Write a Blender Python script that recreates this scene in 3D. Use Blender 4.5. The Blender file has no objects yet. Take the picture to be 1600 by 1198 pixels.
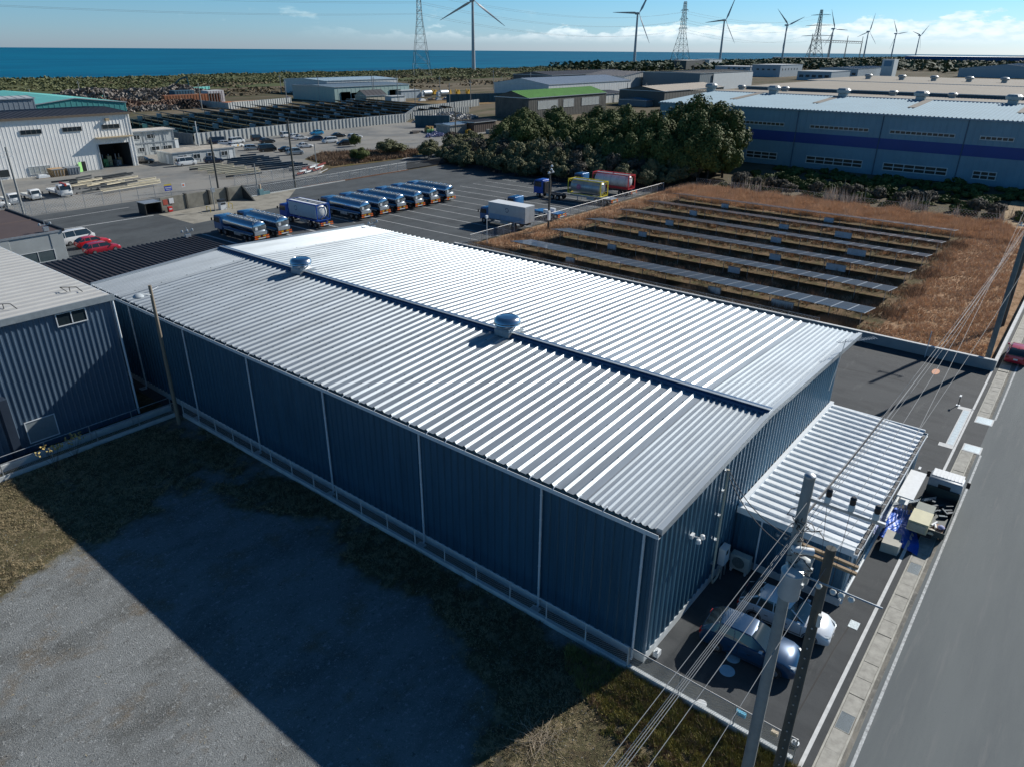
import bpy, math, random
import numpy as np
from math import sin, cos, pi, radians, sqrt, atan2
from mathutils import Vector, Matrix
random.seed(7); RNG = np.random.default_rng(7)
SC = bpy.context.scene
COL = SC.collection
# ------------------------------------------------------------------ camera
CAMP = (-23.35, -10.70, 26.0)
PITCH, ROLL, PSI, FPX = 0.43759, -0.0078, 0.89614, 1118.36
cd = bpy.data.cameras.new('camera'); cam = bpy.data.objects.new('camera', cd); COL.objects.link(cam)
cd.sensor_fit = 'HORIZONTAL'; cd.sensor_width = 36.0; cd.lens = FPX / 1600 * 36.0
cd.clip_start = 0.1; cd.clip_end = 40000
fx, fy = sin(PSI), cos(PSI)            # horizontal view direction
rt = Vector((fy, -fx, 0))              # right
fw = Vector((fx * cos(PITCH), fy * cos(PITCH), -sin(PITCH)))
up = rt.cross(fw)
c_, s_ = cos(ROLL), sin(ROLL)
r2 = rt * c_ - up * s_; u2 = rt * s_ + up * c_
cam.matrix_world = Matrix(((r2.x, u2.x, -fw.x, CAMP[0]), (r2.y, u2.y, -fw.y, CAMP[1]), (r2.z, u2.z, -fw.z, CAMP[2]), (0, 0, 0, 1)))
SC.camera = cam
# ------------------------------------------------------------------ world, sun, exposure
SUN_EL = radians(31.0); SUNV = Vector((1.0, -0.285, 0)).normalized()
W = bpy.data.worlds.new('World'); SC.world = W; W.use_nodes = True
nt = W.node_tree; N = nt.nodes; Lk = nt.links
for n in list(N): N.remove(n)
out = N.new('ShaderNodeOutputWorld'); bg = N.new('ShaderNodeBackground'); sky = N.new('ShaderNodeTexSky')
sky.sky_type = 'NISHITA'; sky.sun_disc = False; sky.sun_elevation = SUN_EL
sky.sun_rotation = atan2(SUNV.x, SUNV.y); sky.altitude = 20; sky.air_density = 1.0; sky.dust_density = 0.3; sky.ozone_density = 3.0
bg.inputs['Strength'].default_value = 0.080
tc = N.new('ShaderNodeTexCoord'); sep = N.new('ShaderNodeSeparateXYZ'); Lk.new(tc.outputs['Generated'], sep.inputs[0])
def wmath(op, a, b=None, c=None):
    m = N.new('ShaderNodeMath'); m.operation = op
    for i, v in enumerate((a, b, c)):
        if v is None: continue
        if isinstance(v, (int, float)): m.inputs[i].default_value = v
        else: Lk.new(v, m.inputs[i])
    return m.outputs[0]
def wramp(v, a, b, c=0.0, d=1.0):
    m = N.new('ShaderNodeMapRange'); m.interpolation_type = 'SMOOTHSTEP'; Lk.new(v, m.inputs[0])
    m.inputs[1].default_value = a; m.inputs[2].default_value = b; m.inputs[3].default_value = c; m.inputs[4].default_value = d
    return m.outputs[0]
az = wmath('ARCTAN2', sep.outputs[1], sep.outputs[0])      # 0 along +X, grows to the left
el = sep.outputs[2]
cmb = N.new('ShaderNodeCombineXYZ'); Lk.new(wmath('MULTIPLY', az, 9.0), cmb.inputs[0]); Lk.new(wmath('MULTIPLY', el, 26.0), cmb.inputs[1])
n1 = N.new('ShaderNodeTexNoise'); n1.inputs['Scale'].default_value = 1.5; n1.inputs['Detail'].default_value = 8; n1.inputs['Roughness'].default_value = 0.62
Lk.new(cmb.outputs[0], n1.inputs['Vector'])
n2 = N.new('ShaderNodeTexNoise'); n2.inputs['Scale'].default_value = 7.0; n2.inputs['Detail'].default_value = 5; Lk.new(cmb.outputs[0], n2.inputs['Vector'])
# cumulus bank low over the sea, stronger to the right
top = wramp(az, 0.10, 0.95, 0.034, 0.018)
dens = wmath('ADD', n1.outputs[0], wmath('MULTIPLY', wmath('SUBTRACT', top, el), 14.0))
bank = wramp(dens, 0.50, 0.57)
base = wramp(el, 0.004, 0.022)
side = wramp(az, 1.00, 0.45)
bank = wmath('MULTIPLY', wmath('MULTIPLY', bank, base), side)
bank = wmath('MULTIPLY', bank, wramp(n2.outputs[0], 0.25, 0.6, 0.45, 1.0))
# a few faint wisps above the horizon to the left
wis = wmath('MULTIPLY', wramp(n1.outputs[0], 0.60, 0.72), wmath('MULTIPLY', wramp(el, 0.0, 0.03), wramp(el, 0.11, 0.05)))
wis = wmath('MULTIPLY', wmath('MULTIPLY', wis, 0.30), wramp(az, 0.5, 0.9))
cl = wmath('MAXIMUM', bank, wis)
mix = N.new('ShaderNodeMix'); mix.data_type = 'RGBA'; Lk.new(cl, mix.inputs[0])
Lk.new(sky.outputs[0], mix.inputs[6])
shade = N.new('ShaderNodeMix'); shade.data_type = 'RGBA'; Lk.new(n2.outputs[0], shade.inputs[0])
shade.inputs[6].default_value = (12.0, 9.2, 6.6, 1); shade.inputs[7].default_value = (21.0, 14.6, 9.2, 1)
Lk.new(shade.outputs[2], mix.inputs[7])
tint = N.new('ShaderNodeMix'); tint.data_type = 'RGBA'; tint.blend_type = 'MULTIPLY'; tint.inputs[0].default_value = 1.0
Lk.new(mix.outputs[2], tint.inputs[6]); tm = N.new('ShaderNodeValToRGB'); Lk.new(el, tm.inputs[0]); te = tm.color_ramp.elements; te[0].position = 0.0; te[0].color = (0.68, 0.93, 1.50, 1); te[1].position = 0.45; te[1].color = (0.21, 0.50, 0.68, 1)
for ps_, c_r in ((0.02, (0.58, 0.92, 1.46)), (0.07, (0.44, 0.86, 1.24)), (0.16, (0.27, 0.60, 0.86))): q_ = te.new(ps_); q_.color = (*c_r, 1)  # ramp dims the unseen upper sky so that ground shadows come out deeper
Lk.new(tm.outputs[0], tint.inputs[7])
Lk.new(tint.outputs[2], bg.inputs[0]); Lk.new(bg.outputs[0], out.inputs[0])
sd = bpy.data.lights.new('sun', 'SUN'); sd.energy = 5.0; sd.angle = radians(0.5); sd.color = (1.0, 0.955, 0.89)
so = bpy.data.objects.new('sun', sd); COL.objects.link(so); so.location = (0, 0, 80)
sdir = Vector((SUNV.x * cos(SUN_EL), SUNV.y * cos(SUN_EL), sin(SUN_EL)))
so.rotation_euler = sdir.to_track_quat('Z', 'Y').to_euler()
SC.view_settings.view_transform = 'Standard'; SC.view_settings.look = 'None'
SC.view_settings.exposure = 0.22; SC.view_settings.gamma = 1.0
try: SC.cycles.use_fast_gi = False; SC.cycles.max_bounces = 6
except Exception: pass

# ------------------------------------------------------------------ materials
MATS = {}
def M(name, rgb, rough=0.7, metal=0.0, amt=0.15, scale=2.0, bump=0.0, bscale=20.0, spec=0.5, detail=6, rgb2=None, island=False, stretch=None, coat=0, alpha=1):
    if name in MATS: return MATS[name]
    m = bpy.data.materials.new(name); m.use_nodes = True; MATS[name] = m
    t = m.node_tree; n = t.nodes; l = t.links; b = n['Principled BSDF']
    b.inputs['Roughness'].default_value = rough; b.inputs['Metallic'].default_value = metal
    b.inputs['Specular IOR Level'].default_value = spec
    if coat: b.inputs['Coat Weight'].default_value = coat; b.inputs['Coat Roughness'].default_value = 0.05
    g = n.new('ShaderNodeNewGeometry')
    vec = g.outputs['Position']
    if stretch:
        mp = n.new('ShaderNodeVectorMath'); mp.operation = 'MULTIPLY'; mp.inputs[1].default_value = stretch
        l.new(vec, mp.inputs[0]); vec = mp.outputs[0]
    nz = n.new('ShaderNodeTexNoise'); nz.inputs['Scale'].default_value = scale; nz.inputs['Detail'].default_value = detail; nz.inputs['Roughness'].default_value = 0.65
    l.new(vec, nz.inputs['Vector'])
    mr = n.new('ShaderNodeMapRange'); mr.inputs[1].default_value = 0.3; mr.inputs[2].default_value = 0.7; mr.clamp = True
    l.new(nz.outputs[0], mr.inputs[0]); fac = mr.outputs[0]
    if island:
        ad = n.new('ShaderNodeMix'); ad.inputs[0].default_value = 0.55
        l.new(mr.outputs[0], ad.inputs[2]); l.new(g.outputs['Random Per Island'], ad.inputs[3]); fac = ad.outputs[0]
    mx = n.new('ShaderNodeMix'); mx.data_type = 'RGBA'; l.new(fac, mx.inputs[0])
    if rgb2 is None:
        a = [max(0, c * (1 - amt)) for c in rgb]; c2 = [min(1, c * (1 + amt)) for c in rgb]
    else: a, c2 = rgb, rgb2
    mx.inputs[6].default_value = (*a, 1); mx.inputs[7].default_value = (*c2, 1)
    l.new(mx.outputs[2], b.inputs['Base Color'])
    if bump:
        bz = n.new('ShaderNodeTexNoise'); bz.inputs['Scale'].default_value = bscale; bz.inputs['Detail'].default_value = 4; l.new(vec, bz.inputs['Vector'])
        bp = n.new('ShaderNodeBump'); bp.inputs['Strength'].default_value = bump; bp.inputs['Distance'].default_value = 0.05
        l.new(bz.outputs[0], bp.inputs['Height']); l.new(bp.outputs[0], b.inputs['Normal'])
    return m
def ground_mat(name, layers, rough=0.95, bump=0.3, bscale=8.0, spec=0.2):
    """layers: list of (rgb, noise scale, lo, hi, stretch) mixed one over another; the first has only a colour pair"""
    if name in MATS: return MATS[name]
    m = bpy.data.materials.new(name); m.use_nodes = True; MATS[name] = m
    t = m.node_tree; n = t.nodes; l = t.links; b = n['Principled BSDF']
    b.inputs['Roughness'].default_value = rough; b.inputs['Specular IOR Level'].default_value = spec
    g = n.new('ShaderNodeNewGeometry'); cur = None
    for i, (rgb, sc_, lo, hi, st) in enumerate(layers):
        if cur is None:
            r = n.new('ShaderNodeRGB'); r.outputs[0].default_value = (*rgb, 1); cur = r.outputs[0]; continue
        vec = g.outputs['Position']
        vm = n.new('ShaderNodeVectorMath'); vm.operation = 'MULTIPLY_ADD'; vm.inputs[1].default_value = st or (1, 1, 1); vm.inputs[2].default_value = (i * 13.7, i * 7.3, 0)
        l.new(vec, vm.inputs[0])
        nz = n.new('ShaderNodeTexNoise'); nz.inputs['Scale'].default_value = sc_; nz.inputs['Detail'].default_value = 7; nz.inputs['Roughness'].default_value = 0.68
        l.new(vm.outputs[0], nz.inputs['Vector'])
        mr = n.new('ShaderNodeMapRange'); mr.inputs[1].default_value = lo; mr.inputs[2].default_value = hi; l.new(nz.outputs[0], mr.inputs[0])
        mx = n.new('ShaderNodeMix'); mx.data_type = 'RGBA'; l.new(mr.outputs[0], mx.inputs[0]); l.new(cur, mx.inputs[6]); mx.inputs[7].default_value = (*rgb, 1); cur = mx.outputs[2]
    l.new(cur, b.inputs['Base Color'])
    bz = n.new('ShaderNodeTexNoise'); bz.inputs['Scale'].default_value = bscale; bz.inputs['Detail'].default_value = 8; bz.inputs['Roughness'].default_value = 0.7; l.new(g.outputs['Position'], bz.inputs['Vector'])
    bp = n.new('ShaderNodeBump'); bp.inputs['Strength'].default_value = bump; bp.inputs['Distance'].default_value = 0.1
    l.new(bz.outputs[0], bp.inputs['Height']); l.new(bp.outputs[0], b.inputs['Normal'])
    return m
def glassy(name='window_glass', rgb=(0.02, 0.03, 0.035)):
    return M(name, rgb, 0.06, 0, 0.2, 0.5, spec=0.8)

# ------------------------------------------------------------------ mesh helpers
class MB:
    def __init__(s): s.v = []; s.f = []
    def add(s, vs, fs):
        k = len(s.v); s.v += [tuple(map(float, p)) for p in vs]; s.f += [tuple(i + k for i in f) for f in fs]; return s
    def box(s, x0, x1, y0, y1, z0, z1):
        return s.add([(x0, y0, z0), (x1, y0, z0), (x1, y1, z0), (x0, y1, z0), (x0, y0, z1), (x1, y0, z1), (x1, y1, z1), (x0, y1, z1)],
                     [(0, 3, 2, 1), (4, 5, 6, 7), (0, 1, 5, 4), (1, 2, 6, 5), (2, 3, 7, 6), (3, 0, 4, 7)])
    def obox(s, c, hx, hy, z0, z1, a=0.0):
        ca, sa = cos(a), sin(a); q = [(-hx, -hy), (hx, -hy), (hx, hy), (-hx, hy)]
        q = [(c[0] + x * ca - y * sa, c[1] + x * sa + y * ca) for x, y in q]
        return s.prism(q, z0, z1)
    def prism(s, poly, z0, z1):
        n = len(poly); return s.add([(x, y, z0) for x, y in poly] + [(x, y, z1) for x, y in poly],
            [tuple(range(n - 1, -1, -1)), tuple(range(n, 2 * n))] + [(i, (i + 1) % n, n + (i + 1) % n, n + i) for i in range(n)])
    def ext(s, poly, axis, a, b):
        """extrude a 2-D outline along axis 'x' (poly in y,z) or 'y' (poly in x,z)"""
        n = len(poly); P = (lambda t, p: (t, p[0], p[1])) if axis == 'x' else (lambda t, p: (p[0], t, p[1]))
        return s.add([P(a, p) for p in poly] + [P(b, p) for p in poly],
            [tuple(range(n - 1, -1, -1)), tuple(range(n, 2 * n))] + [(i, (i + 1) % n, n + (i + 1) % n, n + i) for i in range(n)])
    def quad(s, a, b, c, d): return s.add([a, b, c, d], [(0, 1, 2, 3)])
    def cyl(s, p0, p1, r0, r1=None, n=10, caps=True):
        r1 = r0 if r1 is None else r1; p0 = Vector(p0); p1 = Vector(p1); d = (p1 - p0).normalized()
        a = d.orthogonal().normalized(); b = d.cross(a)
        vs = [p0 + (a * cos(2 * pi * i / n) + b * sin(2 * pi * i / n)) * r0 for i in range(n)] + [p1 + (a * cos(2 * pi * i / n) + b * sin(2 * pi * i / n)) * r1 for i in range(n)]
        fs = [(i, (i + 1) % n, n + (i + 1) % n, n + i) for i in range(n)]
        if caps: fs += [tuple(range(n - 1, -1, -1)), tuple(range(n, 2 * n))]
        return s.add(vs, fs)
    def tube(s, pts, r, n=6):
        for a, b in zip(pts[:-1], pts[1:]): s.cyl(a, b, r, n=n)
        return s
    def rev(s, c, prof, n=20, ax='z'):
        """revolve (radius, height) pairs about the vertical through c"""
        m = len(prof); vs = []
        for r, h in prof:
            for i in range(n):
                x, y = r * cos(2 * pi * i / n), r * sin(2 * pi * i / n)
                vs.append((c[0] + x, c[1] + y, c[2] + h) if ax == 'z' else (c[0] + x, c[1] + h, c[2] + y))
        fs = [(j * n + i, j * n + (i + 1) % n, (j + 1) * n + (i + 1) % n, (j + 1) * n + i) for j in range(m - 1) for i in range(n)]
        fs += [tuple(range(n - 1, -1, -1)), tuple(range((m - 1) * n, m * n))]
        return s.add(vs, fs)
    def loft(s, secs, caps=True, closed=True):
        m = len(secs[0]); vs = [p for q in secs for p in q]
        fs = [(j * m + i, j * m + (i + 1) % m, (j + 1) * m + (i + 1) % m, (j + 1) * m + i) for j in range(len(secs) - 1) for i in range(m if closed else m - 1)]
        if caps: fs += [tuple(range(m - 1, -1, -1)), tuple(range((len(secs) - 1) * m, len(secs) * m))]
        return s.add(vs, fs)
    def build(s, name, mat, parent=None, smooth=False, local=False):
        off = Vector((0, 0, 0))
        if parent is not None and not local:
            p = parent
            while p is not None: off += p.location; p = p.parent
        me = bpy.data.meshes.new(name)
        me.from_pydata([(x - off.x, y - off.y, z - off.z) for x, y, z in s.v], [], s.f)
        if mat: me.materials.append(mat)
        if smooth:
            me.polygons.foreach_set('use_smooth', [True] * len(me.polygons))
            try: me.set_sharp_from_angle(angle=radians(40))
            except Exception: pass
        me.update()
        o = bpy.data.objects.new(name, me); COL.objects.link(o); o.parent = parent
        return o
def tag(o, label=None, cat=None, group=None, kind=None):
    if label: o['label'] = label
    if cat: o['category'] = cat
    if group: o['group'] = group
    if kind: o['kind'] = kind
    return o
def thing(name, loc, label, cat, group=None, rz=0.0):
    o = bpy.data.objects.new(name, None); COL.objects.link(o); o.location = loc; o.rotation_euler = (0, 0, rz); o.empty_display_size = 0.5
    return tag(o, label, cat, group)
def struct(name, mb, mat, smooth=False):
    o = mb.build(name, mat, smooth=smooth); o['kind'] = 'structure'; return o
def copy_tree(o, parent=None):
    c = o.copy(); COL.objects.link(c); c.parent = parent
    for ch in [x for x in bpy.data.objects if x.parent == o]: copy_tree(ch, c)
    return c
def dup(o, loc, rz=0.0, label=None, group=None, scale=None):
    c = copy_tree(o); c.location = loc; c.rotation_euler = (0, 0, rz)
    if label: c['label'] = label
    if group: c['group'] = group
    if scale: c.scale = scale
    return c
def np_mesh(name, verts, faces, mat, parent=None):
    me = bpy.data.meshes.new(name); nv, nf, k = len(verts), len(faces), faces.shape[1]
    me.vertices.add(nv); me.vertices.foreach_set('co', verts.astype(np.float32).ravel())
    me.loops.add(nf * k); me.loops.foreach_set('vertex_index', faces.astype(np.int32).ravel())
    me.polygons.add(nf); me.polygons.foreach_set('loop_start', np.arange(0, nf * k, k, dtype=np.int32)); me.polygons.foreach_set('loop_total', np.full(nf, k, dtype=np.int32))
    me.materials.append(mat); me.update(calc_edges=True); me.validate()
    o = bpy.data.objects.new(name, me); COL.objects.link(o); o.parent = parent
    return o
def leaf_cards(pts, size, rng, flat=0.35, nrm=None):
    n = len(pts); t = rng.normal(0, 1, (n, 3)); t[:, 2] *= flat; h = rng.normal(0, 1, (n, 3))
    if nrm is not None: h = nrm / (np.linalg.norm(nrm, axis=1)[:, None] + 1e-6) + .42 * h; h[:, 2] += .35; t = np.cross(t, h)
    t /= np.linalg.norm(t, axis=1)[:, None] + 1e-6; u = np.cross(t, h); u /= np.linalg.norm(u, axis=1)[:, None] + 1e-6
    s = (size * rng.uniform(0.55, 1.3, n))[:, None]
    p = np.stack([pts - t * s - u * s * 0.6, pts + t * s * 0.2 - u * s, pts + t * s + u * s * 0.5, pts - t * s * 0.3 + u * s], 1).reshape(-1, 3)
    return p, np.arange(n * 4).reshape(n, 4)
def blades(pts, h, w, rng, per=3, lean=0.5):
    n = len(pts) * per; P = np.repeat(pts, per, 0) + np.c_[rng.normal(0, w * 1.5, (n, 2)), np.zeros(n)]
    a = rng.uniform(0, 2 * pi, n); hh = (np.repeat(np.broadcast_to(h, len(pts)), per) * rng.uniform(0.5, 1.25, n))
    d = np.c_[np.cos(a), np.sin(a), np.zeros(n)] * w; b = rng.uniform(0, 2 * pi, n); ln = rng.uniform(0, lean, n) * hh
    tip = P + np.c_[np.cos(b) * ln, np.sin(b) * ln, hh]
    V_ = np.stack([P - d, P + d, tip], 1).reshape(-1, 3)
    return V_, np.arange(n * 3).reshape(n, 3)
def inpoly(x, y, poly):
    r = np.zeros(len(x), bool); n = len(poly)
    for i in range(n):
        x0, y0 = poly[i]; x1, y1 = poly[(i + 1) % n]
        c = ((y0 > y) != (y1 > y)) & (x < (x1 - x0) * (y - y0) / (y1 - y0 + 1e-12) + x0); r ^= c
    return r
# ------------------------------------------------------------------ the ground
ASPH = ground_mat('asphalt_lot', [((0.074, 0.085, 0.091), 0, 0, 0, None), ((0.050, 0.058, 0.063), 0.16, 0.42, 0.62, (1, 1.8, 1)), ((0.085, 0.09, 0.09), 0.5, 0.55, 0.8, None), ((0.11, 0.11, 0.105), 9.0, 0.62, 0.75, None)], 0.88, 0.25, 30, 0.35)
ASPH_D = ground_mat('asphalt_dark', [((0.062, 0.068, 0.072), 0, 0, 0, None), ((0.040, 0.045, 0.049), 0.22, 0.45, 0.65, (2.2, 0.8, 1)), ((0.105, 0.11, 0.11), 0.6, 0.58, 0.78, (0.4, 1.6, 1)), ((0.09, 0.09, 0.085), 14, 0.64, 0.76, None)], 0.85, 0.3, 40, 0.35)
ROADM = ground_mat('asphalt_road', [((0.150, 0.168, 0.170), 0, 0, 0, None), ((0.128, 0.144, 0.148), 0.25, 0.4, 0.65, (0.25, 2.2, 1)), ((0.18, 0.19, 0.19), 0.9, 0.55, 0.75, (0.2, 2.5, 1)), ((0.17, 0.17, 0.165), 14, 0.6, 0.75, None), ((0.05, 0.052, 0.054), 17, 0.6, 0.75, None)], 0.9, 0.3, 45, 0.3)
GRAVEL = ground_mat('gravel', [((0.22, 0.235, 0.235), 0, 0, 0, None), ((0.115, 0.12, 0.115), 0.22, 0.45, 0.68, (1, 1.6, 1)), ((0.175, 0.14, 0.095), 0.35, 0.54, 0.70, None), ((0.36, 0.38, 0.38), 3.6, 0.57, 0.66, None), ((0.10, 0.10, 0.095), 3.1, 0.58, 0.68, None), ((0.42, 0.43, 0.43), 7.0, 0.58, 0.70, None), ((0.06, 0.06, 0.058), 8.0, 0.58, 0.72, None), ((0.33, 0.34, 0.34), 18.0, 0.55, 0.65, None), ((0.075, 0.075, 0.07), 21.0, 0.58, 0.68, None)], 0.97, 0.9, 14, 0.1)
SOIL = ground_mat('weedy_soil', [((0.10, 0.085, 0.052), 0, 0, 0, None), ((0.055, 0.05, 0.03), 0.7, 0.42, 0.6, None), ((0.21, 0.175, 0.105), 1.4, 0.52, 0.68, None), ((0.06, 0.085, 0.03), 2.2, 0.58, 0.7, None), ((0.26, 0.24, 0.2), 9.0, 0.6, 0.72, None), ((0.03, 0.028, 0.02), 6.0, 0.57, 0.7, None)], 0.98, 1.0, 9, 0.1)
DRYG = ground_mat('dry_grass_ground', [((0.40, 0.265, 0.165), 0, 0, 0, None), ((0.22, 0.125, 0.065), 0.35, 0.42, 0.62, (1, 2, 1)), ((0.46, 0.30, 0.17), 0.9, 0.52, 0.7, None), ((0.12, 0.08, 0.045), 1.8, 0.56, 0.72, None), ((0.09, 0.09, 0.035), 0.5, 0.6, 0.7, None)], 0.98, 1.0, 6, 0.1)
CONC = ground_mat('old_concrete', [((0.30, 0.285, 0.24), 0, 0, 0, None), ((0.20, 0.19, 0.16), 0.4, 0.45, 0.65, None), ((0.36, 0.345, 0.30), 1.3, 0.55, 0.75, None), ((0.12, 0.12, 0.105), 3.0, 0.6, 0.75, None)], 0.92, 0.2, 20, 0.2)
YARD = ground_mat('works_yard', [((0.25, 0.245, 0.225), 0, 0, 0, None), ((0.165, 0.172, 0.17), 0.06, 0.44, 0.60, None), ((0.22, 0.19, 0.15), 0.15, 0.55, 0.72, (1, 2, 1)), ((0.09, 0.085, 0.075), 0.9, 0.6, 0.75, None)], 0.95, 0.3, 8, 0.2)
LAND = ground_mat('coastal_land', [((0.10, 0.085, 0.055), 0, 0, 0, None), ((0.17, 0.14, 0.10), 0.012, 0.44, 0.6, (0.5, 1.5, 1)), ((0.055, 0.065, 0.03), 0.03, 0.5, 0.62, (0.5, 1.5, 1)), ((0.23, 0.19, 0.14), 0.09, 0.6, 0.75, (0.4, 1.6, 1))], 0.98, 0.5, 0.5, 0.1)
MARK = M('road_paint', (0.62, 0.64, 0.64), 0.8, 0, 0.3, 8.0, detail=8)
MARKF = M('worn_paint', (0.42, 0.44, 0.44), 0.85, 0, 0.5, 5.0, detail=9)
g = MB(); g.box(-600, 9000, -3500, 690, -0.6, -0.03); struct('ground', g, LAND)
def sheet(name, poly, z, mat):
    m = MB(); m.add([(x, y, z) for x, y in poly], [tuple(range(len(poly)))]); return struct(name, m, mat)
R4 = lambda a, b, c, d: [(a, c), (b, c), (b, d), (a, d)]
WEED_P = [(-0.96, -60), (-0.96, 42.3), (-60, 42.3), (-60, 30), (-17.5, 27.7), (-15.0, 28.6), (-12.6, 26.2), (-9.5, 29.5), (-6.6, 31.0), (-4.6, 25.0), (-4.3, 20), (-4.5, 15), (-4.0, 11), (-5.1, 7.5), (-6.1, 4.2), (-8.5, 4.4), (-10.8, 2.2), (-10.5, -3), (-12, -20), (-12, -60)]
def fbm(x, y, s, seed=0):
    r = np.random.default_rng(seed); z = np.zeros_like(x)
    for o in range(5):
        for k in range(3): a = r.uniform(0, 2 * pi); f = (2 ** o) / s * r.uniform(.7, 1.4); z = z + np.sin((x * np.cos(a) + y * np.sin(a)) * f * 2 * pi + r.uniform(0, 6)) / 2 ** o / 3
    return z
GX, GY = np.meshgrid(np.arange(-60, -0.7, .25), np.arange(-24, 42.6, .25))
wm = inpoly(GX.ravel(), GY.ravel(), WEED_P).reshape(GX.shape).astype(float)
for _ in range(7):
    for ax_ in (0, 1): q = np.pad(wm, [(3, 3) if ax_ == 0 else (0, 0), (3, 3) if ax_ == 1 else (0, 0)], mode='edge'); wm = sum(np.take(q, range(k, k + wm.shape[ax_]), axis=ax_) for k in range(7)) / 7
wm = wm + .33 * fbm(GX, GY, 7.0, 44) + .12 * fbm(GX, GY, 1.7, 45)
wm = np.clip((wm - .42) / .50, 0, 1)
def weed_at(x, y):
    i = np.clip(((x + 60) / .25).astype(int), 0, wm.shape[1] - 1); j = np.clip(((y + 24) / .25).astype(int), 0, wm.shape[0] - 1); return wm[j, i]
def lot_material():
    a, b = GRAVEL, SOIL; m = a.copy(); m.name = 'gravel_and_weeds'; t = m.node_tree; n = t.nodes; l = t.links; p = n['Principled BSDF']
    cur = p.inputs['Base Color'].links[0].from_socket; at_ = n.new('ShaderNodeAttribute'); at_.attribute_name = 'weed'
    g = n.new('ShaderNodeNewGeometry'); nz = n.new('ShaderNodeTexNoise'); nz.inputs['Scale'].default_value = 3.2; nz.inputs['Detail'].default_value = 9; nz.inputs['Roughness'].default_value = .7; l.new(g.outputs['Position'], nz.inputs['Vector'])
    ad = n.new('ShaderNodeMath'); ad.operation = 'ADD'; l.new(at_.outputs['Fac'], ad.inputs[0]); l.new(nz.outputs[0], ad.inputs[1])
    mr = n.new('ShaderNodeMapRange'); mr.inputs[1].default_value = .62; mr.inputs[2].default_value = 1.22; l.new(ad.outputs[0], mr.inputs[0])
    c1 = n.new('ShaderNodeTexNoise'); c1.inputs['Scale'].default_value = 1.3; c1.inputs['Detail'].default_value = 9; c1.inputs['Roughness'].default_value = .75; l.new(g.outputs['Position'], c1.inputs['Vector'])
    cr = n.new('ShaderNodeValToRGB'); l.new(c1.outputs[0], cr.inputs[0]); e = cr.color_ramp.elements; e[0].position = .32; e[0].color = (.05, .044, .03, 1); e[1].position = .70; e[1].color = (.34, .28, .18, 1)
    for ps, c in ((.43, (.11, .09, .055)), (.50, (.10, .095, .05)), (.57, (.20, .165, .10))): k = e.new(ps); k.color = (*c, 1)
    mx = n.new('ShaderNodeMix'); mx.data_type = 'RGBA'; l.new(mr.outputs[0], mx.inputs[0]); l.new(cur, mx.inputs[6]); l.new(cr.outputs[0], mx.inputs[7]); l.new(mx.outputs[2], p.inputs['Base Color']); return m
idx = np.arange(GX.size).reshape(GX.shape); f = np.stack([idx[:-1, :-1], idx[:-1, 1:], idx[1:, 1:], idx[1:, :-1]], -1).reshape(-1, 4)
lot = np_mesh('gravel_lot', np.stack([GX, GY, .02 * fbm(GX, GY, 9, 3) * np.clip((-1.5 - GX) / 3, 0, 1) - .0], -1).reshape(-1, 3), f, lot_material()); lot['kind'] = 'structure'
at_ = lot.data.attributes.new('weed', 'FLOAT', 'POINT'); at_.data.foreach_set('value', wm.astype(np.float32).ravel())
sheet('alley', [(-0.94, -0.3), (0.6, -0.3), (0.6, 60), (-0.94, 60)], 0.0, GRAVEL)
sheet('gravel_gap', [(-14, 42.5), (-0.9, 42.5), (-0.9, 60), (-14, 60)], 0.0, SOIL)
sheet('parking_court', [(-0.8, -7.35), (49.7, -7.35), (49.7, 59), (-0.93, 59), (-0.93, -0.2)], 0.006, ASPH_D)
sheet('truck_yard', [(-20, 59.0), (121, 59.0), (112, 112), (107, 116.3), (68, 116.3), (52, 114.4), (34, 113), (-20, 113)], 0.004, ASPH)
sheet('concrete_apron', [(34.4, 101.5), (52.0, 102.6), (64.7, 116.0), (51.5, 114.2), (34.3, 112.6)], 0.012, CONC)
sheet('side_road', [(-60, 116.4), (68, 116.6), (108, 117.2), (150, 130), (150, 139), (110, 131.0), (100, 131), (86.5, 132.0), (80, 127.5), (74, 127), (-60, 127)], 0.002, ASPH)
sheet('side_road_yard', [(-20, 113), (34, 113), (52, 114.4), (68, 116.3), (68, 116.6), (-20, 116.6)], 0.003, ASPH)
sheet('works_yard', [(-120, 127.0), (74, 127), (80, 127.5), (89, 141), (92, 150), (87, 206), (-120, 206)], 0.0, YARD)
sheet('car_lot', [(92, 150), (101, 156), (114, 150), (128, 140), (150, 150), (185, 160), (178, 203.5), (87, 203.5)], 0.0, YARD)
sheet('grass_verge', [(86.5, 132.2), (112, 131.2), (127, 139.8), (113.8, 149.8), (101, 155.8), (91, 149), (89, 141)], 0.01, ground_mat('verge', [((0.16, 0.12, 0.065), 0, 0, 0, None), ((0.10, 0.105, 0.03), 0.25, 0.5, 0.62, None), ((0.07, 0.055, 0.03), 1.2, 0.55, 0.7, None)], 0.98, 0.8, 4, 0.1))
sheet('dry_grass_field', [(50.0, -7.5), (121, -7.5), (122.5, 58), (112, 58.2), (53, 58.6), (49.9, 59), (49.9, 6)], 0.02, DRYG)
sheet('solar_row_ground', [(52.5, 3.2), (106, 3.0), (107, 20), (105, 36), (106.5, 52.5), (80, 53.4), (60, 52.6), (52.4, 53)], 0.026, ground_mat('row_soil', [((0.17, 0.12, 0.075), 0, 0, 0, None), ((0.085, 0.075, 0.04), 0.5, 0.42, 0.6, None), ((0.27, 0.19, 0.12), 1.2, 0.54, 0.7, None), ((0.09, 0.11, 0.035), 0.9, 0.56, 0.7, None)], 0.98, 1.0, 6, 0.1))
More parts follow.
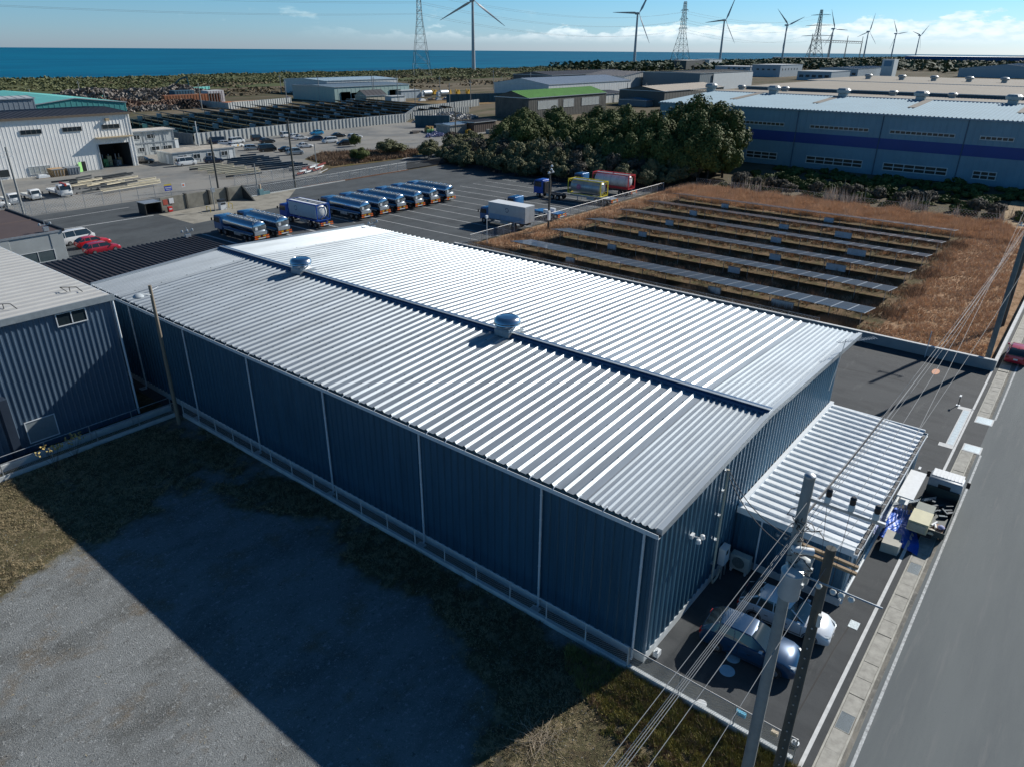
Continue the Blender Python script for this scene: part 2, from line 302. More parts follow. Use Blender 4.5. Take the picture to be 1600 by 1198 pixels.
sheet('sandy_track', [(117, -6.9), (121, 1.0), (150, 2), (170, -2), (170, -30), (117, -30)], 0.01, ground_mat('sand', [((0.36, 0.27, 0.17), 0, 0, 0, None), ((0.25, 0.18, 0.11), 0.5, 0.45, 0.6, None), ((0.42, 0.34, 0.24), 2, 0.5, 0.7, None)], 0.98, 0.6, 4, 0.1))
sheet('road', [(-60, -8.99), (260, -8.99), (260, -24), (-60, -24)], 0.0, ROADM)
sheet('road_shoulder', [(-60, -8.76), (260, -8.76), (260, -9.0), (-60, -9.0)], 0.002, ground_mat('gutter_dirt', [((0.24, 0.225, 0.19), 0, 0, 0, None), ((0.13, 0.13, 0.12), 1.2, 0.4, 0.6, (0.4, 3, 1)), ((0.3, 0.29, 0.26), 3.0, 0.5, 0.7, None)], 0.95, 0.3, 20, 0.2))
sheet('asphalt_strip', [(-60, -8.0), (260, -8.0), (260, -7.35), (-60, -7.35)], 0.002, ASPH_D)
sheet('entrance_asphalt', [(31.9, -9.02), (39.0, -9.02), (39.0, -7.68), (31.9, -7.68)], 0.005, ASPH_D)
sheet('brown_plot', [(196, 208), (262, 246), (282, 246), (300, 300), (250, 285), (200, 235)], 0.01, ground_mat('brownplot', [((0.25, 0.17, 0.09), 0, 0, 0, None), ((0.13, 0.11, 0.06), 0.1, 0.45, 0.6, None)], 0.98, 0.5, 1, 0.1))
sheet('solar_plant_ground', [(84, 204), (178, 204.5), (262, 246), (250, 300), (84, 300)], 0.012, ground_mat('plantground', [((0.075, 0.08, 0.06), 0, 0, 0, None), ((0.045, 0.05, 0.04), 0.1, 0.45, 0.6, None)], 0.98, 0.5, 1, 0.1))
# red-earth plot and pale court behind the far solar plant
sheet('orange_earth', [(172, 318), (205, 322), (232, 350), (185, 352)], 0.03, M('orange_earth', (0.42, 0.13, 0.03), 0.95, 0, 0.3, 0.1))
# white marking lines of the truck bays and the court
mk = MB()
def line(m, x0, y0, x1, y1, w=0.12, z=0.016):
    d = Vector((x1 - x0, y1 - y0, 0)).normalized() * (w / 2); n_ = Vector((-d.y, d.x, 0))
    m.quad((x0 - n_.x, y0 - n_.y, z), (x0 + n_.x, y0 + n_.y, z), (x1 + n_.x, y1 + n_.y, z), (x1 - n_.x, y1 - n_.y, z))
for k in range(-6, 14):
    x = 55.9 + 4.05 * k
    if k <= 5: line(mk, x, 57.5 if k >= 0 else 82.5, x, 94.0 if k < 0 else 92.8)
    if k > 5: line(mk, x, 58.5 + max(0, (x - 88) * 0.05), x, 92.8)
for x in (31.8, 35.9, 40.0, 43.9, 48.0): line(mk, x, 82.0, x, 93.4)
line(mk, 20, 121.9, 34, 122.3, 0.15); line(mk, 10, 113.4, 33.5, 112.6, 0.22)
for i in range(8): line(mk, 70 + i * 7, 122.0 + i * 0.25, 73.5 + i * 7, 122.1 + i * 0.25, 0.14)
line(mk, 60, 126.3, 78, 126.5, 0.15); line(mk, 108, 131, 148, 138.5, 0.3); line(mk, 80, 128.5, 85, 132, 0.3); line(mk, 84, 133, 88, 138, 0.3)
struct('bay_markings', mk, MARK)
mk = MB()
for (xa, ya, xb, yb) in ((33.8, 3.5, 33.0, -2.5), (33.0, -2.5, 32.2, -6.6), (41.6, 4.2, 42.2, -1.2), (42.2, -1.2, 41.4, -5.5), (62, 60, 62.5, 81), (88, 96, 89, 112), (20, 119.6, 60, 120.4), (-1, -6.6, 6.5, -6.75), (6.5, -6.75, 9.2, -6.9)): line(mk, xa, ya, xb, yb, .06, .0135)
struct('asphalt_seams', mk, M('seam_tar', (0.018, 0.019, 0.02), .8))
mk = MB(); line(mk, -60, -9.2, 32.0, -9.24, 0.13, 0.006); line(mk, 38.9, -9.24, 200, -9.3, 0.13, 0.006)
struct('road_markings', mk, MARKF)
mk = MB(); mk.box(-60, 32.0, -7.68, -7.52, -0.1, 0.05); mk.box(32.0, 39.8, -7.67, -7.53, -0.1, 0.024); mk.box(39.8, 49.9, -7.68, -7.52, -0.1, 0.05); struct('kerb', mk, M('kerb_concrete', (0.60, 0.61, 0.60), 0.9, 0, 0.15, 3, detail=8))
# covered roadside drain: concrete lids in a channel, gratings
DRN = M('drain_concrete', (0.37, 0.36, 0.32), 0.93, 0, 0.28, 2.2, detail=9, bump=0.2, bscale=30)
GRT = M('steel_grate', (0.20, 0.24, 0.27), 0.4, 0.7, 0.3, 30)
dr = MB()
for (a, b) in ((-40, 32.0), (38.9, 50.0), (50.2, 130)):
    dr.box(a, b, -8.06, -7.98, -0.1, 0.02); dr.box(a, b, -8.80, -8.72, -0.1, 0.02); dr.box(a, b, -8.72, -8.06, -0.15, -0.06)
struct('drain_channel', dr, M('drain_edge', (0.42, 0.41, 0.36), 0.93, 0, 0.25, 2.0, detail=9))
def grate(x0, x1, y0, y1, z, label, frame=0.05, n=16, along='x', cat='drain grate'):
    t = thing('drain_grate', ((x0 + x1) / 2, (y0 + y1) / 2, 0), label, cat)
    f = MB(); f.box(x0, x1, y0, y0 + frame, z - 0.06, z); f.box(x0, x1, y1 - frame, y1, z - 0.06, z); f.box(x0, x0 + frame, y0 + frame, y1 - frame, z - 0.06, z); f.box(x1 - frame, x1, y0 + frame, y1 - frame, z - 0.06, z)
    f.build('frame', DRN, t)
    b = MB()
    for i in range(n):
        if along == 'x':
            y = y0 + frame + (y1 - y0 - 2 * frame) * (i + 0.5) / n; b.box(x0 + frame, x1 - frame, y - 0.008, y + 0.008, z - 0.05, z - 0.004)
        else:
            x = x0 + frame + (x1 - x0 - 2 * frame) * (i + 0.5) / n; b.box(x - 0.008, x + 0.008, y0 + frame, y1 - frame, z - 0.05, z - 0.004)
    b.build('bars', GRT, t)
    k = MB(); k.box(x0 + frame, x1 - frame, y0 + frame, y1 - frame, z - 0.09, z - 0.06); k.build('pit', M('pit_dark', (0.03, 0.035, 0.04), 0.9), t)
    return t
lidx = []
lid0 = None
for (sa, sb, w) in ((-9.0, 2.0, 1.18), (3.1, 14.9, 1.18), (16.0, 32.0, 1.18), (38.9, 50.0, 1.0), (50.2, 118, 1.0)):
    nn_ = round((sb - sa) / w); w2 = (sb - sa) / nn_
    for i in range(nn_):
        x = sa + i * w2
        if lid0 is None:
            m = MB(); m.box(0.012, w2 - 0.012, -8.71, -8.07, -0.055, 0.012); lid0 = o = m.build('concrete_slab', DRN); w0 = w2; lid0.location = (x, 0, 0)
            tag(lid0, 'weathered concrete slab in the row of drain slabs beside the road', 'concrete slab', 'concrete slabs over the roadside drain')
        else:
            o = lid0.copy(); COL.objects.link(o); o.location = (x, random.uniform(-0.006, 0.006), random.uniform(-0.006, 0.004)); o.rotation_euler = (0, random.uniform(-0.003, 0.003), random.uniform(-0.005, 0.005)); o.scale = (w2 / w0, 1, 1)
grate(2.0, 3.1, -8.70, -8.08, 0.014, 'steel bar grating set among the roadside drain lids nearest the camera', 0.03, 16, 'x')
grate(14.9, 16.0, -8.70, -8.08, 0.014, 'steel bar grating in the roadside drain beside the shadow of the loaded small truck', 0.03, 16, 'x')
# the entrance: flat lids, slot drain, lighter steel plates
PLT = M('galvanised_plate', (0.46, 0.52, 0.54), 0.35, 0.6, 0.2, 12)
def plate(x0, x1, y0, y1, label):
    t = thing('drain_cover', ((x0 + x1) / 2, (y0 + y1) / 2, 0), label, 'drain cover')
    f = MB(); f.box(x0, x1, y0, y1, -0.05, 0.016); f.build('frame', M('kerb_concrete', (0.6, 0.61, 0.6)), t)
    b = MB(); b.box(x0 + 0.12, x1 - 0.12, y0 + 0.1, y1 - 0.1, 0.0, 0.024); b.build('plate', PLT, t); return t
plate(32.02, 33.3, -9.2, -8.0, 'bordered steel drain cover at the near side of the court entrance')
plate(37.5, 38.88, -9.2, -8.0, 'bordered steel drain cover at the far side of the court entrance')
t = thing('slot_drain', (31, -7.2, 0), 'long pale slot drain with square ends set across the entrance of the court', 'drain')
m = MB(); m.box(32.3, 39.3, -7.5, -6.95, -0.05, 0.018); m.box(31.7, 32.3, -7.5, -6.55, -0.05, 0.018); m.box(39.3, 39.9, -7.5, -6.55, -0.05, 0.018); m.build('frame', M('kerb_concrete', (0.6, 0.61, 0.6)), t)
m = MB()
for i in range(14): m.box(32.32 + i * 0.5, 32.78 + i * 0.5, -7.42, -7.03, 0.0, 0.025)
m.build('grating', PLT, t)
# ------------------------------------------------------------------ materials of the buildings
NAVY = M('navy_cladding', (0.055, 0.145, 0.225), 0.38, 0.35, 0.16, 1.4, spec=0.5, detail=8, stretch=(1, 1, .12))
GALV = M('galvalume_roof', (0.385, 0.43, 0.46), 0.52, 0.65, 0.20, 0.55, detail=10, bump=0.06, bscale=3, stretch=(.25, 1, 1))
GALVL = M('pale_roof_band', (0.40, 0.445, 0.475), 0.50, 0.60, 0.14, 0.6, detail=10, stretch=(.25, 1, 1))
WROOF = M('white_roof', (0.72, 0.76, 0.78), 0.45, 0.0, 0.07, 0.7)
TRIMB = M('blue_trim', (0.03, 0.09, 0.19), 0.45, 0.2, 0.1, 2)
WHITE = M('white_paint', (0.66, 0.69, 0.70), 0.5, 0, 0.08, 3)
PIPE = M('white_pipe', (0.62, 0.68, 0.72), 0.45, 0, 0.08, 2)
FOUND = M('foundation_concrete', (0.55, 0.59, 0.60), 0.9, 0, 0.15, 1.5, detail=8)
STEEL = M('stainless_steel', (0.62, 0.64, 0.66), 0.2, 1.0, 0.1, 1.5)
GSTEEL = M('galvanised_steel', (0.45, 0.48, 0.50), 0.45, 0.7, 0.15, 6)
DARKM = M('dark_metal', (0.03, 0.035, 0.04), 0.5, 0.3, 0.2, 4)
BLACKP = M('black_plastic', (0.018, 0.018, 0.02), 0.5, 0, 0.2, 8)
GLASS = glassy()
CREAM = M('cream_paint', (0.55, 0.52, 0.42), 0.6, 0, 0.1, 3)

def ribwall(m, a, b, z0, z1, pitch, depth, rib=0.3, top=None):
    """ribbed metal sheet from a to b (x, y), ribs stand out to the right of the direction a->b; top(t) gives the top edge height"""
    a = Vector(a); b = Vector(b); L = (b - a).length; d = (b - a) / L; nrm = Vector((d.y, -d.x)); n = max(1, round(L / pitch)); p = L / n
    pts = []
    for i in range(n):
        s = i * p; w = p * rib
        pts += [(s, 0), (s + p - w - depth * .6 - .01, 0), (s + p - w, depth), (s + p - depth * .6, depth)]
    pts.append((L, 0)); lo = []; hi = []
    for s, o in pts:
        q = a + d * s + nrm * o; zt = z1 if top is None else top(s)
        lo.append((q.x, q.y, z0)); hi.append((q.x, q.y, zt))
    k = len(pts); m.add(lo + hi, [(i, i + 1, k + i + 1, k + i) for i in range(k - 1)]); return m
def ribroof(m, x0, z0, x1, z1, y0, y1, pitch, h, flat=0.14, slope=0.16, axis='x', th=0.0):
    """folded-plate roof: ribs run from x0 to x1 (axis 'x') and repeat along y (or the other way round)"""
    n = max(1, round((y1 - y0) / pitch)); p = (y1 - y0) / n; pts = []
    for i in range(n):
        s = y0 + i * p; pts += [(s, 0), (s + p - 2 * slope - flat, 0), (s + p - slope - flat, h), (s + p - slope, h)]
    pts.append((y1, 0)); A = []; B = []
    for s, o in pts:
        if axis == 'x': A.append((x0, s, z0 + o)); B.append((x1, s, z1 + o))
        else: A.append((s, x0, z0 + o)); B.append((s, x1, z1 + o))
    k = len(pts); m.add(A + B, [(i, i + 1, k + i + 1, k + i) for i in range(k - 1)]); return m

# ------------------------------------------------------------------ the navy warehouse in the middle
XE, XR, XW, XO = -0.30, 11.85, 25.3, 29.35     # left eave, ridge, right wall, right roof edge
ZE, ZR, ZO = 7.72, 8.48, 7.70
Y0, Y1 = -0.34, 53.2
wh = thing('warehouse', (0, 0, 0), 'large navy ribbed metal warehouse with a silver folded-plate roof, in the middle of the photo', 'warehouse')
def zroof(x): return ZE + (ZR - ZE) * (x - XE) / (XR - XE) if x < XR else ZR + (ZO - ZR) * (x - XR) / (XO - XR)
m = MB()
ribwall(m, (0, 53.0), (0, 0), 0.5, ZE - 0.05, 0.50, 0.08, 0.34)
ribwall(m, (0, 0), (XW, 0), 0.5, 0, 0.50, 0.06, 0.30, top=lambda s: zroof(s) - 0.03)
ribwall(m, (XW, 0), (XW, 53.0), 0.5, zroof(XW) - 0.03, 0.50, 0.06, 0.3)
ribwall(m, (XW, 53.0), (0, 53.0), 0.5, 0, 0.50, 0.06, 0.3, top=lambda s: zroof(XW - s) - 0.03)
m.build('wall', NAVY, wh)
m = MB(); m.box(-0.05, XW + 0.05, -0.06, 53.05, -0.1, 0.5); m.build('foundation', FOUND, wh)
m = MB(); m.box(-0.075, 0.045, -0.085, 0.035, 0.5, ZE - 0.06); m.build('corner_trim', M('navy_trim', (0.16, 0.24, 0.32), 0.4, 0.4), wh); m = MB(); m.box(XW - 0.04, XW + 0.08, -0.085, 0.035, 0.5, zroof(XW) - 0.06); m.build('corner_trim', M('navy_trim', (0.16, 0.24, 0.32)), wh)
def roofpart(nm, y0, y1, pitch, h, mat, fl, sl):
    a = MB(); ribroof(a, XE, ZE, XR, ZR - 0.03, y0, y1, pitch, h, fl, sl); ribroof(a, XR, ZR, XO, ZO, y0, y1, pitch, h, fl, sl)
    return a.build(nm, mat, wh)
roofpart('roof', 3.45, 48.4, 0.68, 0.10, GALV, 0.05, 0.12)
roofpart('roof_band', Y0 + 0.1, 3.42, 0.34, 0.08, GALVL, 0.05, 0.07)
roofpart('roof_band', 48.43, Y1, 0.34, 0.07, GALVL, 0.05, 0.07)
m = MB()   # underside of the sheets
m.add([(XE + .05, Y0 + .12, ZE - 0.02), (XR, Y0 + .12, ZR - 0.05), (XO - .05, Y0 + .12, ZO - 0.02), (XO - .05, Y1 - .02, ZO - 0.02), (XR, Y1 - .02, ZR - 0.05), (XE + .05, Y1 - .02, ZE - 0.02)], [(0, 1, 4, 5), (1, 2, 3, 4)]); m.build('roof_lining', GSTEEL, wh)
m = MB()
for s in (0, 1):   # verge flashing at both gables
    ya, yb = (Y0 - 0.02, Y0 + 0.24) if s == 0 else (Y1 - 0.2, Y1 + 0.04)
    m = MB(); m.ext([(XE, ZE - 0.16), (XR, ZR - 0.19), (XO, ZO - 0.16), (XO, ZO + 0.16), (XR, ZR + 0.15), (XE, ZE + 0.16)], 'y', ya, yb); m.build('verge_trim', GALVL, wh)
m = MB(); m.box(XO - 0.02, XO + 0.06, Y0 + .25, Y1 - .2, ZO - 0.2, ZO - 0.01); m.build('fascia', GSTEEL, wh)
m = MB()   # ridge flashing with toothed closers
m.ext([(XR - 0.30, ZR + 0.10), (XR - 0.30, ZR + 0.15), (XR - 0.02, ZR + 0.24), (XR + 0.10, ZR + 0.24), (XR + 0.32, ZR + 0.19), (XR + 0.32, ZR + 0.12)], 'y', Y0 + 0.1, Y1)
m.box(XR - 0.34, XR - 0.30, Y0 + .3, Y1, ZR - 0.06, ZR + 0.148)
m.build('ridge_flashing', TRIMB, wh)
m = MB(); m.box(XR - 0.22, XR - 0.02, Y0 + .1, Y1, ZR + 0.225, ZR + 0.262); m.build('ridge_cap', GALV, wh)
gt = MB()   # eaves gutter with straps
gt.ext([(XE - 0.02, ZE - 0.22), (XE - 0.26, ZE - 0.22), (XE - 0.29, ZE + 0.02), (XE - 0.26, ZE + 0.02), (XE - 0.235, ZE - 0.19), (XE - 0.05, ZE - 0.19)], 'y', Y0, Y1)
gt = gt.build('gutter', PIPE, wh)
m = MB(); m.box(XE - 0.235, XE - 0.04, Y0 + .02, Y1 - .02, ZE - 0.185, ZE - 0.12); m.build('gutter_shade', BLACKP, gt)  # black strip stands in for the shade inside the gutter
for i in range(39):
    y = 1.0 + i * 1.36; m = MB(); m.tube([(XE - 0.28, y, ZE + 0.03), (XE - 0.18, y, ZE + 0.09), (XE - 0.02, y, ZE + 0.12), (XE + 0.08, y, ZE + 0.10)], 0.022, 5); m.build('gutter_strap', PIPE, gt)
for y in (0.5, 6.0, 14.25, 22.5, 30.6, 38.8, 47.1):
    m = MB(); m.cyl((-0.17, y, 0.12), (-0.17, y, ZE - 0.45), 0.062, n=10); m.tube([(-0.17, y, ZE - .45), (XE - 0.14, y, ZE - 0.2)], 0.06, 8); m.tube([(-0.17, y, 0.14), (-0.28, y, 0.04)], 0.06, 8)
    for z in (1.2, 2.6, 4.0, 5.4, 6.8): m.cyl((-0.17, y, z), (-0.17, y, z + 0.05), 0.075, n=10)
    m.build('downpipe', PIPE, wh, smooth=True)
for y in (6.0, 14.25, 22.5, 30.6, 38.8, 47.1):
    t = thing('gully', (-0.5, y, 0), 'square concrete gully lid below the downpipe at the long warehouse wall', 'gully', 'gullies below the downpipes')
    m = MB(); m.box(-0.72, -0.24, y - .24, y + .24, -0.05, 0.05); m.build('rim', FOUND, t)
    m = MB(); m.box(-0.66, -0.30, y - .18, y + .18, -0.05, 0.065); m.build('lid', GSTEEL, t)
m = MB()
for i in range(66):
    yb_ = 3.45 + (i + 1) * 44.95 / 66 - 0.145
    for k_ in range(13):
        xb_ = 1.1 + k_ * 2.25
        if abs(xb_ - XR) > .5: m.box(xb_ - .045, xb_ + .045, yb_ - .022, yb_ + .022, zroof(xb_) + .085, zroof(xb_) + .128)
bo_ = m.build('bolts', M('bolt_dark', (0.10, 0.12, 0.14), .5, .5), wh); bo_['kind'] = 'stuff'
# roof ventilators on the ridge
def ventilator(y, label):
    t = thing('roof_ventilator', (XR, y, ZR + 0.1), label, 'ventilator', 'round roof ventilators of the navy warehouse')
    m = MB(); m.box(-0.62, 0.62, -0.62, 0.62, -0.12, 0.28); m.add([(-0.62, -0.62, .28), (.62, -.62, .28), (.62, .62, .28), (-.62, .62, .28), (-.5, -.5, .42), (.5, -.5, .42), (.5, .5, .42), (-.5, .5, .42)], [(0, 1, 5, 4), (1, 2, 6, 5), (2, 3, 7, 6), (3, 0, 4, 7), (4, 5, 6, 7)]); m.build('base', GSTEEL, t, local=True)
    m = MB(); m.rev((0, 0, 0), [(0.50, 0.40), (0.50, 0.58), (0.88, 0.62), (0.92, 0.70), (0.90, 0.76)], 28); m.build('collar', STEEL, t, smooth=True, local=True)
    m = MB(); m.rev((0, 0, 0), [(0.90, 0.80), (0.93, 0.84), (0.86, 1.02), (0.72, 1.13), (0.60, 1.17), (0.58, 1.14), (0.30, 1.17), (0.02, 1.18)], 28); m.build('hood', STEEL, t, smooth=True, local=True)
    m = MB(); m.rev((0, 0, 0), [(0.80, 0.70), (0.80, 0.83)], 24); m.build('louvre', DARKM, t, local=True)
    m = MB(); m.add([(.62, -.55, -.1), (1.25, -.55, -.05), (1.25, .75, -.05), (.62, .75, -.1), (.62, -.55, .22), (1.25, -.55, -.02), (1.25, .75, -.02), (.62, .75, .22)], [(0, 1, 5, 4), (1, 2, 6, 5), (2, 3, 7, 6), (3, 0, 4, 7), (4, 5, 6, 7)]); m.build('flashing', GALVL, t, local=True)
    return t
ventilator(17.9, 'round steel ventilator on the warehouse ridge, the one nearer the road')
ventilator(40.6, 'round steel ventilator on the warehouse ridge, the one nearer the tank trucks')
# aerial on the gable
an = thing('tv_antenna', (23.0, -0.1, 7.2), 'comb shaped television aerial on a mast at the right gable corner of the warehouse', 'antenna')
m = MB(); m.tube([(24.2, -0.12, 5.2), (24.2, -0.35, 7.2), (24.2, -0.5, 9.0)], 0.025, 6); m.build('mast', GSTEEL, an)
m = MB(); m.cyl((23.2, -0.3, 9.0), (25.6, -1.9, 9.0), 0.02, n=5); m.build('boom', GSTEEL, an)
for i in range(15):
    u = i / 14; px, py = 23.2 + 2.4 * u, -0.3 - 1.6 * u; m = MB(); m.cyl((px - .12, py - .18, 9.03), (px + .12, py + .18, 9.03), 0.014, n=4); m.build('element', GSTEEL, an)
# ------------------------------------------------------------------ low annex in front
ax = thing('annex', (17.5, -3, 0), 'low navy annex with a white folded-plate roof against the warehouse gable', 'annex')
AX0, AX1, AY0 = 9.7, 25.6, -5.95
m = MB(); ribwall(m, (AX0, -0.1), (AX0, AY0), 0.45, 3.42, 0.34, 0.04, 0.3); ribwall(m, (AX0, AY0), (AX1, AY0), 0.45, 3.35, 0.34, 0.04, 0.3); ribwall(m, (AX1, AY0), (AX1, -0.1), 0.45, 3.4, 0.34, 0.04, 0.3)
m.build('wall', NAVY, ax)
m = MB(); m.box(AX0 - .05, AX1 + .05, AY0 - .05, -0.07, -0.1, 0.45); m.build('foundation', FOUND, ax)
m = MB(); ribroof(m, AY0 - 0.12, 3.42, -0.02, 3.62, AX0 + 0.1, AX1 + 0.0, 0.68, 0.11, 0.27, 0.06, axis='y'); m.build('roof', WROOF, ax)
m = MB(); m.add([(AX0, AY0, 3.40), (AX1, AY0, 3.40), (AX1, -.07, 3.6), (AX0, -.07, 3.6)], [(0, 1, 2, 3)]); m.build('roof_lining', GSTEEL, ax)
m = MB(); m.box(AX0 - 0.12, AX0 + 0.12, AY0 - 0.16, -0.07, 3.28, 3.66); m.box(AX0 + .12, AX1 + 0.05, -0.30, -0.065, 3.62, 3.86); m.build('flashing', WROOF, ax)
m = MB(); m.box(AX1 - .02, AX1 + 0.1, AY0 - .16, -0.07, 3.26, 3.64); m.build('verge', PIPE, ax)
m = MB(); m.box(AX0 - .1, AX1 + .1, AY0 - 0.36, AY0 - 0.33, 3.24, 3.43); m.box(AX0 - .1, AX1 + .1, AY0 - .33, AY0 - .13, 3.24, 3.27); m.box(AX0 - .1, AX0 - .07, AY0 - .33, AY0 - .13, 3.27, 3.43); m.box(AX1 + .07, AX1 + .1, AY0 - .33, AY0 - .13, 3.27, 3.43); g_ = m.build('gutter', PIPE, ax)
m = MB(); m.box(AX0, AX1, AY0 - .325, AY0 - .14, 3.271, 3.30); m.build('annex_gutter_shade', BLACKP, g_)  # dark fill painted in for shade along the annex gutter
for i in range(16):
    m = MB(); m.box(AX0 + .5 + i, AX0 + .54 + i, AY0 - .37, AY0 - .1, 3.435, 3.45); m.build('gutter_strap', PIPE, g_)
for (px, py) in ((AX0 - 0.1, -1.5), (AX0 + 0.15, AY0 - 0.12), (AX1 - .2, AY0 - .12)):
    m = MB(); m.cyl((px, py, 0.1), (px, py, 3.3), 0.05, n=8); m.build('downpipe', PIPE, ax, smooth=True)
m = MB(); m.box(AX0 + 0.06, AX1, AY0 - .12, AY0 - .045, 0.15, 0.28); m.build('skirt', WHITE, ax)
for i in range(4):
    m = MB(); m.rev((AX0 - .08, -2.4 - i * .42, 2.75), [(0.02, 0.0), (.11, .02), (.13, .1), (.11, .18), (.02, .2)], 10); m.build('vent_cap', GSTEEL, ax, smooth=True)
for i, xw in enumerate((12.5, 16.0, 20.2)):
    f = MB(); f.box(xw - .9, xw + .9, AY0 - .075, AY0 - .05, 1.2, 2.4); f = f.build('window_frame', WHITE, ax)
    m = MB(); m.box(xw - .82, xw - .03, AY0 - .082, AY0 - .074, 1.28, 2.32); m.box(xw + .03, xw + .82, AY0 - .082, AY0 - .074, 1.28, 2.32); m.build('pane', GLASS, f)
m = MB(); m.box(18.0, 21.6, AY0 - 1.25, AY0 - 0.38, 2.62, 2.70); m.build('door_canopy', WHITE, ax)
m = MB(); m.box(22.6, 23.6, AY0 - .09, AY0 - .05, 0.5, 2.5); m.build('door', GSTEEL, ax)
# floodlight, conduits, meter cabinet, outdoor units on the gable
fl = thing('floodlight', (3.6, -0.1, 5.2), 'small twin white floodlight fixed on the sunlit gable wall', 'floodlight')
m = MB(); m.box(3.45, 3.75, -0.2, -0.06, 5.1, 5.3); m.tube([(3.6, -.2, 5.2), (3.6, -.5, 5.25)], 0.03); m.build('bracket', WHITE, fl)
for dx in (-.22, .22):
    m = MB(); m.rev((3.6 + dx, -0.55, 5.1), [(0.02, 0.24), (0.10, 0.2), (0.13, 0.03), (0.11, 0.0)], 12); m.build('lamp_head', WHITE, fl, smooth=True)
cp = thing('conduit', (6.6, -0.15, 0), 'cream service conduit rising up the gable wall beside the outdoor units', 'conduit')
m = MB(); m.tube([(8.0, -0.22, 0.5), (7.6, -0.22, 0.12), (7.1, -0.22, 0.12), (6.9, -0.22, 0.5), (6.9, -0.22, 7.3)], 0.06, 8); m.build('pipe', CREAM, cp, smooth=True)
for z in (1.5, 3, 4.5, 6, 7.2):
    m = MB(); m.box(6.78, 7.02, -0.2, -0.06, z, z + .06); m.build('clamp', GSTEEL, cp)
mc = thing('meter_cabinet', (8.0, -0.25, 0.9), 'grey meter cabinet on legs beside the gable wall', 'cabinet')
m = MB(); m.box(7.7, 8.35, -0.46, -0.1, 0.95, 2.0); m.build('case', WHITE, mc)
m = MB(); m.box(7.86, 8.1, -0.475, -0.455, 1.6, 1.85); m.build('window', BLACKP, mc)
for px in (7.78, 8.27):
    m = MB(); m.box(px - .03, px + .03, -.4, -.34, 0, .95); m.build('leg', GSTEEL, mc)
ac = thing('air_conditioner', (8.75, -0.9, 0.15), 'pale outdoor air conditioning unit facing the parked cars', 'air conditioner')
m = MB(); m.box(8.85, 9.25, -1.45, -0.4, 0.2, 1.15); m.build('case', M('ac_beige', (0.42, 0.45, 0.42), 0.6), ac)
m = MB(); m.cyl((8.85, -0.85, 0.68), (8.83, -0.85, 0.68), 0.34, n=20); fn = m.build('fan_grille', M('ac_dark', (0.10, 0.13, 0.13), 0.6), ac)
m = MB()
for i in range(9): m.box(8.818, 8.828, -0.85 - .3, -0.85 + .3, 0.42 + i * .065, 0.43 + i * .065)
m.build('slat', GSTEEL, fn)
for py in (-1.3, -.5):
    m = MB(); m.box(8.82, 9.3, py - .05, py + .05, 0.0, 0.2); m.build('foot', FOUND, ac)
t = thing('faucet_box', (0.75, -0.35, 0), 'little white fixture box on the ground at the near corner of the warehouse', 'box')
m = MB(); m.box(0.6, 0.95, -0.45, -0.2, 0, 0.32); m.build('case', WHITE, t); m = MB(); m.cyl((0.68, -.34, .3), (0.68, -.34, .42), 0.06); m.build('knob', GSTEEL, t)

# ------------------------------------------------------------------ low wall with chain-link fence along the left side
WIRE = M('fence_wire', (0.60, 0.64, 0.66), 0.5, 0.5, 0.1, 5)
BLOCK = M('kerb_block', (0.52, 0.55, 0.55), 0.93, 0, 0.2, 1.2, detail=9)
def chain(m, a, b, z0, z1, step=0.14, w=0.007):
    """chain-link as crossed thin strips in the vertical plane a-b"""
    a = Vector((a[0], a[1], 0)); b = Vector((b[0], b[1], 0)); L = (b - a).length; d = (b - a) / L; h = z1 - z0; n = int((L + h) / step)
    for i in range(n):
        for sgn in (1, -1):
            s0 = -h + i * step; s1 = s0 + h; za, zb = (z0, z1) if sgn > 0 else (z1, z0)
            if s0 < 0: za += (zb - za) * (-s0 / h); s0 = 0
            if s1 > L:
                f = (s1 - L) / (s1 - s0 + 1e-9); zb -= (zb - za) * f; s1 = L
            if s1 <= s0: continue
            p = a + d * s0; q = a + d * s1
            m.quad((p.x, p.y, za - w), (p.x, p.y, za + w), (q.x, q.y, zb + w), (q.x, q.y, zb - w))
def fence(name, label, a, b, z0, z1, post, mat, gw=0.04, cat='fence', step=0.14, w=0.007, mid=False, base=None, r=0.028, rail=0.02, mesh=True):
    t = thing(name, (a[0], a[1], 0), label, cat)
    A = Vector((a[0], a[1], 0)); B = Vector((b[0], b[1], 0)); L = (B - A).length; d = (B - A) / L; n = max(1, round(L / post))
    for i in range(n + 1):
        p = A + d * (L * i / n); m = MB(); m.cyl((p.x, p.y, 0), (p.x, p.y, z1 + 0.03), r, n=6); m.build('post', mat, t)
    m = MB(); m.cyl((A.x, A.y, z1), (B.x, B.y, z1), rail, n=6); m.build('top_rail', mat, t)
    if mid: m = MB(); m.cyl((A.x, A.y, z0 + .05), (B.x, B.y, z0 + .05), rail * .8, n=5); m.build('bottom_rail', mat, t)
    if mesh: m = MB(); chain(m, a, b, z0, z1, step, w); m.build('chain_link', WIRE, t)
    if base:
        m = MB(); nn = Vector((-d.y, d.x, 0)) * base[0]; m.prism([(A.x - nn.x, A.y - nn.y), (B.x - nn.x, B.y - nn.y), (B.x + nn.x, B.y + nn.y), (A.x + nn.x, A.y + nn.y)], -0.1, base[1]); m.build('base_wall', BLOCK, t)
    return t
fence('chainlink_fence', 'chain-link fence on a low concrete kerb running beside the long shaded warehouse wall', (-0.86, 39.8), (-0.86, 0.35), 0.32, 1.35, 2.3, M('fence_pale', (0.62, 0.66, 0.68), .5, .2), step=0.13, w=0.007, r=.034, rail=.026, base=(0.09, 0.30))
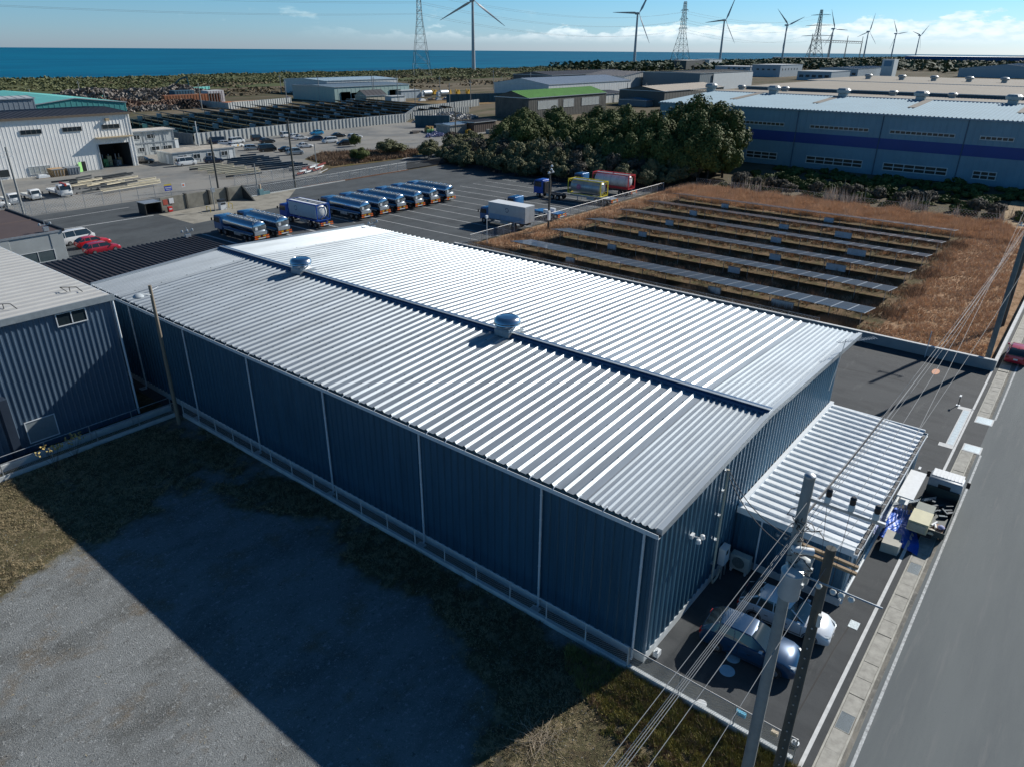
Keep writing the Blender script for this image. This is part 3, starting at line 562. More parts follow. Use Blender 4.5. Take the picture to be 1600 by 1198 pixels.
fence('chainlink_fence', 'sunlit chain-link fence on a kerb between the weeds and the parked cars', (-0.84, 0.3), (-0.84, -7.3), 0.32, 1.35, 2.5, M('bronze_rail', (0.42, 0.42, 0.41), 0.5, 0.3), step=0.10, w=0.009, base=(0.10, 0.30), r=.032, rail=.03)
fence('chainlink_fence', 'front chain-link fence across the far end of the gravel lot, below the neighbouring building', (-40, 40.35), (-1.0, 40.35), 0.35, 1.15, 2.9, GSTEEL, step=0.16, w=0.006, base=(0.07, 0.3), r=0.035, rail=0.03)
fence('guard_rail', 'rail fence behind the front fence at the foot of the neighbouring navy building', (-40, 41.45), (-1.0, 41.45), 0.3, 1.15, 2.9, GSTEEL, r=0.035, rail=0.03, mesh=False)
t = thing('block_wall', (-12, 41.6, 0), 'low pale block wall under the rail fence of the neighbouring building', 'wall'); m = MB(); m.box(-40, -1.0, 41.5, 41.7, -0.1, 0.45); m.build('wall', BLOCK, t)
# small painted boards hung on the sunlit fence, ground discs
for nm, x, y, z, sx, mat, lb, ct in (('board', -0.78, -4.95, 0.95, 0.45, M('cyan_board', (0.10, 0.42, 0.62), 0.6), 'light blue board hung behind the sunlit fence beside the front pole', 'board'), ('board', -0.78, -6.4, 0.9, 0.28, M('cream_board', (0.6, 0.5, 0.36), 0.6), 'small cream board hung behind the sunlit fence between the two poles', 'board')):
    m = MB(); m.box(x - .01, x + .14, y - sx / 2, y + sx / 2, z - .1, z + .1); o = m.build(nm, mat); tag(o, lb, ct)
DISC = M('painted_disc', (0.30, 0.50, 0.62), 0.6, 0, 0.1, 4)
for x, y, r, lb in ((2.0, -3.3, 0.36, 'round pale marker disc painted flat on the asphalt, nearer the fence'), (2.9, -3.2, 0.33, 'round pale marker disc half under the blue car')):
    m = MB(); m.cyl((x, y, 0.008), (x, y, 0.014), r, n=24); o = m.build('marker_disc', DISC); tag(o, lb, 'marker')
m = MB(); m.cyl((-0.45, -3.2, 0.008), (-0.45, -3.2, 0.03), 0.22, n=20); o = m.build('manhole_cover', WHITE); tag(o, 'small white round cover just behind the sunlit fence', 'manhole cover')
m = MB(); m.cyl((0.1, -7.1, 0.0), (0.1, -7.1, 0.12), 0.16, n=16); m.cyl((0.1, -7.1, .12), (0.1, -7.1, .2), 0.12, .05, n=16); o = m.build('bollard_base', GSTEEL, smooth=True); tag(o, 'small round metal cap on the asphalt by the fence end', 'cap')
m = MB(); m.box(8.5, 9.1, -7.25, -6.8, 0.0, 0.022); o = m.build('manhole_cover', PLT); tag(o, 'square pale inspection cover in the asphalt ahead of the white car', 'manhole cover')
# ------------------------------------------------------------------ vehicles (local +x is forward, origin on the ground under the middle)
TYRE = M('tyre_rubber', (0.015, 0.015, 0.016), 0.85, 0, 0.2, 10)
RIM = M('alloy_rim', (0.35, 0.36, 0.37), 0.35, 0.8, 0.2, 8)
LENS = M('headlight_lens', (0.55, 0.6, 0.62), 0.08, 0.2, 0.1, 10, spec=0.9)
REDL = M('taillight_red', (0.35, 0.01, 0.01), 0.25, 0, 0.2, 10)
CHROME = M('chrome', (0.7, 0.72, 0.74), 0.12, 1.0, 0.05, 3)
def paint(name, rgb, metal=0.25): return M('paint_' + name, rgb, 0.28, metal, 0.05, 0.8, spec=0.6, coat=0.7)
PNT = dict(white=paint('white', (0.70, 0.72, 0.72), 0), silver=paint('silver', (0.45, 0.48, 0.50), 0.5), black=paint('black', (0.012, 0.013, 0.015), 0.1), navy=paint('navy', (0.010, 0.028, 0.075), 0.2),
           blue=paint('blue', (0.006, 0.045, 0.115), 0.3), sky=paint('sky_blue', (0.03, 0.33, 0.60), 0.1), red=paint('red', (0.55, 0.012, 0.02), 0.1), crimson=paint('crimson', (0.42, 0.012, 0.035), 0.2), pearl=paint('pearl', (0.62, 0.66, 0.70), 0.1))
TBLUE = M('truck_blue', (0.025, 0.135, 0.32), 0.32, 0.15, 0.06, 1.0, coat=0.5)
TBLUED = M('frame_blue', (0.012, 0.075, 0.36), 0.4, 0.1, 0.1, 1.0)
# side outlines: L, W, H, then (x fractions) hood start z, windscreen foot, roof front, roof rear, rear foot; belt z
KIND = dict(hatch=(4.5, 1.76, 1.47, .74, .92, .46, .12, -.30, -.48, .98), sedan=(4.6, 1.76, 1.44, .72, .88, .40, .08, -.20, -.38, .92), wagon=(4.6, 1.76, 1.50, .74, .92, .52, .22, -.36, -.49, .95),
            suv=(4.5, 1.84, 1.60, .88, 1.00, .42, .06, -.32, -.475, 1.06), minivan=(4.7, 1.75, 1.80, .85, 1.05, .74, .42, -.45, -.495, 1.08), van=(4.75, 1.72, 2.0, .95, 1.15, .86, .58, -.47, -.495, 1.15), keivan=(3.4, 1.48, 1.85, .85, 1.02, .86, .62, -.46, -.495, 1.05), kei=(3.4, 1.48, 1.60, .80, .95, .62, .36, -.42, -.49, .98))
def car(kind, color, loc, rz, label, group='cars parked in the gravel lot', detail=0):
    L, Wd, H, zn, zh, xw, xf, xr, xb, belt = KIND[kind]; P_ = PNT[color]; h = L / 2; w = Wd / 2
    t = thing('parked_car', (loc[0], loc[1], 0), label, 'car', group, rz)
    def B(m, n, mat, par=t, sm=True): return m.build(n, mat, par, smooth=sm, local=True)
    xw, xf, xr, xb = xw * h if xw > .6 else xw * h, xf * h, xr * h, xb * L
    xr = KIND[kind][7] * L
    m = MB(); secs = []
    st = [(-h, .86, .34, belt * .72), (-h + .06, .93, .26, belt * .93), (-h + .22, .97, .22, belt), (-h * .55, 1, .20, belt + .01), (0, 1, .19, belt - .01), (xw * .7, 1, .19, belt - .01), (xw, .99, .20, zh + .02), ((xw + h) / 2 + .1, .97, .20, zh * .5 + zn * .5 + .03), (h - .28, .94, .22, zn * .97), (h - .10, .90, .25, zn * .84), (h - .02, .84, .28, zn * .72), (h, .78, .32, zn * .60)]
    for x, ws, zb, zt in st:
        a = w * ws; secs.append([(x, -a * .93, zb), (x, -a, zb + .12), (x, -a, zb + (zt - zb) * .70), (x, -a * .965, zt - .035), (x, -a * .90, zt), (x, 0, zt + .012), (x, a * .90, zt), (x, a * .965, zt - .035), (x, a, zb + (zt - zb) * .70), (x, a, zb + .12), (x, a * .93, zb)])
    m.loft(secs); B(m, 'body', P_)
    gb = [(xb, .80), (xr, .86), ((xr + xf) / 2, .87), (xf, .86), (xw, .80)]
    # glasshouse as a loft along x, roof skin above
    m = MB(); secs = []
    for x, zt, ws in ((xb, belt + .01, .80), (xb * .45 + xr * .55, belt + (H - belt) * .62, .78), (xr, H - .055, .68), ((xr + xf) / 2, H - .035, .70), (xf, H - .06, .68), ((xf + xw) / 2, belt + (H - belt) * .52, .76), (xw, zh + .02, .80)):
        zb = belt - .06; a = w * .93; b = w * ws * .98; secs.append([(x, -a, zb), (x, -b, zt), (x, b, zt), (x, a, zb)])
    m.loft(secs); gl = B(m, 'glasshouse', GLASS)
    m = MB(); secs = []
    for x, zt, ws in ((xr - .06, H - .09, .66), (xr + .10, H - .035, .70), ((xr + xf) / 2, H, .715), (xf - .12, H - .035, .70), (xf + .02, H - .085, .67)):
        b = w * ws; secs.append([(x, -b, zt - .045), (x, -b * .93, zt), (x, 0, zt + .02), (x, b * .93, zt), (x, b, zt - .045), (x, 0, zt - .05)])
    m.loft(secs); B(m, 'roof', P_)
    # pillars
    m = MB()
    for s in (-1, 1):
        for (xa, za, wa), (xc, zc, wc), r in (((xw, zh + .03, .82), (xf, H - .06, .67), .035), ((xb + .03, belt, .82), (xr, H - .06, .67), .05), (((xr + xf) / 2 + .05, belt - .02, .915), ((xr + xf) / 2 - .02, H - .05, .685), .022), (((xr * .8 + xf * .2) - .3, belt - .02, .915), ((xr * .85 + xf * .15) - .12, H - .05, .68), .03)):
            m.cyl((xa, s * w * wa, za), (xc, s * w * wc, zc), r, n=5)
    B(m, 'pillars', P_)
    rw = .31 if Wd > 1.6 else .27
    for sx in (-.30, .305):
        for s in (-1, 1):
            m = MB(); cx = sx * L; m.rev((cx, s * (w - .09), rw), [(rw - .06, -.11), (rw, -.09), (rw, .09), (rw - .06, .11)], 18, 'y'); wh_ = B(m, 'wheel', TYRE)
            m = MB(); m.cyl((cx, s * (w - .09) + s * .112, rw), (cx, s * (w - .09) + s * .118, rw), rw * .62, n=12); B(m, 'rim', RIM, wh_, False)
            if detail:
                m = MB()
                for k in range(5):
                    a_ = k * 2 * pi / 5; m.cyl((cx, s * (w + .032), rw), (cx + cos(a_) * rw * .58, s * (w + .03), rw + sin(a_) * rw * .58), .022, n=4)
                B(m, 'spokes', CHROME, wh_, False)
    if detail:
        for s in (-1, 1):   # dark wheel arches: shallow rings just proud of the flank
            for sx in (-.30, .305):
                m = MB(); n = 14; cx = sx * L; vs = []; fs = []
                for k in range(n + 1):
                    a_ = pi * k / n; vs += [(cx + cos(a_) * (rw + .03), s * (w + .004), rw + sin(a_) * (rw + .03)), (cx + cos(a_) * (rw + .075), s * (w + .002), rw + sin(a_) * (rw + .075))]
                fs = [(2 * k, 2 * k + 1, 2 * k + 3, 2 * k + 2) for k in range(n)]; m.add(vs, fs); B(m, 'wheel_arch', BLACKP, t, False)
    for s in (-1, 1):
        m = MB(); m.loft([[(h - .38, s * w * .90, zn - .10), (h - .38, s * w * .90, zn - .02), (h - .36, s * w * .76, zn + .012), (h - .36, s * w * .76, zn - .06)], [(h - .08, s * w * .80, zn * .80), (h - .10, s * w * .78, zn * .90), (h - .05, s * w * .55, zn * .90), (h - .03, s * w * .55, zn * .80)]]); B(m, 'headlight', LENS, t, False)
        m = MB(); m.box(-h - .006, -h + .12, min(s * w * .93, s * w * .62), max(s * w * .93, s * w * .62), belt * .66, belt * .84); B(m, 'taillight', REDL, t, False)
        m = MB(); m.obox((xw - .28, s * (w + .06)), .08, .09, belt - .02, belt + .12); B(m, 'mirror', P_, t, False)
    m = MB(); m.box(h - .02, h + .012, -w * .42, w * .42, .36, zn * .68); B(m, 'grille', BLACKP, t, False)
    m = MB(); m.box(h + .012, h + .02, -.17, .17, .40, .52); m.box(-h - .012, -h - .002, -.17, .17, .55, .70); B(m, 'number_plate', WHITE, t, False)
    if detail:
        m = MB(); m.cyl((h + .005, 0, zn * .74), (h + .025, 0, zn * .74), .055, n=12); B(m, 'badge', CHROME, t, False)
        m = MB()
        for s in (-1, 1): m.box(-.9, .95, s * (w + .001) - .006, s * (w + .001) + .006, .33, .37); m.box(.08, .26, s * (w + .004) - .01, s * (w + .004) + .01, .66, .69); m.box(-.86, -.68, s * (w + .004) - .01, s * (w + .004) + .01, .66, .69)
        B(m, 'door_trim', BLACKP, t, False)
        m = MB()
        for s in (-1, 1):
            for xs_ in (xw - .12, (xw + xr) / 2 - .1, xr - .05): m.box(xs_ - .008, xs_ + .008, s * (w + .0015) - .006, s * (w + .0015) + .006, .34, belt - .12)
        m.box(xw + .06, xw + .075, -w * .8, w * .8, zh + .0, zh + .022); B(m, 'panel_gap', BLACKP, t, False)
        m = MB()
        for s in (-1, 1): m.tube([(xw - .1, s * .55, zh + .06), (xw - .35, s * .1 - .1, zh + .16)], .012, 4)
        B(m, 'wiper', BLACKP, t, False)
        m = MB(); m.cyl((xr + .1, 0, H - .01), (xr - .1, 0, H + .10), .015, .006, n=5); B(m, 'antenna', BLACKP, t, False)
    return t
def car_at(kind, color, p1, p2, label, front=1, **k):
    """side of the car nearest the camera runs p1 -> p2 (left to right in the photo)"""
    d = Vector((p2[0] - p1[0], p2[1] - p1[1])).normalized(); c = Vector(((p1[0] + p2[0]) / 2, (p1[1] + p2[1]) / 2)); n = Vector((-d.y, d.x)); c += n * (KIND[kind][1] / 2)
    a = atan2(d.y, d.x) + (0 if front > 0 else pi); return car(kind, color, (c.x, c.y), a, label, **k)
car('suv', 'blue', (3.75, -3.65), -pi / 2 + 0.07, 'dark blue sport utility car parked beside the fence behind the two poles', 'cars parked by the annex', 1)
car('hatch', 'pearl', (6.8, -4.25), -pi / 2 + 0.06, 'white hatchback parked between the blue car and the annex', 'cars parked by the annex', 1)
car('hatch', 'crimson', (54.5, -8.95), 0.0, 'dark red car on the drain lids at the right edge of the photo', 'roadside cars', 1)
CG = 'cars parked in the gravel lot'
car_at('van', 'navy', (91.0, 194.2), (95.9, 193.2), 'dark blue van at the left end of the pale corrugated fence', -1)
car_at('hatch', 'pearl', (90.9, 188.9), (94.9, 187.3), 'silver hatchback beside the dark blue van below the fence corner')
car_at('minivan', 'white', (96.2, 190.4), (100.6, 190.6), 'white wagon half hidden behind the white saloon with the yellow mark')
c4_ = car_at('hatch', 'white', (90.6, 181.9), (95.2, 182.4), 'white car with a round yellow mark on its door'); m = MB(); m.cyl((.1, -.895, .62), (.1, -.90, .62), .26, n=14); m.build('yellow_mark', M('yellow_mark', (0.75, 0.42, 0.02), 0.6), c4_, local=True)
car_at('wagon', 'silver', (90.2, 174.7), (94.2, 172.6), 'silver wagon standing in front of the white car with the yellow mark')
car_at('keivan', 'black', (103.9, 191.9), (107.6, 191.8), 'boxy black car close to the pale corrugated fence')
car_at('suv', 'black', (102.2, 184.5), (106.4, 183.8), 'black sport utility car in front of the boxy black car')
car_at('keivan', 'white', (115.3, 192.8), (118.6, 192.9), 'tall white small van close to the fence left of the sky blue car')
car_at('hatch', 'white', (115.2, 188.2), (119.5, 188.0), 'white hatchback just behind the long white saloon')
car_at('sedan', 'white', (113.4, 184.3), (118.6, 183.3), 'long white saloon in the second row below the fence')
car_at('hatch', 'sky', (126.0, 192.6), (130.4, 191.8), 'sky blue hatchback by the fence, the only bright blue car', -1)
car_at('suv', 'navy', (115.2, 179.8), (119.5, 178.0), 'very dark blue car in front of the long white saloon', -1)
car_at('sedan', 'white', (102.7, 167.7), (107.3, 166.6), 'white saloon standing alone nearest the pole in the gravel lot')
car_at('minivan', 'white', (114.4, 171.2), (119.2, 170.6), 'white minivan in the middle of the gravel lot', -1)
car_at('sedan', 'black', (126.0, 182.2), (130.6, 180.6), 'black saloon in the right column of the gravel lot')
car_at('wagon', 'white', (127.0, 175.3), (131.9, 174.0), 'long white estate car at the right end of the gravel lot')
car_at('suv', 'black', (113.8, 164.2), (118.6, 163.0), 'black sport utility car beside the small round bush', -1)
car_at('van', 'black', (91.2, 168.6), (95.4, 167.3), 'black van behind the stacked steel racks')
car_at('sedan', 'black', (94.6, 164.6), (98.9, 163.2), 'black saloon between the black van and the pole')
car_at('minivan', 'silver', (92.2, 157.8), (96.4, 156.5), 'silver minivan just left of the pole beside the verge')
car_at('van', 'white', (63.6, 160.3), (68.4, 160.3), 'white van parked in front of the single-storey prefab cabin', group='vehicles in the works yard')
car_at('suv', 'navy', (70.4, 160.2), (74.6, 159.0), 'navy four-wheel drive parked right of the white van', group='vehicles in the works yard')
car_at('suv', 'black', (59.8, 172.4), (61.6, 170.8), 'black car in the shade beside the open hall door', group='vehicles in the works yard')
car_at('sedan', 'white', (16.6, 138.4), (20.4, 138.0), 'white car at the left edge of the photo beside the small flatbed trucks', group='vehicles in the works yard')
RG = 'cars beside the grey concrete building'
car('wagon', 'crimson', (17.2, 94.6), 0.02, 'nearer bright red car beside the grey concrete building', RG)
car('hatch', 'red', (17.9, 99.0), 0.02, 'farther bright red car behind the first red one', RG)
car('van', 'white', (17.2, 102.6), 0.1, 'white van behind the two red cars', RG)
car('minivan', 'pearl', (9.3, 85.0), 0.0, 'white car roof showing below the window of the grey concrete building', RG)

# ---- small flatbed trucks
def wheel(m_par, x, s, y, r, wd=.22, dual=False):
    m = MB(); m.rev((x, s * y, r), [(r - .1, -wd / 2), (r, -wd / 2 + .03), (r, wd / 2 - .03), (r - .1, wd / 2)], 16, 'y'); o = m.build('wheel', TYRE, m_par, smooth=True, local=True)
    m = MB(); m.cyl((x, s * (y + wd / 2 + .002), r), (x, s * (y + wd / 2 + .01), r), r * .5, n=10); m.build('rim', RIM, o, local=True); return o
def cab(t, x0, x1, w, zb, zt, mat, zw=None, rake=.18, visor=False):
    """cab-over cab from x0 (back) to x1 (front)"""
    h = w / 2; zm = zb + (zt - zb) * .48
    m = MB(); secs = []
    for y, k in ((-h, .0), (-h + .05, 1), (h - .05, 1), (h, .0)):
        i = .04 * (1 - k); secs.append([(x0 + i, y, zb + i), (x1 - .02 - i, y, zb + i), (x1 - i, y, zm), (x1 - rake - i, y, zt - .12 - i), (x1 - rake - .2, y, zt - i), (x0 + .08 + i, y, zt - i), (x0 + i, y, zt - .1)])
    m.loft(secs); c = m.build('cab', mat, t, smooth=True, local=True)
    m = MB(); e = .012; m.quad((x1 + e - .0, -h + .12, zm + .03), (x1 + e, h - .12, zm + .03), (x1 - rake + e + .02, h - .16, zt - .2), (x1 - rake + e + .02, -h + .16, zt - .2)); m.build('windscreen', GLASS, c, local=True)
    for s in (-1, 1):
        y = s * (h + .008); m = MB(); m.quad((x0 + .35, y, zm + .02), (x1 - .1, y, zm + .02), (x1 - rake - .1, y, zt - .26), (x0 + .35, y, zt - .26)); m.build('side_window', GLASS, c, local=True)
        m = MB(); m.tube([(x1 - .1, s * h, zt - .4), (x1 + .15, s * (h + .2), zt - .45)], .015, 4); m.obox((x1 + .14, s * (h + .2)), .05, .1, zt - .85, zt - .45); m.build('mirror', BLACKP, c, local=True)
        m = MB(); m.box(x1 - .03, x1 + .015, min(s * h * .9, s * h * .55), max(s * h * .9, s * h * .55), zb + .12, zb + .32); m.build('headlight', LENS, c, local=True)
    m = MB(); m.box(x1 - .02, x1 + .01, -h * .5, h * .5, zb + .14, zb + .30); m.box(x1 - .05, x1 + .03, -h, h, zb - .1, zb + .1); m.build('bumper', GSTEEL, c, local=True)
    if visor: m = MB(); m.box(x1 - rake, x1 - rake + .22, -h + .1, h - .1, zt - .16, zt - .12); m.build('sun_visor', BLACKP, c, local=True)
    return c
def flatbed(loc, rz, label, L=4.4, w=1.7, bed=CREAM, group='small flatbed trucks in the works yard', crane=False, cabmat=None, cabL=1.35, ht=1.95):
    t = thing('flatbed_truck', (loc[0], loc[1], 0), label, 'truck', group, rz); h = L / 2
    cab(t, h - cabL, h, w, .45, ht, cabmat or PNT['white'], rake=.25)
    m = MB(); m.box(-h, h - .1, -.35, .35, .42, .6); m.build('chassis', DARKM, t, local=True)
    x1 = h - cabL - (.9 if crane else .12)
    m = MB(); m.box(-h, x1, -w / 2, w / 2, .66, .74); m.build('bed_floor', bed, t, local=True)
    m = MB(); m.box(-h, x1, -w / 2 - .03, -w / 2, .66, 1.05); m.box(-h, x1, w / 2, w / 2 + .03, .66, 1.05); m.box(-h - .03, -h, -w / 2 - .03, w / 2 + .03, .66, 1.05); m.box(x1, x1 + .04, -w / 2, w / 2, .66, 1.45); m.build('bed_sides', bed if bed is not CREAM else PNT['white'], t, local=True)
    for s in (-1, 1): wheel(t, h - .75, s, w / 2 - .14, .3, .18); wheel(t, -h + .9, s, w / 2 - .14, .3, .2)
    if crane:
        r = M('crane_red', (0.40, 0.03, 0.035), 0.4)
        m = MB(); m.box(x1 + .15, x1 + .75, -.4, .4, .6, 1.5); m.cyl((x1 + .45, 0, 1.4), (x1 + .45, 0, 2.3), .18); k = m.build('crane', r, t, local=True)
        m = MB(); m.obox((x1 + 1.2, .15), 1.3, .16, 2.2, 2.5); m.build('boom', r, k, local=True)
        m = MB(); m.box(x1 + 2.2, x1 + 2.5, .0, .35, 2.05, 2.3); m.build('hook_block', M('crane_orange', (0.6, 0.08, 0.02), 0.5), k, local=True)
    return t
a_ = -pi / 2 - 0.12
flatbed((21.9, 141.6), a_ + .18, 'small white flatbed truck left of the pole in the works yard')
flatbed((25.9, 143.0), a_ + .18, 'small white flatbed truck between the pole and the red crane truck')
flatbed((30.9, 143.4), a_ + .1, 'white flatbed truck with a folded red crane behind its cab', L=7.0, w=2.1, crane=True, cabL=1.7, ht=2.35, bed=PNT['white'])
# the loaded small truck at the roadside
kt = flatbed((21.3, -8.2), 0.0, 'grey cabbed small truck loaded with boxes, standing at the roadside by the annex', L=6.0, w=1.85, bed=M('truck_green', (0.03, 0.05, 0.05), 0.6), group='roadside cars', cabmat=M('cab_bluegrey', (0.33, 0.37, 0.40), 0.5, 0.1), cabL=1.5, ht=1.95)
m = MB(); m.box(1.85, 2.85, -.85, .85, 1.951, 1.99)
for i in range(9): m.box(1.87, 2.83, -.8 + i * .2 - .02, -.8 + i * .2 + .02, 1.99, 2.01)
m.build('roof_panel', WHITE, kt, local=True)
m = MB(); m.box(1.48, 1.499, -.34, .34, 1.3, 1.66); m.build('rear_window', BLACKP, kt, local=True)
# load on the bed
t = thing('steel_cabinet', (18.9, -7.75, .75), 'cream topped steel cabinet lying on the truck bed', 'cabinet')
m = MB(); m.box(17.95, 19.45, -8.3, -7.25, .75, 1.42); m.build('case', M('cabinet_cream', (0.52, 0.50, 0.33), 0.6, 0, .1), t)
m = MB(); m.box(19.46, 20.45, -8.25, -7.3, .75, 1.38); m.build('lid', M('cabinet_grey', (0.16, 0.19, 0.17), 0.6), t)
m = MB(); m.box(17.9, 17.95, -8.2, -7.35, .85, 1.3); m.build('drawer_fronts', M('cabinet_cream2', (0.42, 0.42, 0.33), 0.6), t)
t = thing('plywood_board', (18.7, -8.7, .75), 'brown plywood sheet at the rear right of the truck bed', 'board'); m = MB(); m.box(18.4, 19.6, -9.0, -8.4, .745, .80); m.build('sheet', M('plywood', (0.30, 0.21, 0.15), 0.8), t)
t = thing('wooden_frame', (18.4, -8.45, .8), 'small pale wooden frame on the truck bed beside the plywood', 'frame'); m = MB(); m.box(18.15, 18.7, -8.62, -8.32, .80, .86); m.box(18.2, 18.65, -8.58, -8.36, .86, .9); m.build('frame', CREAM, t)
t = thing('cushion', (18.9, -8.95, .8), 'rounded lilac bundle at the edge of the truck bed', 'bundle'); m = MB(); m.rev((19.1, -8.85, .80), [(0.05, 0), (.18, .05), (.2, .14), (.12, .22), (.02, .24)], 12); m.build('bundle', M('lilac', (0.35, 0.38, 0.60), 0.8), t, smooth=True)
t = thing('rolled_paper', (19.2, -8.55, .8), 'white crumpled roll lying on the truck bed', 'roll'); m = MB(); m.cyl((19.0, -8.35, .9), (19.5, -8.55, .95), .08, .06, n=8); m.cyl((18.9, -8.6, .88), (19.3, -8.5, .9), .06, n=8); m.build('roll', WHITE, t)
t = thing('tool_heap', (20.6, -8.4, .75), 'dark heap of tools and hoses behind the truck cab', 'tools'); m = MB()
for i in range(14): x, y = random.uniform(20.4, 21.6), random.uniform(-9.0, -7.9); a = random.uniform(0, pi); m.obox((x, y), random.uniform(.08, .3), random.uniform(.03, .1), .75, .78 + random.uniform(.05, .35), a)
m.build('tools', M('tool_dark', (0.05, 0.09, 0.12), 0.5, .3, .9, 3, rgb2=(0.02, 0.02, 0.025), island=True), t)
t = thing('metal_ramp', (20.8, -6.9, 0), 'long dark steel ramp leaning from the ground onto the truck bed', 'ramp'); m = MB(); m.add([(20.5, -5.4, .0), (20.9, -5.4, .0), (22.2, -8.0, 1.0), (21.8, -8.0, 1.0), (20.5, -5.4, .1), (20.9, -5.4, .1), (22.2, -8.0, 1.1), (21.8, -8.0, 1.1)], [(0, 1, 2, 3), (4, 5, 6, 7), (0, 1, 5, 4), (1, 2, 6, 5), (2, 3, 7, 6), (3, 0, 4, 7)]); m.build('plank', GSTEEL, t)
t = thing('white_table', (20.3, -6.35, 0), 'white square board laid on a stand between the annex and the blue sheet', 'table'); m = MB(); m.box(19.3, 20.7, -6.85, -5.95 - .42, 1.45, 1.5); m.build('top', WHITE, t)
m = MB()
for px in (19.4, 20.6):
    for py in (-6.75, -6.45): m.box(px - .02, px + .02, py - .02, py + .02, 0, 1.45)
m.build('leg', GSTEEL, t)
for i, (x, y, a, lb) in enumerate(((21.3, -6.55, .4, 'pale wooden window frame lying beside the white board'), (20.9, -6.9, .2, 'broken pale wooden slats on the ground beside the ramp'))):
    m = MB(); m.obox((x, y), .5, .05, 0.3, .36, a); m.obox((x + .1, y - .35), .5, .05, 0.3, .36, a); m.obox((x - .4, y - .2), .05, .2, .3, .36, a); m.obox((x + .45, y - .15), .05, .2, .3, .36, a); o = m.build('wooden_frame', M('pale_wood', (0.55, 0.42, 0.30), 0.8)); tag(o, lb, 'frame')
TARP = M('blue_tarpaulin', (0.004, 0.11, 0.60), 0.38, 0, 0.25, 1.5, spec=0.5, bump=1.0, bscale=6)
gv = []; gf = []; nx, ny = 34, 30
for j in range(ny + 1):
    for i in range(nx + 1):
        u, v = i / nx, j / ny; x = 17.3 + 4.0 * u + .5 * (v - .5) * (u - .3); y = -6.05 - 2.2 * v * (1 - .45 * u) - .1 * sin(7 * u)
        gv.append((x - .5 * v * (1 - u), y, 0.03 + .05 * abs(sin(9 * u + 3 * v) * cos(7 * v - 2 * u)) + .02 * sin(23 * u * v + 9 * v) ** 2))
for j in range(ny):
    for i in range(nx): k = j * (nx + 1) + i; gf.append((k, k + 1, k + nx + 2, k + nx + 1))
m = MB(); m.add(gv, gf); o = m.build('tarpaulin', TARP, smooth=True); tag(o, 'crumpled bright blue sheet spread on the ground between the annex and the small truck', 'tarpaulin')
t = thing('concrete_block', (16.6, -6.5, 0), 'big pale step block on the asphalt beside the annex, partly on the blue sheet', 'block')
m = MB(); m.prism([(15.9, -6.45), (16.0, -7.35), (16.5, -7.4), (16.55, -7.2), (17.0, -7.25), (17.35, -7.2), (17.5, -6.4)], 0, .62); m.build('block', M('block_conc', (0.46, 0.45, 0.40), 0.9, 0, .12, 2), t)
def bollard(x, y, lb):
    t = thing('post_stand', (x, y, 0), lb, 'post stand'); m = MB(); m.cyl((x, y, 0.02), (x, y, .85), .03, n=8); m.build('post', DARKM, t)
    m = MB(); m.box(x - .2, x + .2, y - .07, y + .07, .85, .9); m.build('top_bar', WHITE, t); m = MB(); m.box(x - .14, x + .14, y - .14, y + .14, 0, .05); m.build('base', GSTEEL, t)
bollard(25.6, -6.4, 'short dark post with a white cap beside the loaded truck cab'); bollard(39.9, -6.5, 'short dark post with a white cap at the far end of the slot drain')
t = thing('mat', (46.2, -3.6, 0), 'small orange oval patch lying on the asphalt near the retaining wall', 'mat'); m = MB(); m.prism([(46.2 + .75 * cos(a), -3.7 + .3 * sin(a)) for a in [i * pi / 8 for i in range(16)]], .008, .03); m.build('mat', M('salmon', (0.62, 0.32, 0.2), .8), t)

# ---- tank trucks (forward = +x)
STRIPE = M('orange_marker', (0.80, 0.16, 0.01), 0.5, 0, .1); YEL = M('yellow_marker', (0.75, 0.50, 0.02), 0.5, 0, .1)
POL = M('polished_tank', (0.50, 0.56, 0.62), 0.16, 1.0, 0.08, 0.6)
def rearbar(t, x, w=2.4):
    m = MB(); m.box(x - .10, x, -w / 2, w / 2, .52, .66); b = m.build('rear_bumper', M('bumper_white', (0.6, 0.62, 0.62), .5), t, local=True)
    m = MB()
    for s in (-1, 1): m.box(x - .13, x - .10, min(s * .65, s * 1.2), max(s * .65, s * 1.2), .52, .67)
    m.build('reflector', STRIPE, b, local=True)
    for i, y in enumerate((-.95, -.45, .45, .95)):
        m = MB(); m.box(x - .10, x - .06, y - .22, y + .22, .78, .98); m.build('hazard_board', STRIPE if i in (0, 3) else YEL, b, local=True)
    m = MB()
    for i in range(8): y = -1.1 + i * .31; m.add([(x - .115, y, .80), (x - .115, y + .08, .80), (x - .115, y + .18, .96), (x - .115, y + .10, .96)], [(0, 1, 2, 3)])
    m.build('hazard_stripes', M('hazard_red', (0.5, 0.02, 0.01), .5), b, local=True)
def chassis(t, x0, x1, axles, dark=DARKM, w=2.4):
    m = MB(); m.box(x0, x1, -.45, -.33, .7, .98); m.box(x0, x1, .33, .45, .7, .98)
    for i in range(int((x1 - x0) / 1.4)): m.box(x0 + i * 1.4, x0 + i * 1.4 + .12, -.33, .33, .75, .92)
    m.build('chassis', dark, t, local=True)
    for ax_ in axles:
        for s in (-1, 1): wheel(t, ax_, s, w / 2 - .18, .48, .34)
    m = MB()
    for s in (-1, 1):
        ya, yb = sorted((s * .55, s * 1.1)); m.box((x0 + x1) / 2 - 1.1, (x0 + x1) / 2 + .6, ya, yb, .5, .95)
    m.build('side_tank', GSTEEL, t, local=True)
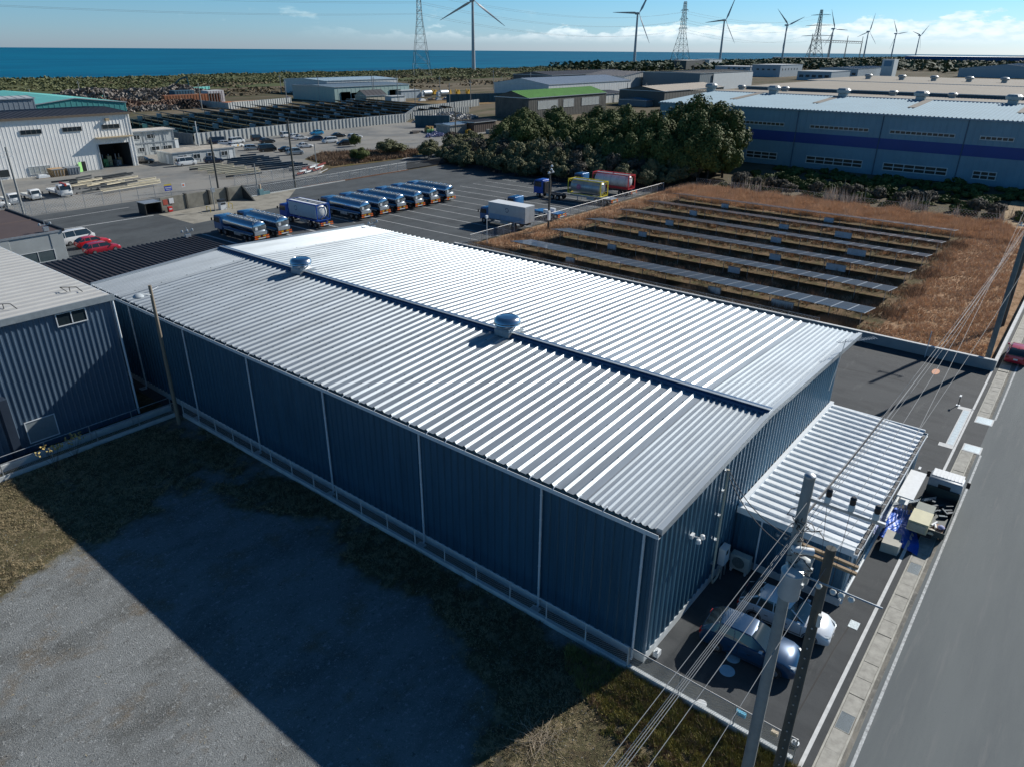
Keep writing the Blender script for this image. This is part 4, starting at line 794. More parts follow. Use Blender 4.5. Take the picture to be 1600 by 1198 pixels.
def tanker(loc, label):
    t = thing('tank_truck', (loc[0], loc[1], 0), label, 'tank truck', 'blue tank trucks parked in a row', pi / 2)
    cab(t, 3.3, 5.4, 2.45, .75, 2.75, TBLUE, rake=.2, visor=True); chassis(t, -5.2, 4.6, (4.3, 2.6, -2.6, -3.9))
    m = MB(); secs = []
    for x, k in ((-4.95, .82), (-4.85, .97), (-4.7, 1), (2.75, 1), (2.9, .97), (3.0, .82)):
        secs.append([(x, 1.2 * k * cos(a) * (abs(cos(a)) ** -.18 if abs(cos(a)) > .01 else 1), 2.05 + .86 * k * sin(a)) for a in [i * 2 * pi / 28 for i in range(28)]])
    m.loft(secs); m.build('tank', POL, t, smooth=True, local=True)
    m = MB()
    for s in (-1, 1): ya, yb = sorted((s * .42, s * .52)); m.box(-4.6, 2.7, ya, yb, 2.84, 3.02)
    m.box(-4.6, 2.7, -.42, .42, 2.84, 2.92); m.build('walkway', GSTEEL, t, local=True)
    for i in range(6):
        m = MB(); m.cyl((-4.0 + i * 1.25, 0, 2.9), (-4.0 + i * 1.25, 0, 3.1), .27, n=12); m.cyl((-4.0 + i * 1.25, 0, 3.1), (-4.0 + i * 1.25, 0, 3.15), .16, n=8); m.build('manhole', STEEL, t, local=True)
    for s in (-1, 1):
        m = MB(); ya, yb = sorted((s * 1.16, s * 1.24)); m.box(-4.9, 3.0, ya, yb, 1.16, 1.45); m.build('side_skirt', TBLUE, t, local=True)
    m = MB(); m.box(-5.15, -4.93, -1.0, 1.0, 1.05, 1.5); m.build('valve_box', GSTEEL, t, local=True)
    m = MB(); m.box(-5.0, -4.965, .35, .75, 1.75, 2.15); m.build('hazard_plate', WHITE, t, local=True)
    rearbar(t, -5.2)
    m = MB()
    for s in (.55, .9): m.cyl((-5.0, s, 1.0), (-4.75, s, 2.95), .025, n=5)
    for q in range(6): m.cyl((-5.0 + .05 * q, .55, 1.1 + .33 * q), (-5.0 + .05 * q, .9, 1.1 + .33 * q), .02, n=4)
    m.build('ladder', GSTEEL, t, local=True)
    m = MB()
    for s in (-1, 1): m.cyl((-4.4, s * 1.22, 1.02), (2.6, s * 1.22, 1.02), .07, n=8)
    m.build('hose_tube', GSTEEL, t, local=True); return t
tk = tanker((34.7, 88.0), 'blue tank truck with a polished tank, leftmost of all the tank trucks')
dup(tk, (38.8, 88.2, 0), pi / 2, 'blue tank truck with a polished tank, second from the left of all the tank trucks')
words = ['first from the left in the row of six', 'second from the left in the row of six', 'third from the left in the row of six', 'third from the right in the row of six', 'second from the right in the row of six', 'rightmost of the row of six']
for i in range(6): dup(tk, (54.5 + 4.07 * i, 87.9 + random.uniform(-.15, .15), 0), pi / 2, 'blue tank truck with a polished tank, ' + words[i])
# ISO tank container: framed cylinder
def isotank(t, x0, x1, z0, mat, tankmat, w=2.44, H=2.6, name='container_frame'):
    h = w / 2; f = MB(); b = .07
    for x in (x0, x1):
        for y in (-h, h): f.box(x - b, x + b, y - b, y + b, z0, z0 + H)
    for z in (z0, z0 + H - 2 * b):
        for y in (-h, h): f.box(x0 + b, x1 - b, y - b * .8, y + b * .8, z, z + 2 * b)
        for x in (x0, x1): f.box(x - b * .8, x + b * .8, -h + b, h - b, z, z + 2 * b)
    for x in (x0, x1):
        for s in (-1, 1): f.cyl((x, s * (h - .05), z0 + .1), (x, s * .1, z0 + .75), .05, n=4); f.cyl((x, s * (h - .05), z0 + H - .1), (x, s * .3, z0 + H - .6), .05, n=4)
    f.build(name, mat, t, local=True)
    m = MB(); secs = []; zc = z0 + H / 2; r = 1.13
    for x, k in ((x0 + .12, .25), (x0 + .2, .62), (x0 + .38, .9), (x0 + .6, 1), (x1 - .6, 1), (x1 - .38, .9), (x1 - .2, .62), (x1 - .12, .25)): secs.append([(x, r * k * cos(a), zc + r * k * sin(a)) for a in [i * 2 * pi / 28 for i in range(28)]])
    m.loft(secs); tn = m.build('tank', tankmat, t, smooth=True, local=True)
    m = MB(); n = 5
    for i in range(n): x = x0 + .8 + (x1 - x0 - 1.6) * i / (n - 1); m.rev((0, 0, 0), [(0.001, 0)], 3) if False else m.loft([[(x + dx, (r + .015) * cos(a), zc + (r + .015) * sin(a)) for a in [j * 2 * pi / 28 for j in range(28)]] for dx in (-.04, .04)], caps=False)
    m.build('band', GSTEEL, tn, local=True)
    m = MB(); m.box(x0 + .3, x1 - .3, -.35, .35, z0 + H - .09, z0 + H - .04); m.build('walkway', GSTEEL, tn, local=True)
    m = MB(); m.cyl(((x0 + x1) / 2, 0, z0 + H - .2), ((x0 + x1) / 2, 0, z0 + H + .02), .25, n=12); m.build('manhole', STEEL, tn, local=True)
    return tn
# white walled container truck in the row
ct = thing('tank_container_truck', (46.4, 88.0, 0), 'blue framed tank container truck with a pale side panel, among the tank trucks', 'tank truck', None, pi / 2)
cab(ct, 3.3, 5.4, 2.45, .75, 2.75, TBLUED, rake=.2, visor=True); chassis(ct, -5.2, 4.6, (4.3, 2.6, -2.6, -3.9), TBLUED)
PAL = M('pale_panel', (0.30, 0.42, 0.52), 0.35, 0.2, .05)
tn = isotank(ct, -4.6, 2.9, 1.15, TBLUED, M('white_tank', (0.62, 0.64, 0.64), .4), H=2.55)
m = MB(); m.ext([(-4.3, 1.45), (2.6, 1.45), (2.8, 2.5), (2.5, 3.5), (-4.3, 3.5)], 'y', 1.17, 1.2); m.ext([(-4.3, 1.45), (2.6, 1.45), (2.8, 2.5), (2.5, 3.5), (-4.3, 3.5)], 'y', -1.2, -1.17); pn = m.build('side_panel', PAL, ct, local=True)
m = MB()
for s in (-1, 1):
    for i in range(20):
        a0, a1 = i * 2 * pi / 22, (i + 1) * 2 * pi / 22; y = s * 1.215; m.quad((.8 + .30 * cos(a0), y, 2.6 + .30 * sin(a0)), (.8 + .30 * cos(a1), y, 2.6 + .30 * sin(a1)), (.8 + .38 * cos(a1), y, 2.6 + .38 * sin(a1)), (.8 + .38 * cos(a0), y, 2.6 + .38 * sin(a0)))
m.build('ring_emblem', M('emblem_navy', (0.02, 0.05, 0.15), .5), pn, local=True)
m = MB(); m.box(-4.3, 2.6, -1.1, 1.1, 3.66, 3.70); m.build('roof_panel', WHITE, ct, local=True)
m = MB()
for y in (-.55, .1): m.box(-4.3, 2.6, y, y + .35, 3.70, 3.73)
m.build('roof_walkway', DARKM, ct, local=True); rearbar(ct, -5.2)
# box truck
bt = thing('box_truck', (66.4, 62.5, 0), 'silver box truck with a blue cab and a dark ring emblem on its side', 'truck', None, pi / 2)
cab(bt, 2.9, 4.7, 2.3, .7, 2.6, TBLUE, rake=.2); chassis(bt, -4.6, 4.2, (3.8, -2.4), DARKM)
ALU = M('aluminium_box', (0.46, 0.50, 0.53), 0.42, 0.45, 0.08, 1.0)
m = MB(); m.box(-4.7, 2.75, -1.25, 1.25, 1.05, 3.6); bx = m.build('cargo_box', ALU, bt, local=True)
m = MB(); m.box(-4.72, 2.77, -1.27, 1.27, 3.6, 3.66); m.build('roof', WHITE, bx, local=True)
m = MB()
for y in (-1.262, 1.252): m.box(-4.5, 2.6, y, y + .01, 1.05, 1.9)
m.build('lower_panel', M('lower_blue', (0.24, 0.36, 0.50), .4, .2), bx, local=True)
m = MB()
for s in (-1, 1):
    for i in range(20):
        a0, a1 = i * 2 * pi / 22, (i + 1) * 2 * pi / 22; y = s * 1.268; m.quad((-1.1 + .27 * cos(a0), y, 2.75 + .27 * sin(a0)), (-1.1 + .27 * cos(a1), y, 2.75 + .27 * sin(a1)), (-1.1 + .36 * cos(a1), y, 2.75 + .36 * sin(a1)), (-1.1 + .36 * cos(a0), y, 2.75 + .36 * sin(a0)))
m.build('ring_emblem', M('emblem_navy', (0.02, 0.05, 0.15), .5), bx, local=True)
m = MB(); m.box(-4.73, -4.71, -1.2, -.02, 1.1, 3.5); m.box(-4.73, -4.71, .02, 1.2, 1.1, 3.5); m.build('rear_door', ALU, bx, local=True)
m = MB()
for s in (-1, 1):
    for z in (.5, .68, .86): ya, yb = sorted((s * 1.12, s * 1.16)); m.box(-1.7, 2.6, ya, yb, z, z + .06)
m.build('side_guard', GSTEEL, bt, local=True)
# bare chassis truck
ft = thing('chassis_truck', (75.6, 63.5, 0), 'blue cabbed truck with an empty frame, right behind the silver box truck', 'truck', None, pi / 2)
cab(ft, 3.6, 5.5, 2.4, .75, 2.75, TBLUE, rake=.2); chassis(ft, -5.4, 4.8, (4.4, -2.8, -4.1), TBLUED)
m = MB(); m.box(-2.2, -.4, -1.1, 1.1, .9, 1.15); m.box(1.4, 2.4, -1.15, 1.15, .9, 1.15); m.box(-5.3, -3.8, -1.1, 1.1, .98, 1.12); m.build('twistlock_beam', TBLUE, ft, local=True)
m = MB(); m.box(-3.4, -2.4, -1.15, -.55, .5, 1.5); m.box(-3.4, -2.4, .55, 1.15, .5, 1.5); m.build('tool_box', WHITE, ft, local=True); rearbar(ft, -5.4)
# tractor alone
tr = thing('tractor_unit', (90.2, 71.0, 0), 'blue tractor unit without a trailer, left of the yellow framed tank', 'truck', None, pi / 2)
cab(tr, 1.0, 3.2, 2.45, .8, 3.3, TBLUED, rake=.25, visor=True); chassis(tr, -3.3, 2.6, (2.1, -1.1, -2.4), DARKM)
m = MB(); m.box(.6, .98, -1.1, 1.1, .9, 3.0); m.build('air_deflector', BLACKP, tr, local=True); m = MB(); m.cyl((-1.8, 0, 1.0), (-1.8, 0, 1.15), .5, n=16); m.build('fifth_wheel', BLACKP, tr, local=True)
m = MB(); m.box(-3.3, .3, -1.2, -.7, 1.0, 1.05); m.box(-3.3, .3, .7, 1.2, 1.0, 1.05); m.build('mudguard', BLACKP, tr, local=True)
# yellow framed tank on trailer
yt = thing('tank_trailer', (92.3, 63.0, 0), 'yellow framed steel tank container with a round pink mark, on a parked trailer', 'trailer', None, pi / 2)
chassis(yt, -4.9, 4.6, (-2.4, -3.7), GSTEEL); YELF = M('yellow_frame', (0.62, 0.50, 0.02), .45)
tn = isotank(yt, -2.6, 4.6, 1.25, YELF, M('dull_tank', (0.34, 0.38, 0.40), .4, .5, .2, .5), H=2.65)
m = MB(); vs = [(2.3 + .5 * cos(a), 1.139, 2.6 + .5 * sin(a)) for a in [i * 2 * pi / 16 for i in range(16)]]; m.add(vs, [tuple(range(16))]); vs = [(2.3 + .5 * cos(a), 1.139 * 1, 2.6 + .5 * sin(a)) for a in [i * 2 * pi / 16 for i in range(16)]]; m.build('round_mark', M('pink_mark', (0.5, 0.16, 0.24), .5), tn, local=True)
m = MB(); m.box(-4.9, -2.7, -1.15, 1.15, 1.0, 1.1); m.build('rear_deck', GSTEEL, yt, local=True); rearbar(yt, -4.9)
m = MB()
for s in (-1, 1): m.box(2.6, 2.75, s * .8 - .06, s * .8 + .06, 0, .8)
m.build('landing_leg', GSTEEL, yt, local=True)
# red framed tank behind a tractor
rt_ = thing('tank_semitrailer', (102.4, 66.5, 0), 'red framed white tank container coupled to a blue tractor, farthest of the tank vehicles', 'tank truck', None, pi / 2)
cab(rt_, 4.6, 6.8, 2.45, .8, 3.2, TBLUE, rake=.25, visor=True); chassis(rt_, -6.6, 6.2, (5.8, 3.2, -4.2, -5.5), DARKM)
REDF = M('red_frame', (0.50, 0.03, 0.04), .45)
isotank(rt_, -6.0, 2.2, 1.25, REDF, M('white_tank', (0.62, 0.64, 0.64), .4), H=2.65)
m = MB(); m.box(-6.0, 2.2, 1.20, 1.23, 1.25, 1.7); m.box(-6.0, 2.2, -1.23, -1.2, 1.25, 1.7); m.build('lower_rail', REDF, rt_, local=True); rearbar(rt_, -6.6)
# ------------------------------------------------------------------ generic buildings
LBLUEW = M('factory_blue_grey', (0.18, 0.30, 0.38), 0.55, 0.15, 0.10, 0.25, detail=8)
DBLUE = M('factory_blue_stripe', (0.005, 0.045, 0.24), 0.45, 0.0, 0.1, 0.3)
GREYW = M('grey_siding', (0.36, 0.38, 0.38), 0.7, 0.05, 0.12, 0.5)
DGREYW = M('dark_siding', (0.10, 0.105, 0.105), 0.75, 0.05, 0.2, 0.4)
WHITEW = M('white_siding', (0.55, 0.58, 0.58), 0.6, 0.05, 0.08, 0.4)
BEIGER = M('beige_roof', (0.27, 0.245, 0.205), 0.95, 0.0, 0.10, 0.15, detail=8)
DARKR = M('dark_roof', (0.050, 0.050, 0.055), 0.6, 0.15, 0.15, 0.4)
PALER = M('pale_roof', (0.34, 0.37, 0.39), 0.9, 0.0, 0.08, 0.3)
TEALW = M('teal_siding', (0.045, 0.25, 0.25), 0.6, 0.05, 0.1, 0.3)
TEALR = M('teal_roof', (0.12, 0.42, 0.40), 0.55, 0.1, 0.08, 0.2)
BRNR = M('brown_roof', (0.085, 0.062, 0.058), 0.75, 0.05, 0.15, 0.3)
def building(name, label, x0, x1, y0, y1, h, rise=0.0, ridge='x', wall=GREYW, roof=PALER, pitch=1.0, rp=1.0, over=0.3, group=None, cat='building', mono=0.0, base=0.3):
    """walls as ribbed sheets; ridge 'x' runs along x, 'y' along y, 'n' = flat; mono: extra height at the x1 side"""
    t = thing(name, (x0, y0, 0), label, cat, group); m = MB(); W_, D_ = x1 - x0, y1 - y0
    def hx(x): return h + (rise * (1 - abs(2 * (x - x0) / W_ - 1)) if ridge == 'y' else 0) + mono * (x - x0) / W_
    def hy(y): return h + (rise * (1 - abs(2 * (y - y0) / D_ - 1)) if ridge == 'x' else 0)
    def face(a, b):
        L = sqrt((a[0] - b[0]) ** 2 + (a[1] - b[1]) ** 2)
        ribwall(m, a, b, 0, h, pitch, 0.05, 0.25, top=lambda s: (hx(a[0] + (b[0] - a[0]) * s / L) + hy(a[1] + (b[1] - a[1]) * s / L) - h) - .03)
    nseg = 1
    face((x0, y0), (x1, y0)); face((x1, y0), (x1, y1)); face((x1, y1), (x0, y1)); face((x0, y1), (x0, y0))
    m.build('wall', wall, t); m = MB(); o = over
    if ridge == 'x':
        ym = (y0 + y1) / 2; ribroof(m, y0 - o, h - .03, ym, h + rise, x0 - o, x1 + o, rp, .08, .1, .08, axis='y'); ribroof(m, ym, h + rise, y1 + o, h - .03, x0 - o, x1 + o, rp, .08, .1, .08, axis='y')
    elif ridge == 'y':
        xm = (x0 + x1) / 2; ribroof(m, x0 - o, h - .03, xm, h + rise, y0 - o, y1 + o, rp, .08, .1, .08); ribroof(m, xm, h + rise, x1 + o, h - .03, y0 - o, y1 + o, rp, .08, .1, .08)
    else: ribroof(m, x0 - o, h, x1 + o, h + mono, y0 - o, y1 + o, rp, .08, .1, .08)
    m.build('roof', roof, t)
    m = MB(); zb = -.16
    if ridge == 'y': m.ext([(x0 - o - .02, h + zb), ((x0 + x1) / 2, h + rise + zb), (x1 + o + .02, h + zb), (x1 + o + .02, h + .06), ((x0 + x1) / 2, h + rise + .1), (x0 - o - .02, h + .06)], 'y', y0 - o - .05, y0 - o + .02)
    else: m.box(x0 - o - .06, x0 - o, y0 - o, y1 + o, h - .2, h + .05); m.box(x0 - o, x1 + o, y0 - o - .06, y0 - o, h - .2, h + .05)
    m.build('fascia', GSTEEL, t); return t
def window(t, face, at, a0, a1, z0, z1, n=2, fr=WHITE, gl=None, bar=.06, rows=1, proud=.09):
    """face 'y-' = wall at y=at looking to -y, 'x-' = wall at x=at looking to -x, 'x+'"""
    s = -1 if face[1] == '-' else 1; q0, q1 = sorted((at + s * proud, at + s * (proud + .05)))
    def bx(m, u0, u1, v0, v1, p0, p1): m.box(u0, u1, p0, p1, v0, v1) if face[0] == 'y' else m.box(p0, p1, u0, u1, v0, v1)
    m = MB(); bx(m, a0, a1, z0, z0 + bar, q0, q1); bx(m, a0, a1, z1 - bar, z1, q0, q1)
    for i in range(n + 1): u = a0 + (a1 - a0 - bar) * i / n; bx(m, u, u + bar, z0 + bar, z1 - bar, q0, q1)
    for i in range(1, rows): v = z0 + (z1 - z0) * i / rows; bx(m, a0 + bar, a1 - bar, v - bar / 2, v + bar / 2, q0 + .004, q1 - .004)
    w = m.build('window', fr, t); p0, p1 = sorted((at + s * .06, at + s * (proud + .012))); m = MB(); bx(m, a0 + .01, a1 - .01, z0 + .01, z1 - .01, p0, p1); m.build('pane', gl or GLASS, w); return w

# neighbour: navy gabled building on the left
nb = building('workshop', 'tall navy ribbed building with a pale corrugated roof at the left edge', -40, -2.95, 43.0, 68.5, 9.55, 0.0, 'n', wall=M('navy_neighbour', (0.105, 0.16, 0.225), 0.5, 0.25, .06, .5), roof=M('pale_grey_roof', (0.46, 0.46, 0.44), 0.55, 0.1, 0.07, 0.5), pitch=.36, rp=.95, over=.15)
m = MB(); m.box(-40.2, -2.70, 42.72, 42.84, 9.28, 9.72); m.build('verge', M('grey_trim', (0.30, 0.34, 0.36), .5, .3), nb)
m = MB(); m.box(-2.78, -2.66, 42.9, 68.6, 9.35, 9.5); m.build('gutter', PIPE, nb)
m = MB(); m.cyl((-2.86, 42.86, 0.1), (-2.86, 42.86, 9.4), .08, n=8); m.build('downpipe', PIPE, nb, smooth=True)
window(nb, 'y-', 43.0, -6.75, -4.75, 8.25, 9.2, 2, fr=WHITE)
window(nb, 'y-', 43.0, -10.4, -8.45, .65, 2.3, 1, fr=PIPE, gl=M('fine_mesh', (0.22, 0.26, 0.28), .7, .2, .1, 4), rows=1)
for (x, y) in ((-9.0, 45.6), (-4.5, 46.2)):
    m = MB(); m.tube([(x, y, 9.6), (x - .3, y + .3, 9.95), (x + .5, y - .5, 9.95), (x + .7, y - .9, 9.62)], .03, 5); m.tube([(x + .15, y - .12, 9.6), (x + .15, y - .12, 9.95)], .03, 5); m.build('roof_hook', BLACKP, nb)
# narrow dark upright duct on the wall, further left
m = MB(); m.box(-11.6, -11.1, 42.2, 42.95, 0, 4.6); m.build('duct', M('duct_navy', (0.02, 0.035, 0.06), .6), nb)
# black roofed low building beyond the warehouse
br = building('shed', 'low building with a black corrugated roof behind the far end of the warehouse', -2.0, 16.8, 53.4, 68.3, 6.3, 0, 'n', wall=GREYW, roof=M('black_lining', (0.02, 0.02, 0.025), .8), pitch=.6, rp=6, over=.05)
m = MB(); ribroof(m, 53.3, 6.42, 68.5, 6.42, -2.1, 16.9, .5, .10, .12, .06, axis='y'); m.build('roof_sheet', M('black_roof', (0.040, 0.034, 0.036), 0.6, 0.1, .2, .6), br)
def lamp_cluster(base, z, label, n=3):
    t = thing('flood_lights', (base[0], base[1], z - 1), label, 'floodlights'); m = MB(); m.cyl((base[0], base[1], z - .8), (base[0], base[1], z + .7), .05, n=6); m.box(base[0] - .7, base[0] + .7, base[1] - .05, base[1] + .05, z + .1, z + .18); m.build('mast', GSTEEL, t)
    for i in range(n):
        x = base[0] - .6 + 1.2 * i / (n - 1); m = MB(); m.rev((x, base[1] - .15, z + .15), [(.03, .3), (.10, .26), (.15, .06), (.13, .0)], 10); m.build('lamp_head', GSTEEL, t, smooth=True)
    m = MB(); m.box(base[0] - .3, base[0] + .3, base[1] - .3, base[1] + .1, z - .6, z - .1); m.build('control_box', GSTEEL, t); return t
lamp_cluster((16.2, 68.0), 6.9, 'white floodlights on the corner of the black corrugated roof')
gb = building('concrete_building', 'grey concrete building with a flat dark brown roof behind the navy neighbour', -25, 10.6, 88.2, 106.5, 5.2, 0, 'n', wall=M('grey_concrete_wall', (0.34, 0.37, 0.37), .85, 0, .1, .5, detail=9), roof=BRNR, pitch=6.0, rp=8, over=.05)
m = MB(); m.box(10.6, 10.85, 88.0, 106.8, 5.05, 5.38); m.build('roof_edge', BLACKP, gb)
window(gb, 'y-', 88.2, 5.4, 9.2, 1.7, 3.1, 2, gl=M('dim_glass', (0.08, 0.11, 0.12), .2))
lamp_cluster((9.0, 88.6), 5.9, 'dark lamp mast on the corner of the flat brown roof', 2)
t = thing('roof_hatch', (10, 111, 0), 'long dark flat awning beyond the brown roof', 'awning'); m = MB(); m.box(12.0, 13.2, 104.5, 117.5, 2.6, 2.8); m.build('roof', DARKR, t); m = MB(); m.box(12.1, 13.6, 103.6, 104.4, 0, 2.55); m.box(12.1, 12.3, 104.5, 117, 0, 2.6); m.build('wall', GREYW, t)
# ------------------------------------------------------------------ works hall (white ribbed) at the left
wk = thing('works_hall', (30, 170, 0), 'long white ribbed factory hall with an open door and a dark roof, left background', 'factory')
WR = M('white_ribbed', (0.78, 0.78, 0.75), 0.6, 0.05, .06, .3)
m = MB(); ribwall(m, (-60, 170), (50.6, 170), 0, 11.9, .75, .035, .22); ribwall(m, (50.6, 170), (57.5, 170), 5.4, 11.9, .75, .06, .25); ribwall(m, (57.5, 170), (58.9, 170), 0, 11.9, .7, .12, .35)
ribwall(m, (58.9, 170), (58.9, 194), 0, 11.9, .75, .12, .35); ribwall(m, (58.9, 194), (-60, 194), 0, 11.9, .75, .12, .35); m.build('wall', WR, wk)
m = MB(); ribroof(m, 169.6, 11.9, 182, 12.5, -60, 59.2, 1.0, .1, .12, .1, axis='y'); ribroof(m, 182, 12.5, 194.4, 11.9, -60, 59.2, 1.0, .1, .12, .1, axis='y'); m.build('roof', DARKR, wk)
m = MB(); m.box(-60, 59.3, 169.45, 169.6, 11.55, 12.0); m.build('fascia', M('brown_trim', (0.12, 0.095, 0.07), .7), wk)
m = MB(); m.box(50.2, 58.3, 168.4, 169.95, 6.75, 6.95); m.build('door_canopy', M('tan_trim', (0.36, 0.29, 0.18), .7), wk)
m = MB(); m.box(50.6, 57.5, 178.5, 178.7, 0, 5.4); m.box(50.4, 50.6, 170.1, 178.5, 0, 5.4); m.box(57.5, 57.7, 170.1, 178.5, 0, 5.4); m.box(50.4, 57.7, 170.1, 178.7, 5.4, 5.6); m.build('interior', M('dark_interior', (0.03, 0.04, 0.045), .9, 0, .3, .5), wk)
m = MB(); m.box(50.35, 50.6, 169.8, 169.99, 0, 5.5); m.box(57.5, 57.75, 169.8, 169.99, 0, 5.5); m.build('door_frame', GSTEEL, wk)
for (a, b, n) in ((26.8, 30.9, 4), (35.6, 39.7, 4), (43.9, 47.9, 4), (52.3, 56.2, 3)): window(wk, 'y-', 170, a, b, 8.6, 9.55, n, fr=M('bronze_frame', (0.20, 0.20, 0.19), .5), proud=.14)
window(wk, 'y-', 170, 35.4, 39.6, .5, 2.1, 4, fr=WHITE, gl=M('pale_shutter', (0.35, 0.38, 0.37), .6, 0, .3, 3), proud=.14); window(wk, 'y-', 170, 27.6, 31.6, .5, 2.1, 2, fr=WHITE, proud=.14)
m = MB(); m.box(46.1, 47.0, 169.82, 169.86, 0, 2.1); m.build('doorway', BLACKP, wk); m = MB(); m.add([(45.2, 169.2, 0), (45.25, 169.2, 0), (46.1, 169.8, 0), (46.05, 169.8, 0), (45.2, 169.2, 2.1), (45.25, 169.2, 2.1), (46.1, 169.8, 2.1), (46.05, 169.8, 2.1)], [(0, 1, 5, 4), (1, 2, 6, 5), (2, 3, 7, 6), (3, 0, 4, 7), (4, 5, 6, 7)]); m.build('door', M('green_door', (0.25, 0.55, 0.18), .6), wk)
m = MB(); m.box(53.2, 54.0, 169.2, 169.85, 10.4, 10.9); m.build('vent_hood', M('tan_trim', (0.36, 0.29, 0.18), .7), wk)
for k, (x, col) in enumerate(((51.6, (0.5, 0.5, 0.42)), (52.8, (0.1, 0.3, 0.12)), (54.2, (0.45, 0.42, 0.25)), (55.8, (0.3, 0.32, 0.33)), (56.6, (0.42, 0.3, 0.16)))):
    t = thing('machine', (x, 175, 0), ['cream machine just inside the open hall door', 'green machine inside the open hall door', 'tan machine in the middle of the open hall', 'grey machine inside the open hall', 'brown stack at the right inside the open hall'][k], 'machine'); m = MB(); m.box(x - .5, x + .5, 174 - k % 2, 175, 0, 1.2 + .5 * (k % 3)); m.box(x - .3, x + .2, 173.6 - k % 2, 174 - k % 2, .3, .9); m.build('body', M('machine_%d' % k, col, .6), t); m = MB(); m.cyl((x, 174.4, 1.2), (x, 174.4, 2.6), .12); m.build('column', GSTEEL, t)
building('teal_warehouse', 'long teal building with a pale teal roof behind the white works hall', 57, 86, 230, 285, 10.2, 1.7, 'y', wall=TEALW, roof=TEALR, pitch=1.5, rp=2, group=None)
building('grey_hall', 'plain slate-grey hall at the left edge behind the white works hall', -60, 56, 216, 226, 13.2, .4, 'x', wall=M('slate_siding', (0.17, 0.21, 0.25), .6), roof=PALER, pitch=1.2, rp=2)
# prefab site offices
pf = building('prefab_office', 'two-storey pale prefab office beside the white works hall', 63.0, 76.6, 185.6, 190.6, 6.0, .0, 'n', wall=M('prefab_wall', (0.42, 0.45, 0.45), .7, 0, .08, 1), roof=M('prefab_roof', (0.42, 0.40, 0.36), .7, 0, .15, 1), pitch=1.8, rp=1.0, over=.5)
for i in range(6):
    m = MB(); m.box(63.0 + i * 2.7, 63.12 + i * 2.7, 185.44, 185.6, 0, 6.0); m.build('column', GSTEEL, pf)
m = MB(); m.box(62.9, 76.7, 185.42, 185.5, 2.95, 3.15); m.build('beam', GSTEEL, pf)
for a, b, z in ((66.0, 67.6, 4.0), (69.4, 71.6, 4.0), (63.9, 65.1, 4.0), (66.8, 68.2, .9), (70.0, 72.2, .9), (73.2, 75.6, .9)): window(pf, 'y-', 185.6, a, b, z, z + 1.1, 2)
m = MB(); m.box(63.6, 64.8, 185.5, 185.58, .1, 2.2); m.build('door', WHITE, pf)
p2 = building('prefab_cabin', 'single-storey prefab cabin behind the white van', 64.5, 81.0, 164.0, 171.5, 2.75, 0, 'n', wall=M('prefab_wall', (0.42, 0.45, 0.45)), roof=M('dirty_roof', (0.36, 0.33, 0.28), .8, 0, .3, .5), pitch=1.8, rp=1.5, over=.15)
for a in (66.2, 69.6, 73.4, 77.0): window(p2, 'y-', 164.0, a, a + 1.8, .9, 2.0, 2)
m = MB(); m.box(64.42, 64.49, 166, 167, .1, 2.1); m.box(79.2, 80.2, 163.9, 163.96, 0, 2.1); m.build('door', WHITE, p2)
t = thing('white_box', (79, 190, 0), 'small white tank box at the right end of the two-storey prefab', 'box'); m = MB(); m.box(77.6, 79.4, 189, 190.4, 0, 2.9); m.build('case', WHITE, t); m = MB(); m.box(77.5, 79.5, 188.9, 190.5, 2.9, 3.05); m.build('lid', CREAM, t)
# bins beside the hall door
for k, (x0, x1, col, lb) in enumerate(((38.4, 41.0, (0.38, 0.25, 0.13), 'rusty tan skip against the white hall wall'), (41.5, 44.2, (0.20, 0.23, 0.26), 'grey skip between the rusty skip and the green door'))):
    t = thing('skip', (x0, 167, 0), lb, 'skip'); m = MB(); m.add([(x0 + .2, 166.2, 0), (x1 - .2, 166.2, 0), (x1 - .2, 168.6, 0), (x0 + .2, 168.6, 0), (x0, 166, 1.6), (x1, 166, 1.6), (x1, 168.8, 1.6), (x0, 168.8, 1.6)], [(0, 3, 2, 1), (4, 5, 6, 7), (0, 1, 5, 4), (1, 2, 6, 5), (2, 3, 7, 6), (3, 0, 4, 7)]); m.build('body', M('skip_%d' % k, col, .8, .1, .25, 2), t); m = MB(); m.box(x0 - .03, x1 + .03, 165.95, 166.05, 1.5, 1.65); m.build('rim', GSTEEL, t)
    m = MB()
    for j in range(4): m.box(x0 + .4 + j * .6, x0 + .48 + j * .6, 165.98, 166.2, .2, 1.5)
    m.build('ribs', GSTEEL, t)
t = thing('pallet_stack', (36.4, 166.6, 0), 'low white stack of sheets lying left of the rusty skip', 'stack'); m = MB(); m.box(35.6, 37.8, 166, 167.2, .1, .55); m.box(35.8, 37.4, 166.2, 167.1, .55, .75); m.build('sheets', WHITE, t); m = MB(); m.box(35.5, 37.9, 166, 167.3, 0, .1); m.build('pallet', M('pallet_wood', (0.3, 0.22, 0.14), .9), t)
